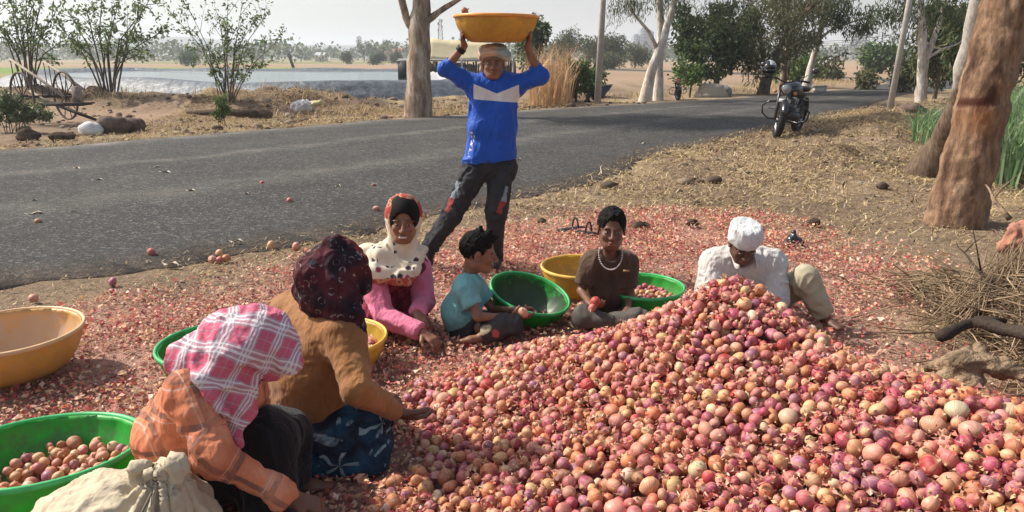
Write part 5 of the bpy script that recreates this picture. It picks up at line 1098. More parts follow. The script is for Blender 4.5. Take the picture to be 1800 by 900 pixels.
    if helmet:
        hc_ = W2(.34, -.17, 1.17); h = empty('helmet', hc_-A(0, 0, .13), helmet, 'helmet')
        F = Fld(hc_-.22, hc_+.22, .008); F.ell(hc_, (.135, .16, .145), None, .02); F.plane(hc_+A(0, 0, -.10), (0, 0, -1), .3, .02); F.ell(hc_+A(.02, -.13, -.04), (.11, .10, .055), None, .01, 'cut'); V, Fc = F.mesh(); mesh_np('shell', V, Fc, M_blk, h)
        V_, F_ = [], []; F = Fld(hc_-.22, hc_+.22, .008); F.ell(hc_+A(.0, -.0, -.03), (.140, .163, .10), None, .0); F.ell(hc_, (.134, .157, .3), None, .0, 'cut'); F.plane(hc_+A(0, 0, .015), (0, 0, 1), .3); F.plane(hc_+A(0, -.02, 0), (0, 1, 0), .3); V, Fc = F.mesh(); mesh_np('visor', V, Fc, simple('smoked_visor', (.008, .008, .01), .06, .9), h)
        F = Fld(hc_-.22, hc_+.22, .008); F.ell(hc_+A(.012, 0, .006), (.135, .161, .147), None, 0); F.plane(hc_+A(0, 0, .045), (0, -.1, -1), .4); F.plane(hc_+A(-.02, 0, .0), (-1, 0, .1), .4); V, Fc = F.mesh(); mesh_np('white_panel', V, Fc, simple('grey_white_paint', (.42, .44, .48), .25, .6), h)
    return e
motorcycle('black cruiser motorcycle leaning on its stand at the road edge', G(1378, 242)+A(.25, .62, 0), (-.56, -.83), -.13, 1.08, helmet='black and white helmet hung on the handlebar of the parked motorcycle')
motorcycle('distant motorcycle with a red tank parked under the dense tree', G(1196, 176)+A(0, .4, 0), (-.25, -.97), .05, .75, red=True, simple_=True)

# ================================================================ bullock cart
M_wood = simple('weathered_wood', (.30, .25, .20), .9, .15, .35, 12, .4, 60, .01); M_dwood = simple('dark_wood', (.06, .05, .042), .9, .15, .3, 9, .4, 50); M_iron = simple('rusty_iron', (.085, .065, .052), .8, .3, .4, 10)
w1, w2 = P(40, 177, 18.2), P(116, 176, 19.0); w1[2] = w2[2] = .60; ax_ = nrm(w2-w1)
ct = empty('bullock_cart', [(w1[0]+w2[0])/2, 18.4, 0], 'old two wheeled bullock cart tipped forward on its shaft beyond the road', 'cart')
for c, nm in ((w1, 0), (w2, 1)):
    we = bpy.data.objects.new('wheel', None); link(we, ct); we.location = tuple(c-abs_loc(ct)); f = frame(ax_); Rm = np.stack([f[:, 0], f[:, 2], f[:, 1]], 1); Rw = .58
    MB().lathe([(Rw-.035, -.02), (Rw, -.02), (Rw, .02), (Rw-.035, .02)], 36, c, Rm, closed=True).build('rim', M_iron, we); MB().tube([c-ax_*.12, c+ax_*.12], .06, 10).build('hub', M_dwood, we)
    sp0 = None
    for k in range(10):
        a = 6.283*k/10; d = Rm@A(math.cos(a), math.sin(a), 0); MB().tube([c+d*.05, c+d*(Rw-.03)], .011, 5).build('spoke', M_dwood, we)
MB().tube([w1-ax_*.15, w2+ax_*.2], .035, 8).build('axle', M_dwood, ct)
for a, b_ in ((P(18, 104, 19.4), P(112, 170, 17.9)), (P(76, 108, 20.4), P(146, 157, 18.7))): MB().tube([a, (a+b_)/2+A(0, 0, .02), b_], [.028, .030, .036], 8).build('side_rail', M_wood, ct)
for k in range(7):
    t = k/7; a = P(18, 104, 19.4)*(1-t)+P(112, 170, 17.9)*t; MB().tube([a, a+A(.02, 0, -.62*(1-t)-.1)], .012, 5).build('stake', M_dwood, ct)
    a = P(76, 108, 20.4)*(1-t)+P(146, 157, 18.7)*t; MB().tube([a, a+A(.02, 0, -.75*(1-t)-.15)], .012, 5).build('stake', M_dwood, ct)
for a, b_, r in ((P(10, 163, 19.0), P(95, 182, 18.2), .03), (P(38, 176, 18.8), P(66, 170, 18.6), .03), (P(52, 160, 18.8), P(90, 182, 18.2), .03)): MB().tube([a, b_], r, 6).build('cross_beam', M_wood, ct)
MB().box((P(80, 182, 18.15)+P(148, 184, 18.1))/2, (1.0, .5, .06)).build('platform', M_dwood, ct)
MB().tube([P(100, 184, 18.6), P(140, 200, 18.5), P(178, 214, 18.3)], [.05, .045, .03], 8).build('shaft', M_dwood, ct)
MB().box(P(136, 168, 18.4), (.14, .2, .42)).build('corner_post', M_wood, ct)
F = 0

def rock(name, label, cat, c, r, seed, mat, jit=.45, group=None, fl=.4):
    b = MB().ball((c[0], c[1], c[2]+r[2]*fl), r, n=18, m=12, jit=jit, seed=seed); return tag(b.build(name, mat), label, cat, group)
M_stone = simple('brown_stone', (.13, .095, .075), .95, .1, .4, 6, .8, 25, .03); M_clod = simple('earth_clod', (.085, .06, .045), 1, .05, .4, 8, .9, 40, .02); M_sack = simple('white_plastic_sack', (.62, .62, .60), .6, .3, .1, 8, .5, 14, .03)
rock('plastic_sack', 'small white sack lying by the cart shaft', 'sack', G(161, 234), (.24, .18, .17), 3, M_sack, .3)
rock('boulder', 'broad brown boulder beside the white sack', 'rock', G(200, 232), (.33, .22, .22), 4, M_stone); rock('boulder', 'dark rounded boulder, the outer one of the pair', 'rock', G(234, 229), (.26, .2, .19), 9, M_stone)
rock('stone', 'dark stone on the verge below the cart wheel', 'rock', G(50, 245), (.22, .15, .13), 5, M_clod, .5, 'stones on the far verge'); rock('stone', 'flat dark stone between the cart and the white sack', 'rock', G(108, 245), (.23, .14, .10), 6, M_clod, .5, 'stones on the far verge')
rock('log', 'dark charred log end lying on the far track', 'log', G(455, 207), (.34, .16, .15), 7, M_clod, .5)
b = MB().tube([G(330, 203)+A(0, 0, .08), G(400, 205)+A(0, 0, .12), G(450, 208)+A(0, 0, .1)], [.05, .09, .1], 8); tag(b.build('fallen_branch', M_clod), 'long dark fallen branch on the far track', 'branch')
# plastic bag with a straw coloured end
c = G(535, 199)+A(0, 0, .16); e = empty('plastic_bag', c-A(0, 0, .16), 'crumpled white plastic bag caught on the far bank', 'bag')
F = Fld(c-.5, c+.5, .02); F.ell(c, (.26, .2, .17), None, .05); F.ell(c+A(-.18, 0, -.02), (.15, .14, .14), None, .05); V, Fc = F.mesh(); V = folds(V, Fc, .06, 6, None, 3); mesh_np('bag_film', V, Fc, M_sack, e)
F = Fld(c-.5, c+A(.7, .5, .5), .02); F.cone(c+A(.2, 0, .05), c+A(.48, 0, .14), .09, .05, .02); V, Fc = F.mesh(); V = folds(V, Fc, .04, 7, None, 4); mesh_np('bag_end', V, Fc, simple('straw_plastic', (.55, .48, .28), .7), e)
# pair of black sandals on the verge
M_sand = simple('sandal_rubber', (.02, .019, .02), .7, .3, .2)
for (px, py), rz, lb in (((1003, 406), .5, 'black sandal with a strap loop standing up behind the boy in brown'), ((1026, 412), -.7, 'black sandal lying flat beside the upright strap')):
    g = G(px, py); e = empty('sandal', g, lb, 'sandal', 'black sandals on the straw'); R = rotm('Z', rz); b = MB(); 
    pts = [(-.13, .035), (-.06, .04), (.02, .036), (.1, .05), (.14, .035)]; b.tube([g+R@A(x, 0, .02) for x, w_ in pts], [w_ for x, w_ in pts], 10, flat=.3); b.build('sole', M_sand, e)
    b = MB(); b.tube([g+R@A(.05+.0*t, .045*math.cos(t), .03+.085*math.sin(t)) for t in np.linspace(0, 3.14, 10)], .008, 6); b.build('strap', M_sand, e)
c = G(1394, 428); F = Fld(c-.2, c+.25, .01); F.cone(c, c+A(0, 0, .09), .075, .015, .02); F.cone(c, c+A(.08, -.02, .01), .05, .01, .02); V, Fc = F.mesh(); V = folds(V, Fc, .015, 20, None, 3); tag(mesh_np('plastic_scrap', V, Fc, M_blk), 'crumpled black plastic scrap on the straw behind the old man', 'scrap')
for (px, py), r, sd_, lb in (((1217, 394), .045, 3, 'dark clod on the straw beyond the old man\'s shoulder'), ((953, 390), .03, 5, 'small dark clod between the standing man and the sandals'), ((1125, 402), .06, 6, 'flat grey clod near the sandals'), ((1552, 330), .06, 8, 'dark clod on the verge towards the big trunk'), ((1505, 265), .12, 9, 'rough lump of earth on the verge behind the motorcycle'), ((1575, 255), .14, 10, 'rough lump of earth near the foot of the utility pole'), ((1430, 395), .05, 12, 'brown clod on the straw beyond the white capped man')):
    rock('clod', lb, 'clod', G(px, py), (r*1.3, r, r*.8), sd_, M_clod, .5, 'clods of earth on the near verge')
# husks and scraps on the asphalt
M_husk = simple('pale_husk', (.52, .45, .35), .8, .2, .2)
for (px, py), L, lb in [((60, 381), .16, 'long pale husk near the lone onion on the road'), ((172, 321), .14, 'pale husk on the far lane near the pale streak'), ((135, 300), .12, 'pale husk on the far lane'), ((272, 298), .14, 'bright husk on the far lane under the log'), ((290, 307), .18, 'double husk on the mid lane'), ((335, 340), .12, 'thin husk on the mid lane'), ((128, 378), .07, 'small husk on the near lane'), ((60, 358), .08, 'small husk above the long husk'), ((594, 396-64), .08, 'white husk on the road before the standing man'), ((596, 404), .07, 'white husk near the verge beside the girl'), ((909, 284), .13, 'white husk on the asphalt beside the standing man'), ((1130, 255), .1, 'white husk on the asphalt in the tree shade'), ((415, 431), .12, 'curled leaf husk at the asphalt edge'), ((300, 472), .13, 'long husk just off the asphalt edge'), ((433, 346), .07, 'small orange husk on the road')]:
    g = G(px, py)+A(0, 0, .030); a = rnd.uniform(-.5, .5); u = A(math.cos(a), math.sin(a), 0)*L; v_ = A(-math.sin(a), math.cos(a), 0)*L*.35; gg = []
    for i, t in enumerate(np.linspace(-.5, .5, 5)):
        for s_ in (-.5, 0, .5): gg.append(g+u*t+v_*s_*(1-(2*t)**2*.7)+A(0, 0, .02*abs(s_)*2*(.5+t)+.012*math.sin(t*9)))
    o = mesh_np('husk', gg, [[i*3+k, i*3+k+1, i*3+k+4, i*3+k+3] for i in range(4) for k in range(2)], M_husk); tag(o, lb, 'husk', 'husks scattered on the road')

# ================================================================ brush pile at the right edge, with thick branches
M_twig = simple('dry_twigs', (.27, .195, .125), .9, .1, .6, 5); M_bark = simple('dark_branch', (.055, .042, .034), .95, .1, .4, 12, .6, 60, .01); M_drift = simple('bleached_root', (.24, .17, .11), .95, .1, .55, 14, .9, 45, .03)
b = MB(); c0 = A(2.75, 3.4, 0)
for k in range(3800):
    t = rnd.random(); y = 2.5+2.6*rnd.random(); xw = 2.28+.16*(y-2.6)+abs(rnd.gauss(0, .5))-(.5*rnd.random() if rnd.random() < .12 else 0); x = xw; top = .5*math.exp(-((x-2.9)/.55)**2-((y-3.4)/1.0)**2)
    p = A(x, y, rnd.uniform(.01, .05+top)); a = rnd.gauss(.7, .8) if rnd.random() < .5 else rnd.uniform(0, 3.14); L = rnd.uniform(.06, .5); d = A(math.cos(a), math.sin(a), rnd.gauss(0, .30))*L*.5; bend = A(rnd.uniform(-.1, .1), rnd.uniform(-.1, .1), rnd.uniform(-.05, .1))*L
    r = rnd.uniform(.0010, .0045); q0, q1, q2 = p-d, p+bend, p+d
    for q in (q0, q1, q2): q[2] = max(q[2], .006)
    b.tube([q0, q1, q2], [r, r*.9, r*.4], 4, cap=False)
for k in range(900):
    q0 = P(rnd.gauss(1725, 40), rnd.uniform(505, 600), rnd.uniform(3.7, 4.2)); q0[2] = max(.01, min(q0[2], .12)); q2 = P(rnd.gauss(1800, 22), rnd.gauss(462, 18), rnd.uniform(4.1, 4.7)); q2[2] = max(.05, q2[2]); t0 = rnd.uniform(0, .4); t1 = rnd.uniform(.6, 1.15); qa, qb = q0*(1-t0)+q2*t0, q0*(1-t1)+q2*t1; r = rnd.uniform(.0015, .005)
    b.tube([qa, (qa+qb)/2+rs.normal(0, .03, 3), qb], [r, r*.9, r*.5], 4, cap=False)
bp = b.build('dry_brush', M_twig); tag(bp, 'tangled heap of dry twigs and stalks at the side of the onions', 'brush pile', kind='stuff')
def branch(label, pts, r, mat, n=8, jit=.15, tw=()):
    b = MB(); pts = np.array(pts); 
    q = [pts[0]]; 
    for a_, b__ in zip(pts[:-1], pts[1:]): q += [a_*(1-t)+b__*t+rs.normal(0, .006, 3) for t in (.33, .66, 1)]
    rr_ = np.interp(np.linspace(0, 1, len(q)), np.linspace(0, 1, len(r)), r)*(1+rs.uniform(-jit, jit, len(q))); b.tube(q, rr_, n)
    for (i, d, L, rr2) in tw: s_ = q[i]; b.tube([s_, s_+np.array(d)*L*.5+rs.normal(0, .01, 3), s_+np.array(d)*L], [rr2, rr2*.7, rr2*.3], 5)
    return tag(b.build('branch', mat), label, 'branch', 'branches on the brush pile')
branch('thick charred branch lying across the brush pile', [P(1715, 565, 3.25), P(1760, 577, 3.15), P(1830, 592, 3.0)], [.028, .03, .034], M_bark, 10)
branch('second dark branch just under the charred one', [P(1655, 590, 3.3), P(1700, 570, 3.4), P(1770, 560, 3.5)], [.03, .026, .018], M_bark, 9)
branch('bare forked twig standing up from the brush pile', [G(1800, 560, .1)*.98, P(1738, 490, 4.1), P(1700, 450, 4.3), P(1680, 428, 4.45)], [.012, .009, .006, .002], M_bark, 6, tw=((4, (-.2, .2, .9), .3, .006), (7, (.5, .0, .5), .2, .004)))
branch('straight pale stick lying flat before the brush pile', [P(1580, 585, 3.35), P(1660, 583, 3.36), P(1672, 586, 3.3)], [.006, .008, .005], M_drift, 6)
branch('pale stick poking out towards the big trunk', [P(1800, 500, 4.2), P(1745, 462, 4.6), P(1715, 440, 4.8)], [.009, .007, .004], M_drift, 6)
branch('bleached stalk beside the rumpled cloth', [P(1775, 385, 5.2), P(1745, 350, 5.35), P(1735, 325, 5.5)], [.02, .014, .006], M_drift, 7, tw=((3, (.5, 0, .6), .3, .008),))
# driftwood root at the back of the heap
F = Fld(P(1700, 650, 2.75)-A(.45, .3, .3), P(1700, 650, 2.75)+A(.45, .35, .25), .007)
F.cone(P(1632, 645, 2.85), P(1690, 636, 2.75), .015, .034, .03); F.cone(P(1690, 636, 2.75), P(1765, 648, 2.7), .034, .022, .03); F.cone(P(1765, 648, 2.7), P(1800, 664, 2.65), .03, .015, .02); F.ell(P(1700, 664, 2.72), (.05, .05, .045), None, .015); F.cone(P(1740, 645, 2.7), P(1720, 610, 2.85), .02, .010, .02); F.cone(P(1680, 640, 2.8), P(1700, 620, 2.95), .03, .018, .02); F.cone(P(1700, 655, 2.72), P(1660, 662, 2.75), .04, .02, .03)
V, Fc = F.mesh(); V = folds(V, Fc, .014, 14, [((1, 0, 0), .25)], 8); V = folds(V, Fc, .005, 40, [((1, 0, 0), .3)], 9); tag(mesh_np('driftwood_root', V, Fc, M_drift), 'bleached knotted root lying at the back of the onion heap', 'root')
# rumpled cloth hung over the brush at the edge
c = P(1800, 418, 4.9); F = Fld(c-.35, c+.35, .008); F.ell(c+A(.03, 0, -.02), (.15, .12, .12), None, .03); F.cone(c+A(-.12, -.02, -.06), c+A(-.08, -.02, .05), .035, None, .03); F.cone(c+A(-.08, -.02, .05), c+A(.06, -.02, .11), .035, None, .03); F.cone(c+A(-.12, -.02, -.06), c+A(.05, -.02, -.11), .035, None, .03); F.ell(c+A(-.03, -.13, 0), (.06, .05, .06), None, .02, 'cut')
V, Fc = F.mesh(); V = folds(V, Fc, .015, 14, None, 8); tag(mesh_np('rumpled_cloth', V, Fc, fabric('terracotta_cloth', (.36, .165, .11), .9, 300, .3).m), 'rumpled terracotta coloured cloth on the brush, at the frame edge', 'cloth')
# ================================================================ trees and plants
def leafcol(pal, n): pal = np.array(pal, float); return pal[rs.randint(0, len(pal), n)]*rs.uniform(.65, 1.3, (n, 1))
def leaves(C, Rr, per, size, asp, droop, pal, hollow=.35):
    """narrow two-triangle-wide leaves round each centre"""
    C = np.repeat(np.asarray(C), per, axis=0); n = len(C); Rr = np.repeat(np.broadcast_to(np.asarray(Rr, float).reshape(-1, 1) if np.ndim(Rr) == 1 else np.asarray(Rr, float), (n//per, 3 if np.ndim(Rr) == 2 else 1)), per, axis=0)
    d = rs.normal(0, 1, (n, 3)); d /= np.linalg.norm(d, axis=1)[:, None]; p = C+d*Rr*(hollow+(1-hollow)*rs.rand(n, 1))**.8
    u = rs.normal(0, 1, (n, 3)); u[:, 2] -= droop; u /= np.linalg.norm(u, axis=1)[:, None]; v = np.cross(u, rs.normal(0, 1, (n, 3))); v /= np.linalg.norm(v, axis=1)[:, None]+1e-9
    L = (size*rs.uniform(.6, 1.3, n))[:, None]; w_ = L*asp; nn = np.cross(u, v)
    V = np.stack([p, p+u*L*.5+v*w_*.5+nn*L*.06, p+u*L, p+u*L*.5-v*w_*.5+nn*L*.06], 1).reshape(-1, 3); k = np.arange(n)[:, None]*4
    F = k+np.array([0, 1, 2, 3]); cc = leafcol(pal, n); return V, F, np.repeat(cc, 4, axis=0)
M_leaf = colmat('leaves', .55, .3, trans=.35); 
def barkmat(name, a, b, c, sc=1.):
    m = NT(name, .9, .15); v = m.coord('world'); n = m.noise(m.scale(v, (1*sc, 1*sc, .28*sc)), 5, 5, .65); n2 = m.noise(m.scale(v, (1*sc, 1*sc, .2*sc)), 26, 4, .6)
    c_ = m.ramp(n, [(.32, a), (.5, b), (.66, c)]); c_ = m.mix(.55, c_, m.mix(1, c_, m.ramp(n2, [(.3, .35), (.7, 1.5)]), 'MULTIPLY')); m.base(c_); m.bump(m.math('ADD', n, n2), .6, .04); return m.m
B_euc = barkmat('eucalyptus_bark', (.11, .075, .055), (.36, .26, .18), (.58, .50, .41)); B_white = barkmat('white_bark', (.32, .24, .18), (.58, .52, .46), (.68, .64, .60)); B_dark = barkmat('dark_bark', (.07, .055, .04), (.13, .10, .075), (.2, .16, .12)); B_big = barkmat('tan_bark', (.17, .105, .065), (.30, .20, .125), (.40, .29, .20), .55)
P_euc = [(.085, .105, .045), (.115, .13, .06), (.06, .08, .035), (.14, .14, .07)]; P_dark = [(.045, .08, .025), (.065, .105, .035), (.095, .135, .045), (.035, .06, .022)]; P_brt = [(.10, .17, .04), (.14, .21, .055), (.075, .13, .035)]; P_olive = [(.12, .14, .055), (.155, .155, .065), (.10, .11, .05), (.17, .15, .08)]
def grow(b, p, d, L, r, depth, spread, ends, up=.25, n=6, seg=4):
    pts = [p]; q = p.copy(); dd = nrm(d)
    for k in range(seg): dd = nrm(dd+rs.normal(0, .13, 3)+A(0, 0, up*.2)); q = q+dd*L/seg; pts.append(q.copy())
    b.tube(pts, np.linspace(r, r*.62, seg+1), n, cap=False)
    if depth <= 0: ends.append(q); return
    for k in range(rnd.choice((2, 3)) if depth > 1 else 3):
        a = rnd.uniform(0, 6.283); nd = nrm(dd+(A(math.cos(a), math.sin(a), 0)*spread)+A(0, 0, up*.4)); grow(b, q, nd, L*rnd.uniform(.62, .85), r*.6, depth-1, spread, ends, up, max(4, n-1), 3)
    if depth >= 2 and rnd.random() < .7: ends.append(pts[-2])
def tree(name, label, cat, trunks, depth, L, spread, leafR, per, size, asp, droop, pal, bark, group=None, extra=None, up=.25, hollow=.3, base=None):
    """trunks: list of (points, radii); limbs grow from the last point of each"""
    p0 = np.array(trunks[0][0][0], float) if base is None else base; e = empty(name, p0, label, cat, group); b = MB(); ends = []
    for pts, rr in trunks:
        pts = np.array(pts, float); q = []
        for a_, b__ in zip(pts[:-1], pts[1:]): q += [a_+(b__-a_)*t for t in (0, .34, .67)]
        q.append(pts[-1]); q = np.array(q); r_ = np.interp(np.linspace(0, 1, len(q)), np.linspace(0, 1, len(rr)), rr); q[1:-1] += rs.normal(0, 1, (len(q)-2, 3))*r_[1:-1, None]*.07
        if abs(pts[0][2]) < 1.2: q = np.concatenate([[q[0]-A(0, 0, .35)], q]); r_ = np.r_[r_[0]*1.12, r_]
        b.tube(q, r_*(1+rs.uniform(-.05, .05, len(q))), 14, cap=False); d = q[-1]-q[-2]
        if depth >= 0:
            for k in range(3): a = rnd.uniform(0, 6.283)+k*2.1; grow(b, q[-1].copy(), nrm(nrm(d)+A(math.cos(a), math.sin(a), 0)*spread), L, r_[-1]*.7, depth, spread, ends, up)
    b.build('trunk', bark, e); cs = list(ends)+[np.array(x, float) for x in (extra or [])]
    if cs and per:
        V, F, C = leaves(np.array(cs), leafR, per, size, asp, droop, pal, hollow); mesh_np('crown', V, F, M_leaf, e, smooth=False, attrs={'col': ('FLOAT_COLOR', C)})
    return e
def cloud(c, r, n, seed=0, shell=.55):
    d = rs.normal(0, 1, (n, 3)); d /= np.linalg.norm(d, axis=1)[:, None]; return np.asarray(c)+d*np.asarray(r)*(shell+(1-shell)*rs.rand(n, 1))
GZ = lambda px, py: (lambda g: A(g[0], g[1], float(hgt(g[0], g[1]))))(G(px, py))
# roadside eucalyptus left of the standing man; its crown is above the picture and shades the road
g = GZ(735, 205)
tree('eucalyptus_tree', 'stout peeling eucalyptus trunk forking beyond the road beside the pond', 'tree', [([g, P(735, 110, g[1]), P(737, 48, g[1]), P(741, 0, g[1]), P(745, -70, g[1])], [.36, .29, .27, .22, .18]), ([P(735, 62, g[1]), P(714, 30, g[1]), P(706, 0, g[1]), P(690, -60, g[1])], [.16, .10, .09, .07]), ([P(742, 42, g[1]), P(770, 22, g[1]), P(812, -5, g[1]-.5), P(870, -40, g[1]-1)], [.12, .075, .055, .04])],
     2, 1.5, .7, .62, 46, .30, .16, 1.2, P_euc, B_euc, 'eucalyptus trees along the road', extra=list(cloud(g+A(.2, .2, 6.8), (3.4, 2.6, 1.6), 150, shell=.2))+list(cloud(g+A(.4, .2, 9.6), (3.2, 2.6, 1.5), 130, shell=.2))+list(cloud(g+A(2.2, -.4, 5.4), (.6, .5, .5), 6)), up=.5)
b = MB(); 
# pair behind the far verge
g = GZ(1133, 178)
tree('eucalyptus_tree', 'pale eucalyptus leaning over beside the upright one behind the utility pole', 'tree', [([g, P(1144, 130, g[1]), P(1160, 85, g[1]), P(1178, 30, g[1]), P(1195, -30, g[1])], [.22, .17, .15, .11, .08]), ([P(1158, 92, g[1]), P(1140, 55, g[1]), P(1110, 20, g[1]), P(1095, -20, g[1])], [.09, .06, .045, .03])],
     1, 1.3, .8, .42, 60, .20, .14, 2.2, P_euc, B_white, 'eucalyptus trees along the road', extra=list(cloud(P(1100, 12, g[1]), (.9, .6, .35), 9))+list(cloud(P(1195, 10, g[1]), (1.0, .7, .5), 9))+list(cloud(P(1265, 12, g[1]), (.7, .5, .4), 8))+[P(1085, 30, g[1]), P(1265, 35, g[1]), P(1283, 25, g[1])])
g = GZ(1157, 176)
tree('eucalyptus_tree', 'upright slim eucalyptus just behind the leaning pale one', 'tree', [([g, P(1158, 120, g[1]), P(1162, 60, g[1]), P(1160, 0, g[1]), P(1166, -50, g[1])], [.20, .15, .13, .11, .07])],
     1, 1.2, .8, .42, 55, .20, .14, 2.2, P_euc, B_white, 'eucalyptus trees along the road', extra=list(cloud(P(1150, -25, g[1]), (1.6, .8, .6), 14))+list(cloud(g+A(.3, .0, 6.2), (3.0, 2.2, 1.6), 90, shell=.2)))
def bush(label, px, py, wpx, hpx, pal, n, per, size, asp=.45, name='leafy_tree', cat='tree', group='trees along the far verge', cy=.55, leafR=None, dY=0, trunk=True, droop=.3, lumps=6):
    g = GZ(px, py); Y = g[1]+dY; g = A(g[0]*Y/g[1], Y, 0); g[2] = float(hgt(g[0], g[1])); zc = proj(g)[2]; up_ = max(0, (proj(g)[1]-py))*-1; W_, H_ = wpx/FPX*zc, (hpx+min(0, proj(g)[1]-py))/FPX*zc; dY = 0; c = g+A(0, 0, H_*cy)
    cs = []
    for k in range(lumps):
        a = rnd.uniform(0, 6.283); cs += list(cloud(c+A(math.cos(a)*W_*.24, math.sin(a)*W_*.2, rnd.uniform(-.2, .24)*H_), (W_*.28, W_*.25, H_*.27), max(2, n//lumps)))
    cs = [q if q[2] > g[2]+.12*H_ else A(q[0], q[1], g[2]+rnd.uniform(.12, .4)*H_) for q in cs]
    return tree(name, label, cat, [([g+A(0, dY, 0), g+A(.03*W_, dY, H_*.3), g+A(.0, dY, H_*.5)], [W_*.035, W_*.028, W_*.02])], 0, H_*.25, .9, leafR or W_*.09, per, size, asp, droop, pal, B_dark, group, extra=cs)
bush('dense dark green tree spreading over the far verge', 1255, 170, 165, 145, P_dark, 130, 60, .24, .4, leafR=.34, dY=2.5, cy=.60, droop=.8)
bush('bright green bush behind the distant motorcycle', 1212, 172, 55, 65, P_brt, 34, 36, .16, leafR=.25, dY=1.0, name='bush', cat='bush')
g = GZ(1345, 166)
tree('eucalyptus_tree', 'broad eucalyptus with two dark stems beyond the motorcycle', 'tree', [([g, P(1352, 130, g[1]), P(1368, 90, g[1]), P(1385, 50, g[1])], [.20, .15, .12, .09]), ([GZ(1335, 166), P(1345, 130, g[1]), P(1340, 90, g[1]), P(1335, 50, g[1])], [.14, .11, .08, .06])],
     1, 1.1, .8, .45, 40, .24, .2, 1.2, P_olive, B_dark, 'eucalyptus trees along the road', extra=list(cloud(P(1355, 55, g[1]), (1.7, 1.3, 1.45), 85))+list(cloud(P(1330, 110, g[1]), (.8, .8, .7), 18)))
g = GZ(1378, 163)
tree('eucalyptus_tree', 'pale trunked eucalyptus rising behind the helmet', 'tree', [([g, P(1377, 130, g[1]), P(1382, 95, g[1]), P(1390, 60, g[1])], [.17, .15, .12, .08])],
     1, 1.1, .8, .45, 36, .26, .2, 1.2, P_olive, B_euc, 'eucalyptus trees along the road', extra=list(cloud(P(1395, 40, g[1]), (1.5, 1.3, 1.6), 60)))
bush('small green tree filling the gap behind the motorcycle', 1400, 163, 85, 62, P_brt, 40, 36, .26, leafR=.42, dY=6, cy=.6)
g = GZ(1415, 161)
tree('eucalyptus_tree', 'tall airy eucalyptus leaning over the road bend', 'tree', [([g, P(1424, 125, g[1]), P(1436, 80, g[1]), P(1446, 30, g[1]), P(1452, -10, g[1])], [.19, .16, .13, .1, .07]), ([P(1440, 68, g[1]), P(1465, 50, g[1]), P(1500, 38, g[1]), P(1520, 30, g[1])], [.07, .05, .04, .02])],
     1, 1.3, .9, .40, 46, .26, .2, 1.5, P_dark+P_euc, B_white, 'eucalyptus trees along the road', extra=list(cloud(P(1455, 20, g[1]), (1.5, 1.1, 1.1), 34, shell=.2))+list(cloud(P(1500, 30, g[1]), (1.1, .8, .7), 18))+[P(1460, 95, g[1]), P(1470, 110, g[1]), P(1480, 95, g[1]), P(1450, 105, g[1]), P(1522, 55, g[1]), P(1515, 48, g[1])])
bush('round tree standing alone beyond the road bend', 1545, 154, 68, 62, P_dark+P_brt, 60, 34, .5, leafR=.9, dY=30, cy=.62, group=None)
bush('small bushy tree at the bend beside the far pole', 1428+24, 158, 46, 38, P_olive, 26, 30, .34, leafR=.5, dY=14, cy=.55)
bush('scrubby brown bush at the near side of the bend', 1522, 163, 36, 34, P_olive, 22, 30, .25, leafR=.4, dY=3, name='bush', cat='bush', group=None)
# near side row, right of the pole
g = GZ(1617, 190)
tree('eucalyptus_tree', 'white barked forked eucalyptus right behind the leaning utility pole', 'tree', [([g, P(1620, 150, g[1]), P(1622, 100, g[1]), P(1622, 60, g[1]), P(1620, 20, g[1]), P(1615, -30, g[1])], [.20, .155, .15, .12, .09, .07]), ([P(1624, 110, g[1]), P(1637, 80, g[1]), P(1650, 45, g[1]), P(1662, 0, g[1])], [.11, .085, .07, .05]), ([P(1628, 104, g[1]), P(1652, 88, g[1]), P(1682, 78, g[1]-.2)], [.05, .035, .02])],
     1, 1.1, .8, .36, 44, .17, .18, 1.5, P_euc+P_dark, B_white, 'eucalyptus trees along the road', extra=list(cloud(P(1585, 25, g[1]), (.75, .7, .8), 26, shell=.2))+list(cloud(P(1650, 15, g[1]), (.9, .7, .6), 24, shell=.2))+[P(1560, 60, g[1]), P(1575, 70, g[1])])
bush('olive green tree behind the white barked eucalyptus', 1640, 190, 110, 190, P_olive+P_dark, 110, 44, .26, .3, leafR=.42, dY=5, cy=.55, group='trees beyond the near verge', droop=1)
bush('darker green tree between the white barked tree and the big trunk', 1690, 195, 90, 200, P_dark+P_olive, 90, 44, .26, .3, leafR=.42, dY=3, cy=.5, group='trees beyond the near verge', droop=1)
bush('low spreading tree at the foot of the far verge pole', 1585, 178, 50, 75, P_olive, 46, 40, .26, .3, leafR=.4, dY=7, cy=.55, group='trees beyond the near verge', droop=1)
bush('yellowing tree behind the big trunk', 1810, 230, 150, 220, P_olive+[(.17, .16, .05)], 110, 46, .22, .3, leafR=.36, dY=5, cy=.6, group='trees beyond the near verge', droop=1)
m_ = NT('two_tone_bark', .9, .15); v = m_.coord('world'); n = m_.noise(m_.scale(v, (1, 1, .3)), 5, 5, .65); n2 = m_.noise(m_.scale(v, (1, 1, .3)), 24, 4, .65); zz = m_.math('ADD', m_.sep(v)[2], m_.math('MULTIPLY', n, .8))
c = m_.mix(m_.ramp(m_.math('MULTIPLY', zz, .4), [(.60, 0.), (.68, 1.)]), m_.ramp(n2, [(.3, (.06, .042, .03)), (.7, (.20, .14, .095))]), m_.ramp(n2, [(.3, (.34, .31, .28)), (.7, (.52, .49, .45))])); m_.base(c); m_.bump(m_.math('ADD', n, n2), .6, .03); B_two = m_.m
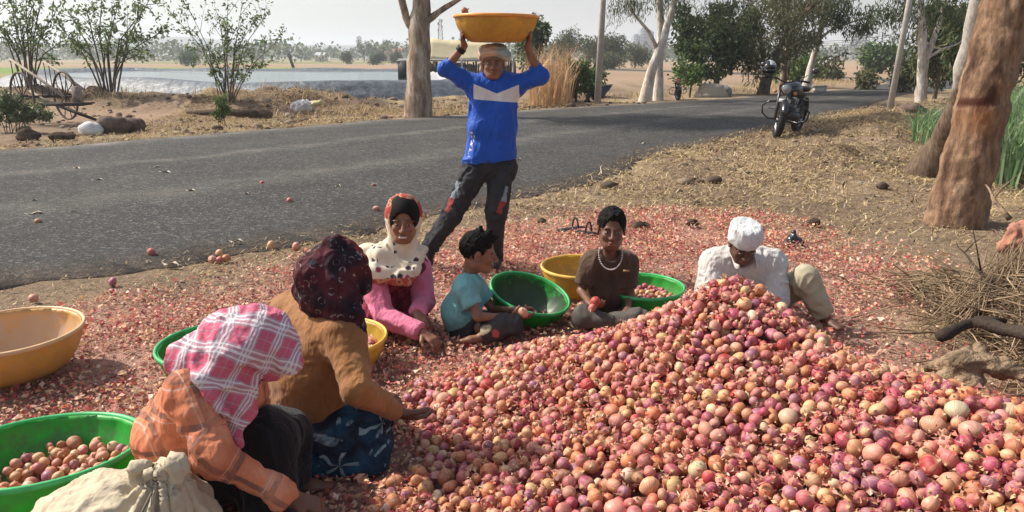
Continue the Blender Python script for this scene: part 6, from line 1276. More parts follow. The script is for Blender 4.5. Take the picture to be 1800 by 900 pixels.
# the big near trunk
g = GZ(1684, 390); Yb = g[1]
e = empty('eucalyptus_tree', g, 'massive tan eucalyptus trunk with an axe scar nearest the viewer', 'tree', 'eucalyptus trees along the road')
F = Fld(A(3.55, Yb-.65, -.15), A(5.7, Yb+.75, 2.75), .022)
ctrs = [(1677, 400, 40), (1689, 345, 40), (1706, 280, 41), (1724, 200, 39), (1738, 140, 38), (1752, 80, 37), (1768, 20, 36), (1785, -60, 34)]
pts = [(P(a_, b__, Yb), w_/FPX*Yb) for a_, b__, w_ in ctrs]
for (p, r), (q, r2) in zip(pts[:-1], pts[1:]): F.cone(p, q, r, r2, .05)
F.cone(pts[0][0]+A(-.08, 0, -.04), pts[1][0], .19, .18, .1); F.cone(pts[0][0]+A(.08, -.03, -.05), pts[1][0], .18, .18, .1); F.ell(P(1732, 300, Yb-.15), (.07, .06, .10), None, .06)
F.cone(P(1694, 183, Yb-.235), P(1746, 177, Yb-.225), .050, .028, .01, 'cut')
V, Fc = F.mesh(); V = folds(V, Fc, .016, 3.2, [((.1, 0, 1), .22)], 3); V = folds(V, Fc, .008, 12, [((.1, 0, 1), .25)], 5)
px_, py_, _z = proj(V); 
col = np.ones((len(V), 3)); n_ = fbm(V[:, 0]*3, V[:, 1]*3, V[:, 2]*1.6, 3, 9); t_ = (V-pts[3][0])
# a pale bare patch, rusty wood under the scar, grey weather stains
patch = np.exp(-(((V[:, 0]-P(1701, 95, Yb)[0]-.16*(V[:, 2]-P(1699, 95, Yb)[2]))/.095)**4+((V[:, 2]-P(1703, 95, Yb)[2])/.34)**4))*(V[:, 1] < Yb+.1); patch = 0*sstep(.30, .62, patch*(.25+1.3*fbm(V[:, 0]*9, V[:, 1]*9, V[:, 2]*4, 4, 19)))*.85
scar = np.exp(-(((V[:, 0]-P(1720, 180, Yb-.2)[0])/.17)**4+((V[:, 2]-P(1720, 180, Yb-.2)[2]-.12*(V[:, 0]-P(1720, 180, Yb-.2)[0]))/.042)**4))*(V[:, 1] < Yb); rust = np.exp(-(((V[:, 0]-P(1705, 205, Yb)[0])/.12)**2+((V[:, 2]-P(1712, 208, Yb)[2])/.12)**2))*(V[:, 1] < Yb)*.5
mask = np.stack([patch, scar, rust*sstep(.3, .6, n_)], 1)
mm = NT('big_trunk_bark', .9, .15); v = mm.coord('world'); n = mm.noise(mm.scale(v, (1, 1, .22)), 5.0, 6, .7); n2 = mm.noise(mm.scale(v, (1, 1, .4)), 24, 5, .7); s = mm.sep(mm.attr('pat', 'Vector'))
c = mm.ramp(n, [(.36, (.07, .040, .027)), (.46, (.18, .105, .065)), (.56, (.29, .185, .115)), (.66, (.16, .115, .09))]); c = mm.mix(1, c, mm.ramp(n2, [(.3, .55), (.7, 1.35)]), 'MULTIPLY')
c = mm.mix(s[0], c, mm.ramp(n2, [(.3, (.27, .245, .22)), (.7, (.46, .435, .41))])); c = mm.mix(s[2], c, (.42, .17, .07)); c = mm.mix(s[1], c, (.06, .02, .012)); mm.base(c); mm.bump(mm.math('ADD', n, n2), .55, .025)
mesh_np('trunk', V, Fc, mm.m, e, attrs={'pat': ('FLOAT_VECTOR', mask)})
b = MB(); ends = []
top = pts[-1][0]+A(0, 0, -.1); b.tube([top, top+A(.22, .05, 1.4), top+A(.5, .2, 3.0)], [.178, .165, .14], 12, cap=False)
for k in range(4): a = k*1.6; grow(b, top+A(.5, .2, 3.0), nrm(A(math.cos(a), math.sin(a), 1.2)), 1.7, .12, 2, .7, ends, .5)
b.build('limbs', B_euc, e); V, F_, C = leaves(np.array(ends), .55, 60, .2, .16, 1.3, P_euc, .3); mesh_np('crown', V, F_, M_leaf, e, smooth=False, attrs={'col': ('FLOAT_COLOR', C)})
g = GZ(1640, 303); Yq = g[1]
tree('eucalyptus_tree', 'leaning trunk, dark below and pale above, joined behind the massive tan trunk', 'tree', [([g+A(-.12, 0, -.1), P(1662, 255, Yq-.3), P(1690, 190, Yq-.8), P(1706, 120, Yq-1.2), P(1722, 45, Yq-1.6), P(1742, -50, Yq-2)], [.30, .20, .18, .17, .15, .13])], 1, 1.5, .7, .5, 40, .2, .16, 1.2, P_euc, B_two, 'eucalyptus trees along the road')
# ---- left side bushes
def shrub(label, g, stems, pal, per, size, lr, name='shrub', cat='shrub', group='shrubs beyond the road', asp=.45, up=.6):
    e = empty(name, g, label, cat, group); b = MB(); ends = []
    for (q, r) in stems:
        g0 = g+A((q-g)[0]*.10+rnd.uniform(-.1, .1), rnd.uniform(-.15, .15), -.15); m_ = g*.55+q*.45+A(0, 0, .12)*np.linalg.norm(q-g)+rs.normal(0, .07, 3)*np.linalg.norm(q-g)*.5; b.tube([g0, g0*.55+m_*.45+A(0, 0, .08), m_, q], [r*.8, r*.7, r*.55, r*.25], 5, cap=False)
        for t in (.45, .7, .9):
            s_ = m_*(1-t)*2+q*(2*t-1) if t > .5 else g*(1-2*t)+m_*2*t
            for k in range(2): d = nrm(nrm(q-g)+rs.normal(0, .55, 3)); L = np.linalg.norm(q-g)*rnd.uniform(.15, .32); b.tube([s_, s_+d*L], [r*.35, r*.12], 4, cap=False); ends += [s_+d*L, s_+d*L*.6]
        ends += [q, m_*.25+q*.75]
    b.build('stems', B_dark, e); V, F, C = leaves(np.array(ends), lr, per, size, asp, .2, pal, .1); mesh_np('foliage', V, F, M_leaf, e, smooth=False, attrs={'col': ('FLOAT_COLOR', C)}); return e
P_sh = [(.16, .23, .07), (.13, .19, .06), (.20, .26, .10), (.09, .14, .05)]
Y = 24.; g = P(52, 152, Y); shrub('tall thin leaved shrub standing behind the cart wheel', g, [(P(x, y, Y+rnd.uniform(-.6, .6)), .035) for x, y in ((20, 20), (45, -10), (75, -15), (98, 20), (112, 70), (5, 60), (-20, 20), (35, 50), (-40, -10), (80, 60), (60, 20), (10, -15))], P_sh, 9, .13, .17)
Y = 23.; g = P(187, 152, Y); shrub('tall open shrub between the cart and the pond', g, [(P(x, y, Y+rnd.uniform(-.6, .6)), .035) for x, y in ((120, 20), (150, 10), (180, -15), (210, 0), (250, 20), (285, 55), (130, 70), (235, 55), (170, 50), (265, -5), (105, 45), (200, 40), (245, 95))], P_sh, 10, .13, .17)
Y = 22.; g = P(400, 180, Y); shrub('sprawling shrub with long thin shoots in front of the pond', g, [(P(x, y, Y+rnd.uniform(-.4, .4)), .022) for x, y in ((305, 28), (330, 12), (345, 55), (385, 30), (400, 10), (425, 12), (445, 40), (470, 25), (490, 70), (375, 95), (400, 75), (430, 95), (370, 125), (420, 130), (445, 110), (395, 60))], P_sh+P_brt, 9, .10, .12)
g = GZ(390, 222); Y = g[1]; shrub('small green sapling at the edge of the track', g, [(P(x, y, Y), .008) for x, y in ((385, 180), (392, 172), (398, 190), (380, 198))], P_brt, 16, .07, .08, 'sapling', 'sapling', None)
g = GZ(22, 232); Y = g[1]; shrub('low grey green bush below the cart at the road edge', g, [(P(x, y, Y), .012) for x, y in ((-10, 180), (10, 172), (30, 180), (50, 190), (70, 198), (-20, 200), (20, 200), (82, 202))], [(.13, .17, .08), (.18, .21, .11), (.09, .12, .05)], 22, .08, .12, 'bush', 'bush', None)
bush('green tree rising behind the basin carrier', 935, 172, 58, 130, P_dark+P_brt, 60, 40, .22, leafR=.36, dY=8, cy=.6, droop=.8)
bush('bright green bush beside the tall dry reeds', 1012, 182, 62, 92, P_brt, 56, 46, .15, leafR=.24, dY=1.5, cy=.5, name='bush', cat='bush')
bush('lower green bush behind the utility pole', 1040, 178, 50, 60, P_brt+P_dark, 34, 40, .17, leafR=.26, dY=3, cy=.5, name='bush', cat='bush')
for px, py, w_, h_, lb in ((1000, 128, 60, 66, 'hazy grey green tree behind the reeds'), (1045, 126, 62, 66, 'hazy tree just left of the utility pole wire'), (1078, 126, 46, 70, 'tall hazy tree touching the utility pole'), (1115, 124, 56, 40, 'round dark tree under the far tower block'), (1075, 128, 60, 30, 'low hazy tree at the edge of the brown field')):
    bush(lb, px, py, w_, h_, P_dark+P_olive, 44, 60, .34, leafR=1.0, dY=25, cy=.6, group='trees across the far fields')
for k, (px, py, w_, h_) in enumerate(((640, 109, 22, 40), (655, 108, 18, 34), (682, 108, 18, 38), (610, 113, 16, 18), (662, 114, 26, 18), (698, 113, 20, 18), (330, 116, 40, 24))):
    bush(['tall distant tree', 'slim distant tree', 'distant tree with a rounded top', 'small round distant tree', 'low broad distant tree', 'compact distant tree', 'dark spreading thorn tree', 'flat topped distant tree', 'low distant bush', 'pale distant scrub tree', 'mid green distant tree', 'wide distant tree', 'hazy distant tree'][k]+[' nearest the red roofed farmhouse', ' beside the taller one on the field edge', ' in front of the farmhouse', ' at the back of the brown field', ' on the brown field edge', ' close to the peeling trunk', ' behind the pond', ' beyond the cart', ' over the pond bank', ' over the fence post', ' beyond the sprawling shrub', ' behind the tall shrub', ' above the pond liner'][k], px, py, w_, h_, P_dark, 22, 60, .42, leafR=1.1, cy=.6, group='trees across the far fields', lumps=4)
# hedge lines and woods that read as one mass
C = []; R_ = []
for k in range(2600):
    y = 260+900*rnd.random()**1.3; x = rnd.uniform(-.75, .75)*y*1.2; row = .5+.5*math.sin(y*.035+x*.002)
    if rnd.random() > .25+.75*row: continue
    C.append((x, y, rnd.uniform(1, 4.5)+y*.002)); R_.append(rnd.uniform(3, 7))
V, F, Cc = leaves(np.array(C), np.array(R_)*.8, 42, 1.5, .7, 0, P_dark+P_olive, .3); tag(mesh_np('far_woodland', V, F, M_leaf, smooth=False, attrs={'col': ('FLOAT_COLOR', Cc)}), 'hazy scrub and tree lines across the far plain', 'woodland', kind='stuff')
# ---- grasses
def blades(pts, H, w_, lean, pal, bend=.35):
    n = len(pts); a = rs.uniform(0, 6.283, n); h = H*rs.uniform(.5, 1.15, n); d = np.stack([np.cos(a), np.sin(a), np.zeros(n)], 1)*(rs.rand(n)*lean*h)[:, None]; s_ = np.stack([-np.sin(a+rs.normal(0, 1, n)), np.cos(a), np.zeros(n)], 1)*w_
    z = np.array([0, 0, 1.]); m_ = pts+d*.35+z*(h*.6)[:, None]; t = pts+d*(1+bend)+z*h[:, None]
    V = np.stack([pts-s_, pts+s_, m_+s_*.8, m_-s_*.8, t], 1).reshape(-1, 3); k = np.arange(n)[:, None]*5; c = leafcol(pal, n)
    return V, np.concatenate([k+np.array([0, 1, 2]), k+np.array([0, 2, 3]), k+np.array([3, 2, 4])]), np.repeat(c, 5, axis=0)
def scatter(n, poly, dens=None):
    poly = np.array([p[:2] for p in poly]); lo, hi = poly.min(0), poly.max(0); x = rs.uniform(lo[0], hi[0], n); y = rs.uniform(lo[1], hi[1], n); k = inpoly(x, y, poly)
    if dens is not None: k &= rs.rand(n) < dens(x, y)
    x, y = x[k], y[k]; return np.stack([x, y, hgt(x, y)-.01], 1)
P_dry = [(.52, .38, .20), (.60, .46, .26), (.42, .30, .17), (.48, .40, .20)]; P_grn = [(.14, .25, .09), (.20, .32, .14), (.27, .36, .20), (.10, .18, .07)]
def gstuff(name, label, cat, parts, mat=None): V = np.concatenate([p[0] for p in parts]); o = 0; F = []; 
def gs(name, label, cat, vf): V, F, C = vf; return tag(mesh_np(name, V, F, M_straw if 'dry' in name or 'reed' in name else M_leaf, smooth=False, attrs={'col': ('FLOAT_COLOR', C)}), label, cat, kind='stuff')
gs('dry_reeds', 'tall dry orange reeds standing beside the road behind the basin carrier', 'reeds', blades(scatter(1100, [G(930, 188), G(1005, 184), G(1000, 172), G(935, 176)]), 1.9, .012, .45, [(.55, .34, .18), (.62, .42, .24), (.45, .28, .15)]))
gs('dry_grass', 'dry yellow grass over the far bank and verge', 'grass', blades(scatter(42000, [A(-22, 27), A(-22, 21.5), A(-9, 22), A(-7, 17.5), A(1, 24.3), A(13, 35.5), A(24, 50), A(20, 56), A(9, 37), A(0, 29), A(-5, 26.5)], lambda x, y: sstep(.40, .62, fbm(x*.7, y*.7, 0, 3, 14))*np.where(inpoly(x, y, ROADPOLY), 0, 1)), .28, .010, .8, P_dry))
gs('dry_grass', 'short dry tufts on the near verge towards the tree row', 'grass', blades(scatter(42000, [G(1180, 300), G(1420, 215), G(1560, 180), A(24, 40), A(40, 60), A(20, 22), A(12, 12), A(6, 6.5), A(4.6, 8.5)], lambda x, y: sstep(.47, .66, fbm(x*.9, y*.9, 0, 3, 15))*np.where(inpoly(x, y, ROADPOLY), 0, 1)), .12, .006, 1.2, P_dry))
gs('green_grass', 'clump of long green grass in front of the leaning trunk', 'grass', blades(scatter(5200, [G(1598, 262), G(1668, 266), G(1700, 240), G(1690, 214), G(1606, 222)], lambda x, y: sstep(.35, .55, fbm(x*1.2, y*1.2, 0, 3, 16))), .52, .011, .9, P_grn, .6))
gs('green_grass', 'tall green grass behind the big trunk', 'grass', blades(scatter(16000, [G(1738, 325), G(1860, 345), G(1960, 270), G(1900, 225), G(1760, 225)], lambda x, y: .35+.65*sstep(.35, .55, fbm(x*.9, y*.9, 0, 3, 17))), 1.05, .012, .8, P_grn, .5))

# dead leaves, clods and grit over the verges
n = 60000; x = rs.uniform(-9, 15, n); y = 3.+rs.power(1.5, n)*22; dn_ = fbm(x*1.4, y*1.4, 0, 4, 133); k = (rs.rand(n) < sstep(.38, .6, dn_)) & ~inpoly(x, y, ROADPOLY) & ~(inpoly(x, y, SKINZ) & (rs.rand(n) < .85)); x, y = x[k], y[k]
px_, py_, zc_ = proj(np.c_[x, y, 0*x]); k = (px_ > -40) & (px_ < 1840) & (zc_ > 1) & ((pile(x, y) < .0) | (y > 4.3) | (x > 3) | (x < -1.1)); x, y, zc_ = x[k], y[k], zc_[k]
LV = np.array([(.10, .065, .04), (.16, .10, .06), (.07, .045, .03), (.24, .16, .09), (.36, .26, .15), (.30, .17, .10)]); V, F, C = flakes(np.c_[x, y, hgt(x, y)+rs.uniform(.002, .025, len(x))], .5, rs.uniform(.02, .055, len(x))*np.clip(zc_/7, .8, 1.7), LV[rs.randint(0, 6, len(x))]*rs.uniform(.8, 1.2, (len(x), 1)), .9, rs.uniform(.25, .6, len(x)))
tag(mesh_np('dry_leaves', V, F, M_straw, smooth=False, attrs={'col': ('FLOAT_COLOR', C)}), 'brown dead leaves scattered over the verges', 'dead leaves', kind='stuff')
n = 5200; x = rs.uniform(-16, 15, n); y = 4+rs.power(1.6, n)*23; k = ~inpoly(x, y, ROADPOLY) & (rs.rand(n) < .15+sstep(.45, .65, fbm(x*.9, y*.9, 0, 4, 143))) & ~inpoly(x, y, SKINZ); x, y = x[k], y[k]; z = hgt(x, y); b = MB(); proto = [MB().ball((0, 0, 0), 1, n=7, m=5, jit=.6, seed=q) for q in range(6)]
for i in range(len(x)):
    p = proto[i % 6]; r = rnd.uniform(.006, .045)*(1.3 if y[i] > 15 else 1)*(2.4 if rnd.random() < .06 and y[i] > 9 else 1)*(.55 if y[i] < 8 else 1); a = rnd.uniform(0, 6.28); V = p.v[0]@rotm('Z', a).T*r*A(1.2, 1, .7)+A(x[i], y[i], z[i]+r*.25); cc = A(*rnd.choice([(.10, .075, .055), (.16, .12, .09), (.22, .17, .12), (.30, .25, .2)])); b.add(V, p.q[0], p.t[0], cc)
tag(b.build('loose_clods', colmat('clod_earth', .95, .1, .5, 60, .01), color=True), 'small clods and stones strewn over the dry verges', 'clods', kind='stuff')
# ================================================================ poles, masts, far buildings, shed
M_conc = simple('concrete_pole', (.42, .39, .35), .85, .2, .15, 6, .3, 40); M_steel = simple('galvanised_steel', (.30, .31, .32), .6, .4, .1); M_wire = simple('wire', (.05, .05, .05), .6)
def pole(label, base, top, r, parts=True):
    e = empty('utility_pole', base, label, 'utility pole', 'utility poles along the road'); MB().tube([base-A(0, 0, .2), base*.5+top*.5, top], [r, r*.85, r*.7], 8).build('post', M_conc, e)
    d = A(.7, .7, 0); MB().tube([top-d*.8-A(0, 0, .35), top+d*.8-A(0, 0, .35)], .05, 6).build('crossarm', M_steel, e)
    for k in (-1, 0, 1): MB().ball(top+d*.7*k-A(0, 0, .22), (.05, .05, .09)).build('insulator', simple('porcelain', (.4, .3, .25), .3) if k == -1 else bpy.data.materials['porcelain'], e)
    return top
g1 = GZ(1050, 181); t1 = P(1060, 0, g1[1]); t1 = g1+(t1-g1)*1.9; pole('concrete utility pole beyond the road between the reeds and the pale trees', g1, t1, .12)
g2p = GZ(1561, 206); t2 = P(1599, 0, g2p[1]); t2 = g2p+(t2-g2p)*1.9; pole('leaning concrete utility pole on the near verge before the white barked tree', g2p, t2, .085)
g3 = GZ(1468, 158)+A(0, 6, 0); t3 = P(1475, 96, g3[1]); pole('far small utility pole at the road bend', g3, t3, .16)
def lattice(label, px, py0, py1, Y, w_, cat='mast', panels=0):
    b0 = P(px, py0, Y); b0[2] = 0; top = P(px, py1, Y); e = empty('lattice_tower', b0, label, cat); H = top[2]; b = MB(); n = 9
    for i in range(n):
        z0, z1 = H*i/n, H*(i+1)/n; a0, a1 = w_*(1-.75*i/n), w_*(1-.75*(i+1)/n); c0 = [(-a0, -a0), (a0, -a0), (a0, a0), (-a0, a0)]; c1 = [(-a1, -a1), (a1, -a1), (a1, a1), (-a1, a1)]
        for k in range(4):
            p = b0+A(*c0[k], z0); q = b0+A(*c1[k], z1); r = b0+A(*c1[(k+1) % 4], z1); t = w_*.07; b.tube([p, q], t, 4, cap=False); b.tube([p, r], t*.6, 4, cap=False); b.tube([q, r], t*.6, 4, cap=False)
    b.build('lattice_frame', M_steel, e)
    if panels:
        for k in range(panels): MB().box(b0+A((-1)**k*w_*.5, -w_*.4, H*(.97-.07*k)), (w_*.35, w_*.25, H*.06)).build('antenna_panel', M_steel, e)
    else:
        for z in (.98, .86, .74): MB().tube([b0+A(-w_*2.2, 0, H*z), b0+A(0, 0, H*(z+.02)), b0+A(w_*2.2, 0, H*z)], w_*.09, 4).build('crossarm', M_steel, e)
    return e
lattice('slim telecom mast rising behind the beige shelter', 775, 100, 34, 210, 1.0, 'telecom mast', 4)
lattice('nearer power pylon hazy beyond the road bend', 1500, 100, 60, 420, 3.2, 'pylon'); lattice('taller power pylon beside the leaning pole', 1517, 100, 42, 480, 3.4, 'pylon')
b = MB()
for k, (h0, h1) in enumerate(((62, 96), (66, 99), (70, 103), (74, 107), (79, 110))): b.tube([P(1385, h1-20, 400), P(1500, h0+8, 420), P(1620, h0-8, 440)], .12, 4, cap=False)
tag(b.build('power_lines', M_wire), 'thin power lines strung between the far pylons', 'power lines')
# far tower block: three stepped wings with rows of windows
def block(label, px, py0, py1, Y, wpx, depth, mat, rows, cols, steps=(1,), name='tower_block'):
    c = P(px, py0, Y); c[2] = 0; H = P(px, py1, Y)[2]; W_ = wpx/FPX*Y; e = empty(name, c, label, 'building'); k = len(steps); x0 = -W_/2
    for i, s_ in enumerate(steps):
        w_ = W_/k; MB().box(c+A(x0+w_*(i+.5), i*.7, H*s_/2), (w_-.02, depth, H*s_)).build('wing', mat, e)
        for r in range(rows):
            z = H*s_*(r+.5)/rows
            for q in range(cols): MB().box(c+A(x0+w_*i+w_*(q+.5)/cols, -depth/2+i*.7, z), (w_/cols*.5, .3, H/rows*.45)).build('window', M_win, e)
        MB().box(c+A(x0+w_*(i+.5), i*.7, H*s_+.6), (w_*.5, depth*.5, 1.2)).build('roof_block', mat, e)
    return e
M_win = simple('window_glass', (.06, .08, .10), .15, .6, .1); M_bl = simple('pale_block_wall', (.20, .22, .25), .8, .2, .08)
block('hazy blue tower block far behind the pale eucalyptus trees', 1128, 100, 52, 620, 34, 14, M_bl, 9, 3, (.80, 1., .93))
def house(label, px, py0, py1, Y, wpx, wall, roof, d=6):
    c = P(px, py0, Y); c[2] = 0; W_ = wpx/FPX*Y; H = P(px, py1, Y)[2]; H = max(H, 2.5); e = empty('farmhouse', c, label, 'house', 'farm buildings on the plain'); MB().box(c+A(0, 0, H*.35), (W_, d, H*.7)).build('wall', wall, e)
    V = [c+A(x, y, z) for x in (-W_*.54, W_*.54) for y, z in ((-d*.6, H*.68), (0, H), (d*.6, H*.68), (d*.6, H*.64), (-d*.6, H*.64))]; mesh_np('roof', V, [[0, 1, 6, 5], [1, 2, 7, 6], [2, 3, 8, 7], [4, 0, 5, 9], [3, 4, 9, 8]], roof, e, smooth=False)
    for k in range(3): MB().box(c+A(W_*(k-1)*.3, -d/2-.02, H*.38), (W_*.1, .08, H*.25)).build('window', M_win, e)
M_white = simple('lime_wall', (.6, .56, .5), .8); M_rf = simple('red_tile_roof', (.33, .12, .08), .8, .2, .2, 2); M_tin = simple('tin_roof', (.5, .5, .5), .5, .4, .1)
house('red roofed farmhouse among far trees near the peeling trunk', 690, 100, 84, 330, 34, M_white, M_rf, 12); house('long pale farm shed far across the plain', 385, 100, 90, 380, 44, M_white, M_tin, 10); house('small white hut beyond the brown field', 565, 100, 92, 300, 16, M_white, M_tin, 6); house('low grey roofed shed far behind the pond', 300, 100, 94, 420, 26, M_white, M_tin, 9)
# shelter: beige sheet stretched above a stalk fence
Ys = 44.; c = P(800, 130, Ys); c[2] = 0
e = empty('shelter', c, 'roadside shelter with a beige tarpaulin stretched above a dry stalk wall', 'shelter')
M_beige = simple('beige_tarpaulin', (.58, .50, .31), .7, .25, .08, 3, .3, 6, .03); M_stalk = simple('dry_stalks', (.13, .11, .085), .95, .1, .4, 14)
def sheet(name, q, nx_, ny_, mat, par, sag=.05, th=.02):
    q = [np.asarray(p, float) for p in q]; V = []; 
    for i in range(nx_+1):
        for k in range(ny_+1):
            u, v_ = i/nx_, k/ny_; p = q[0]*(1-u)*(1-v_)+q[1]*u*(1-v_)+q[2]*u*v_+q[3]*(1-u)*v_; V.append(p+A(0, -.4*sag, -sag)*math.sin(u*3.14)*math.sin(v_*3.14)+A(0, 0, .03)*math.sin(u*19+v_*5))
    V = np.array(V); n = len(V); nn = nrm(np.cross(q[1]-q[0], q[3]-q[0]))*th; V = np.concatenate([V, V+nn]); I = np.arange(n).reshape(nx_+1, ny_+1); f = np.stack([I[:-1, :-1].ravel(), I[1:, :-1].ravel(), I[1:, 1:].ravel(), I[:-1, 1:].ravel()], 1)
    ed = np.concatenate([I[:, 0], I[-1, 1:], I[::-1, -1][1:], I[0, ::-1][1:-1]]); s_ = np.stack([ed, np.roll(ed, -1), np.roll(ed, -1)+n, ed+n], 1)
    return mesh_np(name, V, np.concatenate([f[:, ::-1], f+n, s_]), mat, par)
sheet('tarpaulin', [P(750, 104, Ys), P(868, 106, Ys), P(862, 76, Ys+.8), P(751, 68, Ys+.8)], 10, 5, M_beige, e, .12)
MB().tube([P(700, 105, Ys-.1), P(905, 107, Ys-.1)], .06, 6).build('top_rail', M_steel, e)
for x in (752, 812, 844, 868, 902): q = P(x, 104, Ys-.1); MB().tube([A(q[0], q[1], -.1), q], .07, 6).build('post', M_conc, e)
bw = MB()
for k in range(190): q = P(rnd.uniform(727, 905), rnd.uniform(107, 116), Ys+rnd.uniform(0, .25)); bw.tube([A(q[0]+rnd.uniform(-.1, .1), q[1], -.05), q], rnd.uniform(.03, .06), 4, cap=False)
bw.build('stalk_wall', M_stalk, e)
c = P(713, 133, 42.); c[2] = .35; F = [(P(703, 106, 42), P(725, 106, 42))]; b = MB().box(c+A(0, 0, .05+.42), (.72, .6, .95)); e2 = empty('black_crate', c-A(0, 0, .35), 'black sheet covered crate standing by the peeling trunk', 'crate'); b.build('crate_body', M_bl2 if 'M_bl2' in globals() else simple('black_sheet', (.035, .038, .042), .6), e2); MB().box(c+A(0, 0, .98), (.8, .68, .06)).build('crate_lid', M_conc, e2)
o = sheet('slanted_sheet', [P(752, 150, 36), P(800, 152, 35.5), P(775, 128, 37.5), P(748, 126, 37.5)], 6, 4, simple('white_sheet', (.5, .5, .5), .5, .3, .1), None, .1); tag(o, 'slanted pale sheet on the pond bank under the shelter', 'sheet')
b = MB().tube([P(213, 120, 60), P(206, 96, 60)], .1, 6); tag(MB().tube([GZ(516, 119), P(507, 94, G(516, 119)[1])], .22, 6).build('fence_post', M_dwood), 'single dark leaning post beyond the pond', 'post')
# dark tipped trailer by the pole
Yt = 27.5; e = empty('tipped_trailer', GZ(1060, 181), 'small dark metal trailer tipped on its side next to the utility pole', 'trailer'); sheet('tray', [P(1042, 176, Yt), P(1060, 174, Yt-.3), P(1076, 150, Yt), P(1036, 152, Yt+.3)], 4, 4, simple('dark_sheet_metal', (.05, .055, .06), .5, .4, .2), e, .05, .05)
MB().tube([P(1036, 152, Yt), P(1077, 149, Yt)], .03, 6).build('rim_bar', M_steel, e); MB().tube([P(1028, 180, Yt-.3), P(1042, 160, Yt)], .05, 6).build('shaft', M_bark, e)
f = frame(A(.5, -.8, 0)); c = P(1041, 172, Yt-.35); MB().lathe([(.16, -.05), (.24, -.06), (.24, .06), (.16, .05)], 20, c, np.stack([f[:, 0], f[:, 2], f[:, 1]], 1), closed=True).build('tyre', M_rub, e)
rock('boulder', 'pale rounded boulder heap under the dense tree', 'rock', GZ(1250, 170), (.62, .5, .38), 14, simple('pale_stone', (.40, .35, .30), .9, .1, .2, 2, .6, 8, .05), .4); rock('boulder', 'grey boulder beside the pale one under the dense tree', 'rock', GZ(1268, 169), (.40, .4, .36), 15, simple('grey_stone', (.22, .22, .22), .9, .1, .2, 3, .6, 8, .05), .4)
c = GZ(1440, 163); e = empty('culvert_parapet', c, 'low whitewashed culvert wall at the road bend', 'parapet'); MB().box(c+A(0, 0, .12), (.8, .22, .28), rotm('Z', .7)).build('wall', M_white, e); MB().box(c+A(0, 0, .285), (.86, .28, .05), rotm('Z', .7)).build('coping', M_conc, e)
rock('mound', 'mound of dug brown earth at the foot of the white barked tree', 'mound', GZ(1603, 208), (.30, .28, .20), 21, M_stone, .5)
# ================================================================ onions become objects
tot = len(on_list); arr = np.array([o[:4] for o in on_list]); where = [o[4] for o in on_list]
ci = rs.choice(len(PAL), tot, p=PW); vi = rs.randint(0, 12, tot); rv = rs.rand(tot)
colr = np.array([PAL[i][0] for i in ci])*rs.uniform(.8, 1.2, (tot, 1))*(1+rs.uniform(-.1, .1, (tot, 3)))
for i, o in enumerate(on_list):
    if len(o) > 5 and o[5] is not None:
        ci[i] = o[5]; colr[i] = np.array(PAL[ci[i]][0])
# rank by how large each shows: splat discs far to near
pxs, pys, zcs = proj(arr[:, :3]); buf = np.full((512, 1024), -1, int); order = np.argsort(-zcs)
for i in order:
    if zcs[i] < .3: continue
    u, v, q = pxs[i]*1024/1800, pys[i]*512/900, arr[i, 3]/zcs[i]*FPX*1024/1800
    x0, x1, y0, y1 = int(u-q), int(u+q)+1, int(v-q), int(v+q)+1
    if x1 < 0 or y1 < 0 or x0 > 1023 or y0 > 511: continue
    x0 = max(x0, 0); y0 = max(y0, 0); yy, xx = np.mgrid[y0:min(y1+1, 512), x0:min(x1+1, 1024)]
    mk = (xx-u)**2+(yy-v)**2 <= q*q; buf[y0:y0+mk.shape[0], x0:x0+mk.shape[1]][mk] = i
cnt = np.bincount(buf[buf >= 0], minlength=tot)
force = np.array([w_ not in ('heap', 'basin') for w_ in where])
rank = np.argsort(-(cnt+force*100000)); single = set(int(i) for i in rank[:300] if cnt[i] > 0 or force[i])
def rmat(n):
    u = rs.rand(n, 3); q = np.stack([np.sqrt(1-u[:, 0])*np.sin(6.283*u[:, 1]), np.sqrt(1-u[:, 0])*np.cos(6.283*u[:, 1]), np.sqrt(u[:, 0])*np.sin(6.283*u[:, 2]), np.sqrt(u[:, 0])*np.cos(6.283*u[:, 2])], 1); return q
Q4 = rmat(tot)
V = []; Fq = []; Ft = []; C = []; UVs = []; off = 0
for i in range(tot):
    if i in single: continue
    r = arr[i, 3]; big = cnt[i] > 45; Vv, Qq, Tt, uv = (ONI if big else ONL)[vi[i]]
    R = np.array(Matrix(np.eye(3)).to_3x3()) if False else np.array(Vector(Q4[i]).to_tuple() and __import__('mathutils').Quaternion(Q4[i]).to_matrix())
    V.append(Vv*r@R.T+arr[i, :3]); Fq.append(Qq+off); Ft.append(Tt+off); off += len(Vv); UVs.append(uv)
    C.append(np.tile(np.r_[colr[i], rv[i]], (len(Vv), 1)))
ob = mesh_np('onions', np.concatenate(V), [np.concatenate(Fq), np.concatenate(Ft)], M_on2, attrs={'col': ('FLOAT_COLOR', np.concatenate(C)), 'pat': ('FLOAT_VECTOR', np.concatenate(UVs))})
tag(ob, 'mass of smaller pink and tan onions making up the heap and basin fills', 'onions', kind='stuff')
ONME = []
for k in range(12):
    Vv, Qq, Tt, uv = ONI[k]; o = mesh_np('onion', Vv, [Qq, Tt], M_on1, attrs={'pat': ('FLOAT_VECTOR', uv)}); ONME.append(o.data); bpy.data.objects.remove(o)
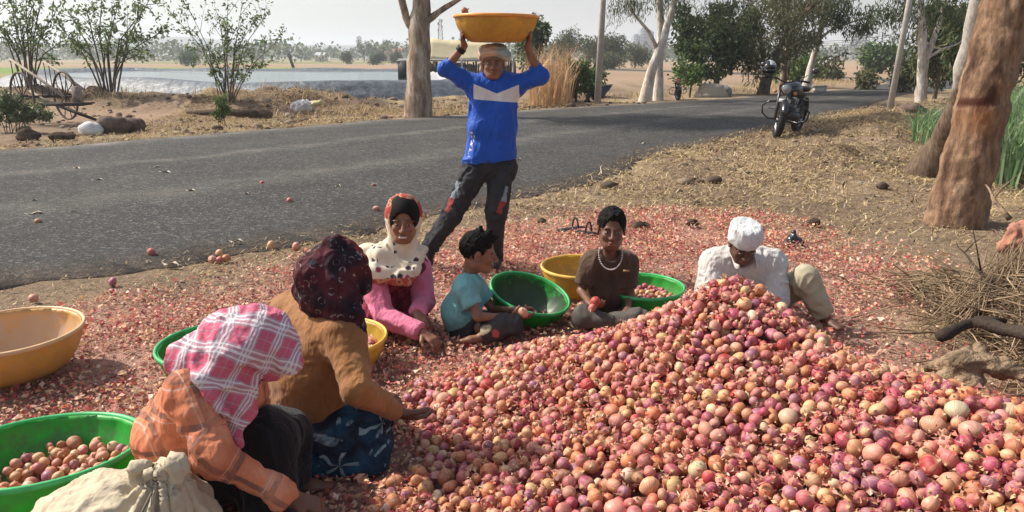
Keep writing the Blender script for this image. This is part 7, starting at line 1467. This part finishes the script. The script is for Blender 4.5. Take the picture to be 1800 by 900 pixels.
# names of places along the heap, for the labels
ANCH = [((1310, 495), 'at the crest in front of the white capped man'), ((1500, 620), 'on the back slope facing the brush pile'), ((1640, 660), 'on the back ridge near the driftwood root'), ((1790, 700), 'on the ridge below the dry branches'), ((1180, 560), 'below the full green basin'), ((1020, 590), 'below the boy in the brown shirt'), ((900, 640), 'on the slope below the turquoise shirted boy'), ((760, 690), 'at the toe near the pink sleeved hand'), ((770, 740), 'by the open hand over the skins'), ((850, 770), 'beside the shaded hollow of the heap'), ((700, 860), 'at the toe near the plaid scarf'), ((900, 870), 'at the low front edge of the heap'), ((1100, 860), 'at the front centre of the heap'), ((1100, 720), 'in the middle of the broad slope'), ((1300, 700), 'in the middle of the slope under the crest'), ((1500, 760), 'on the thick shoulder of the heap'), ((1350, 860), 'at the front below the thick shoulder'), ((1600, 860), 'in the near corner of the heap'), ((1760, 800), 'at the outer edge of the near corner'), ((1650, 760), 'on the shoulder under the driftwood root'), ((970, 770), 'on the gentle slope past the shaded hollow'), ((1230, 620), 'halfway down from the crest')]
ap = np.array([a[0] for a in ANCH], float)
seen = {}
SHP = ['round', 'squat', 'plump', 'egg shaped', 'slightly lopsided', 'smooth', 'papery', 'knobbly', 'ribbed', 'thick necked', 'thin necked', 'flattened']
for i in sorted(single, key=lambda i: -cnt[i]):
    o = bpy.data.objects.new('onion', ONME[vi[i]]); COL.objects.link(o); o.location = arr[i, :3]; o.scale = (arr[i, 3],)*3
    o.rotation_mode = 'QUATERNION'; o.rotation_quaternion = Q4[i]; o.color = (*np.clip(colr[i], 0, 1), 1)
    r = arr[i, 3]; sz = 'large' if r > .031 else ('medium' if r > .024 else 'small')
    if isinstance(where[i], str) and where[i] in ('heap', 'basin'):
        d = np.hypot(*(ap-[pxs[i], pys[i]]).T); k = int(np.argmin(d)); wh = ANCH[k][1] if where[i] == 'heap' else 'in the front green basin'
        dx, dy = pxs[i]-ap[k][0], pys[i]-ap[k][1]
        lab = f"{sz} {PAL[ci[i]][1]} onion {wh}"
        if lab in seen: lab = f"{sz} {['round','squat','plump','egg shaped','lopsided','smooth','papery','knobbly','ribbed','thick necked','thin necked','flattened'][vi[i]]} {PAL[ci[i]][1]} onion {wh}"
        if lab in seen: lab += ', further '+(('uphill' if dy < 0 else 'downhill') if abs(dy) > abs(dx) else ('towards the seated women' if dx < 0 else 'towards the brush pile'))
        grp = 'onions piled in the heap' if where[i] == 'heap' else 'onions in the front green basin'
    else: lab = f"{sz} {PAL[ci[i]][1]} onion {where[i]}"; grp = 'stray onions off the heap'
    lab = ' '.join(w_ for k_, w_ in enumerate(lab.split()) if not (len(lab.split()) > 16 and w_ in ('the', 'coloured')))
    seen[lab] = seen.get(lab, 0)+1
    tag(o, lab, 'onion', grp)
print('onions', tot, 'single', len(single), 'dup labels', sum(v for v in seen.values() if v > 1))
# ================================================================ haze
HZ = bpy.data.materials.new('haze'); HZ.use_nodes = True; t = HZ.node_tree; t.nodes.clear()
pv = t.nodes.new('ShaderNodeVolumePrincipled'); pv.inputs['Density'].default_value = .00075; pv.inputs['Color'].default_value = (.84, .90, .98, 1); pv.inputs['Anisotropy'].default_value = .3
ou = t.nodes.new('ShaderNodeOutputMaterial'); t.links.new(pv.outputs[0], ou.inputs['Volume'])
b = MB().box((0, 2400, 38.5), (9600, 5400, 89)); hz = b.build('haze', HZ, smooth=False); tag(hz, kind='stuff')
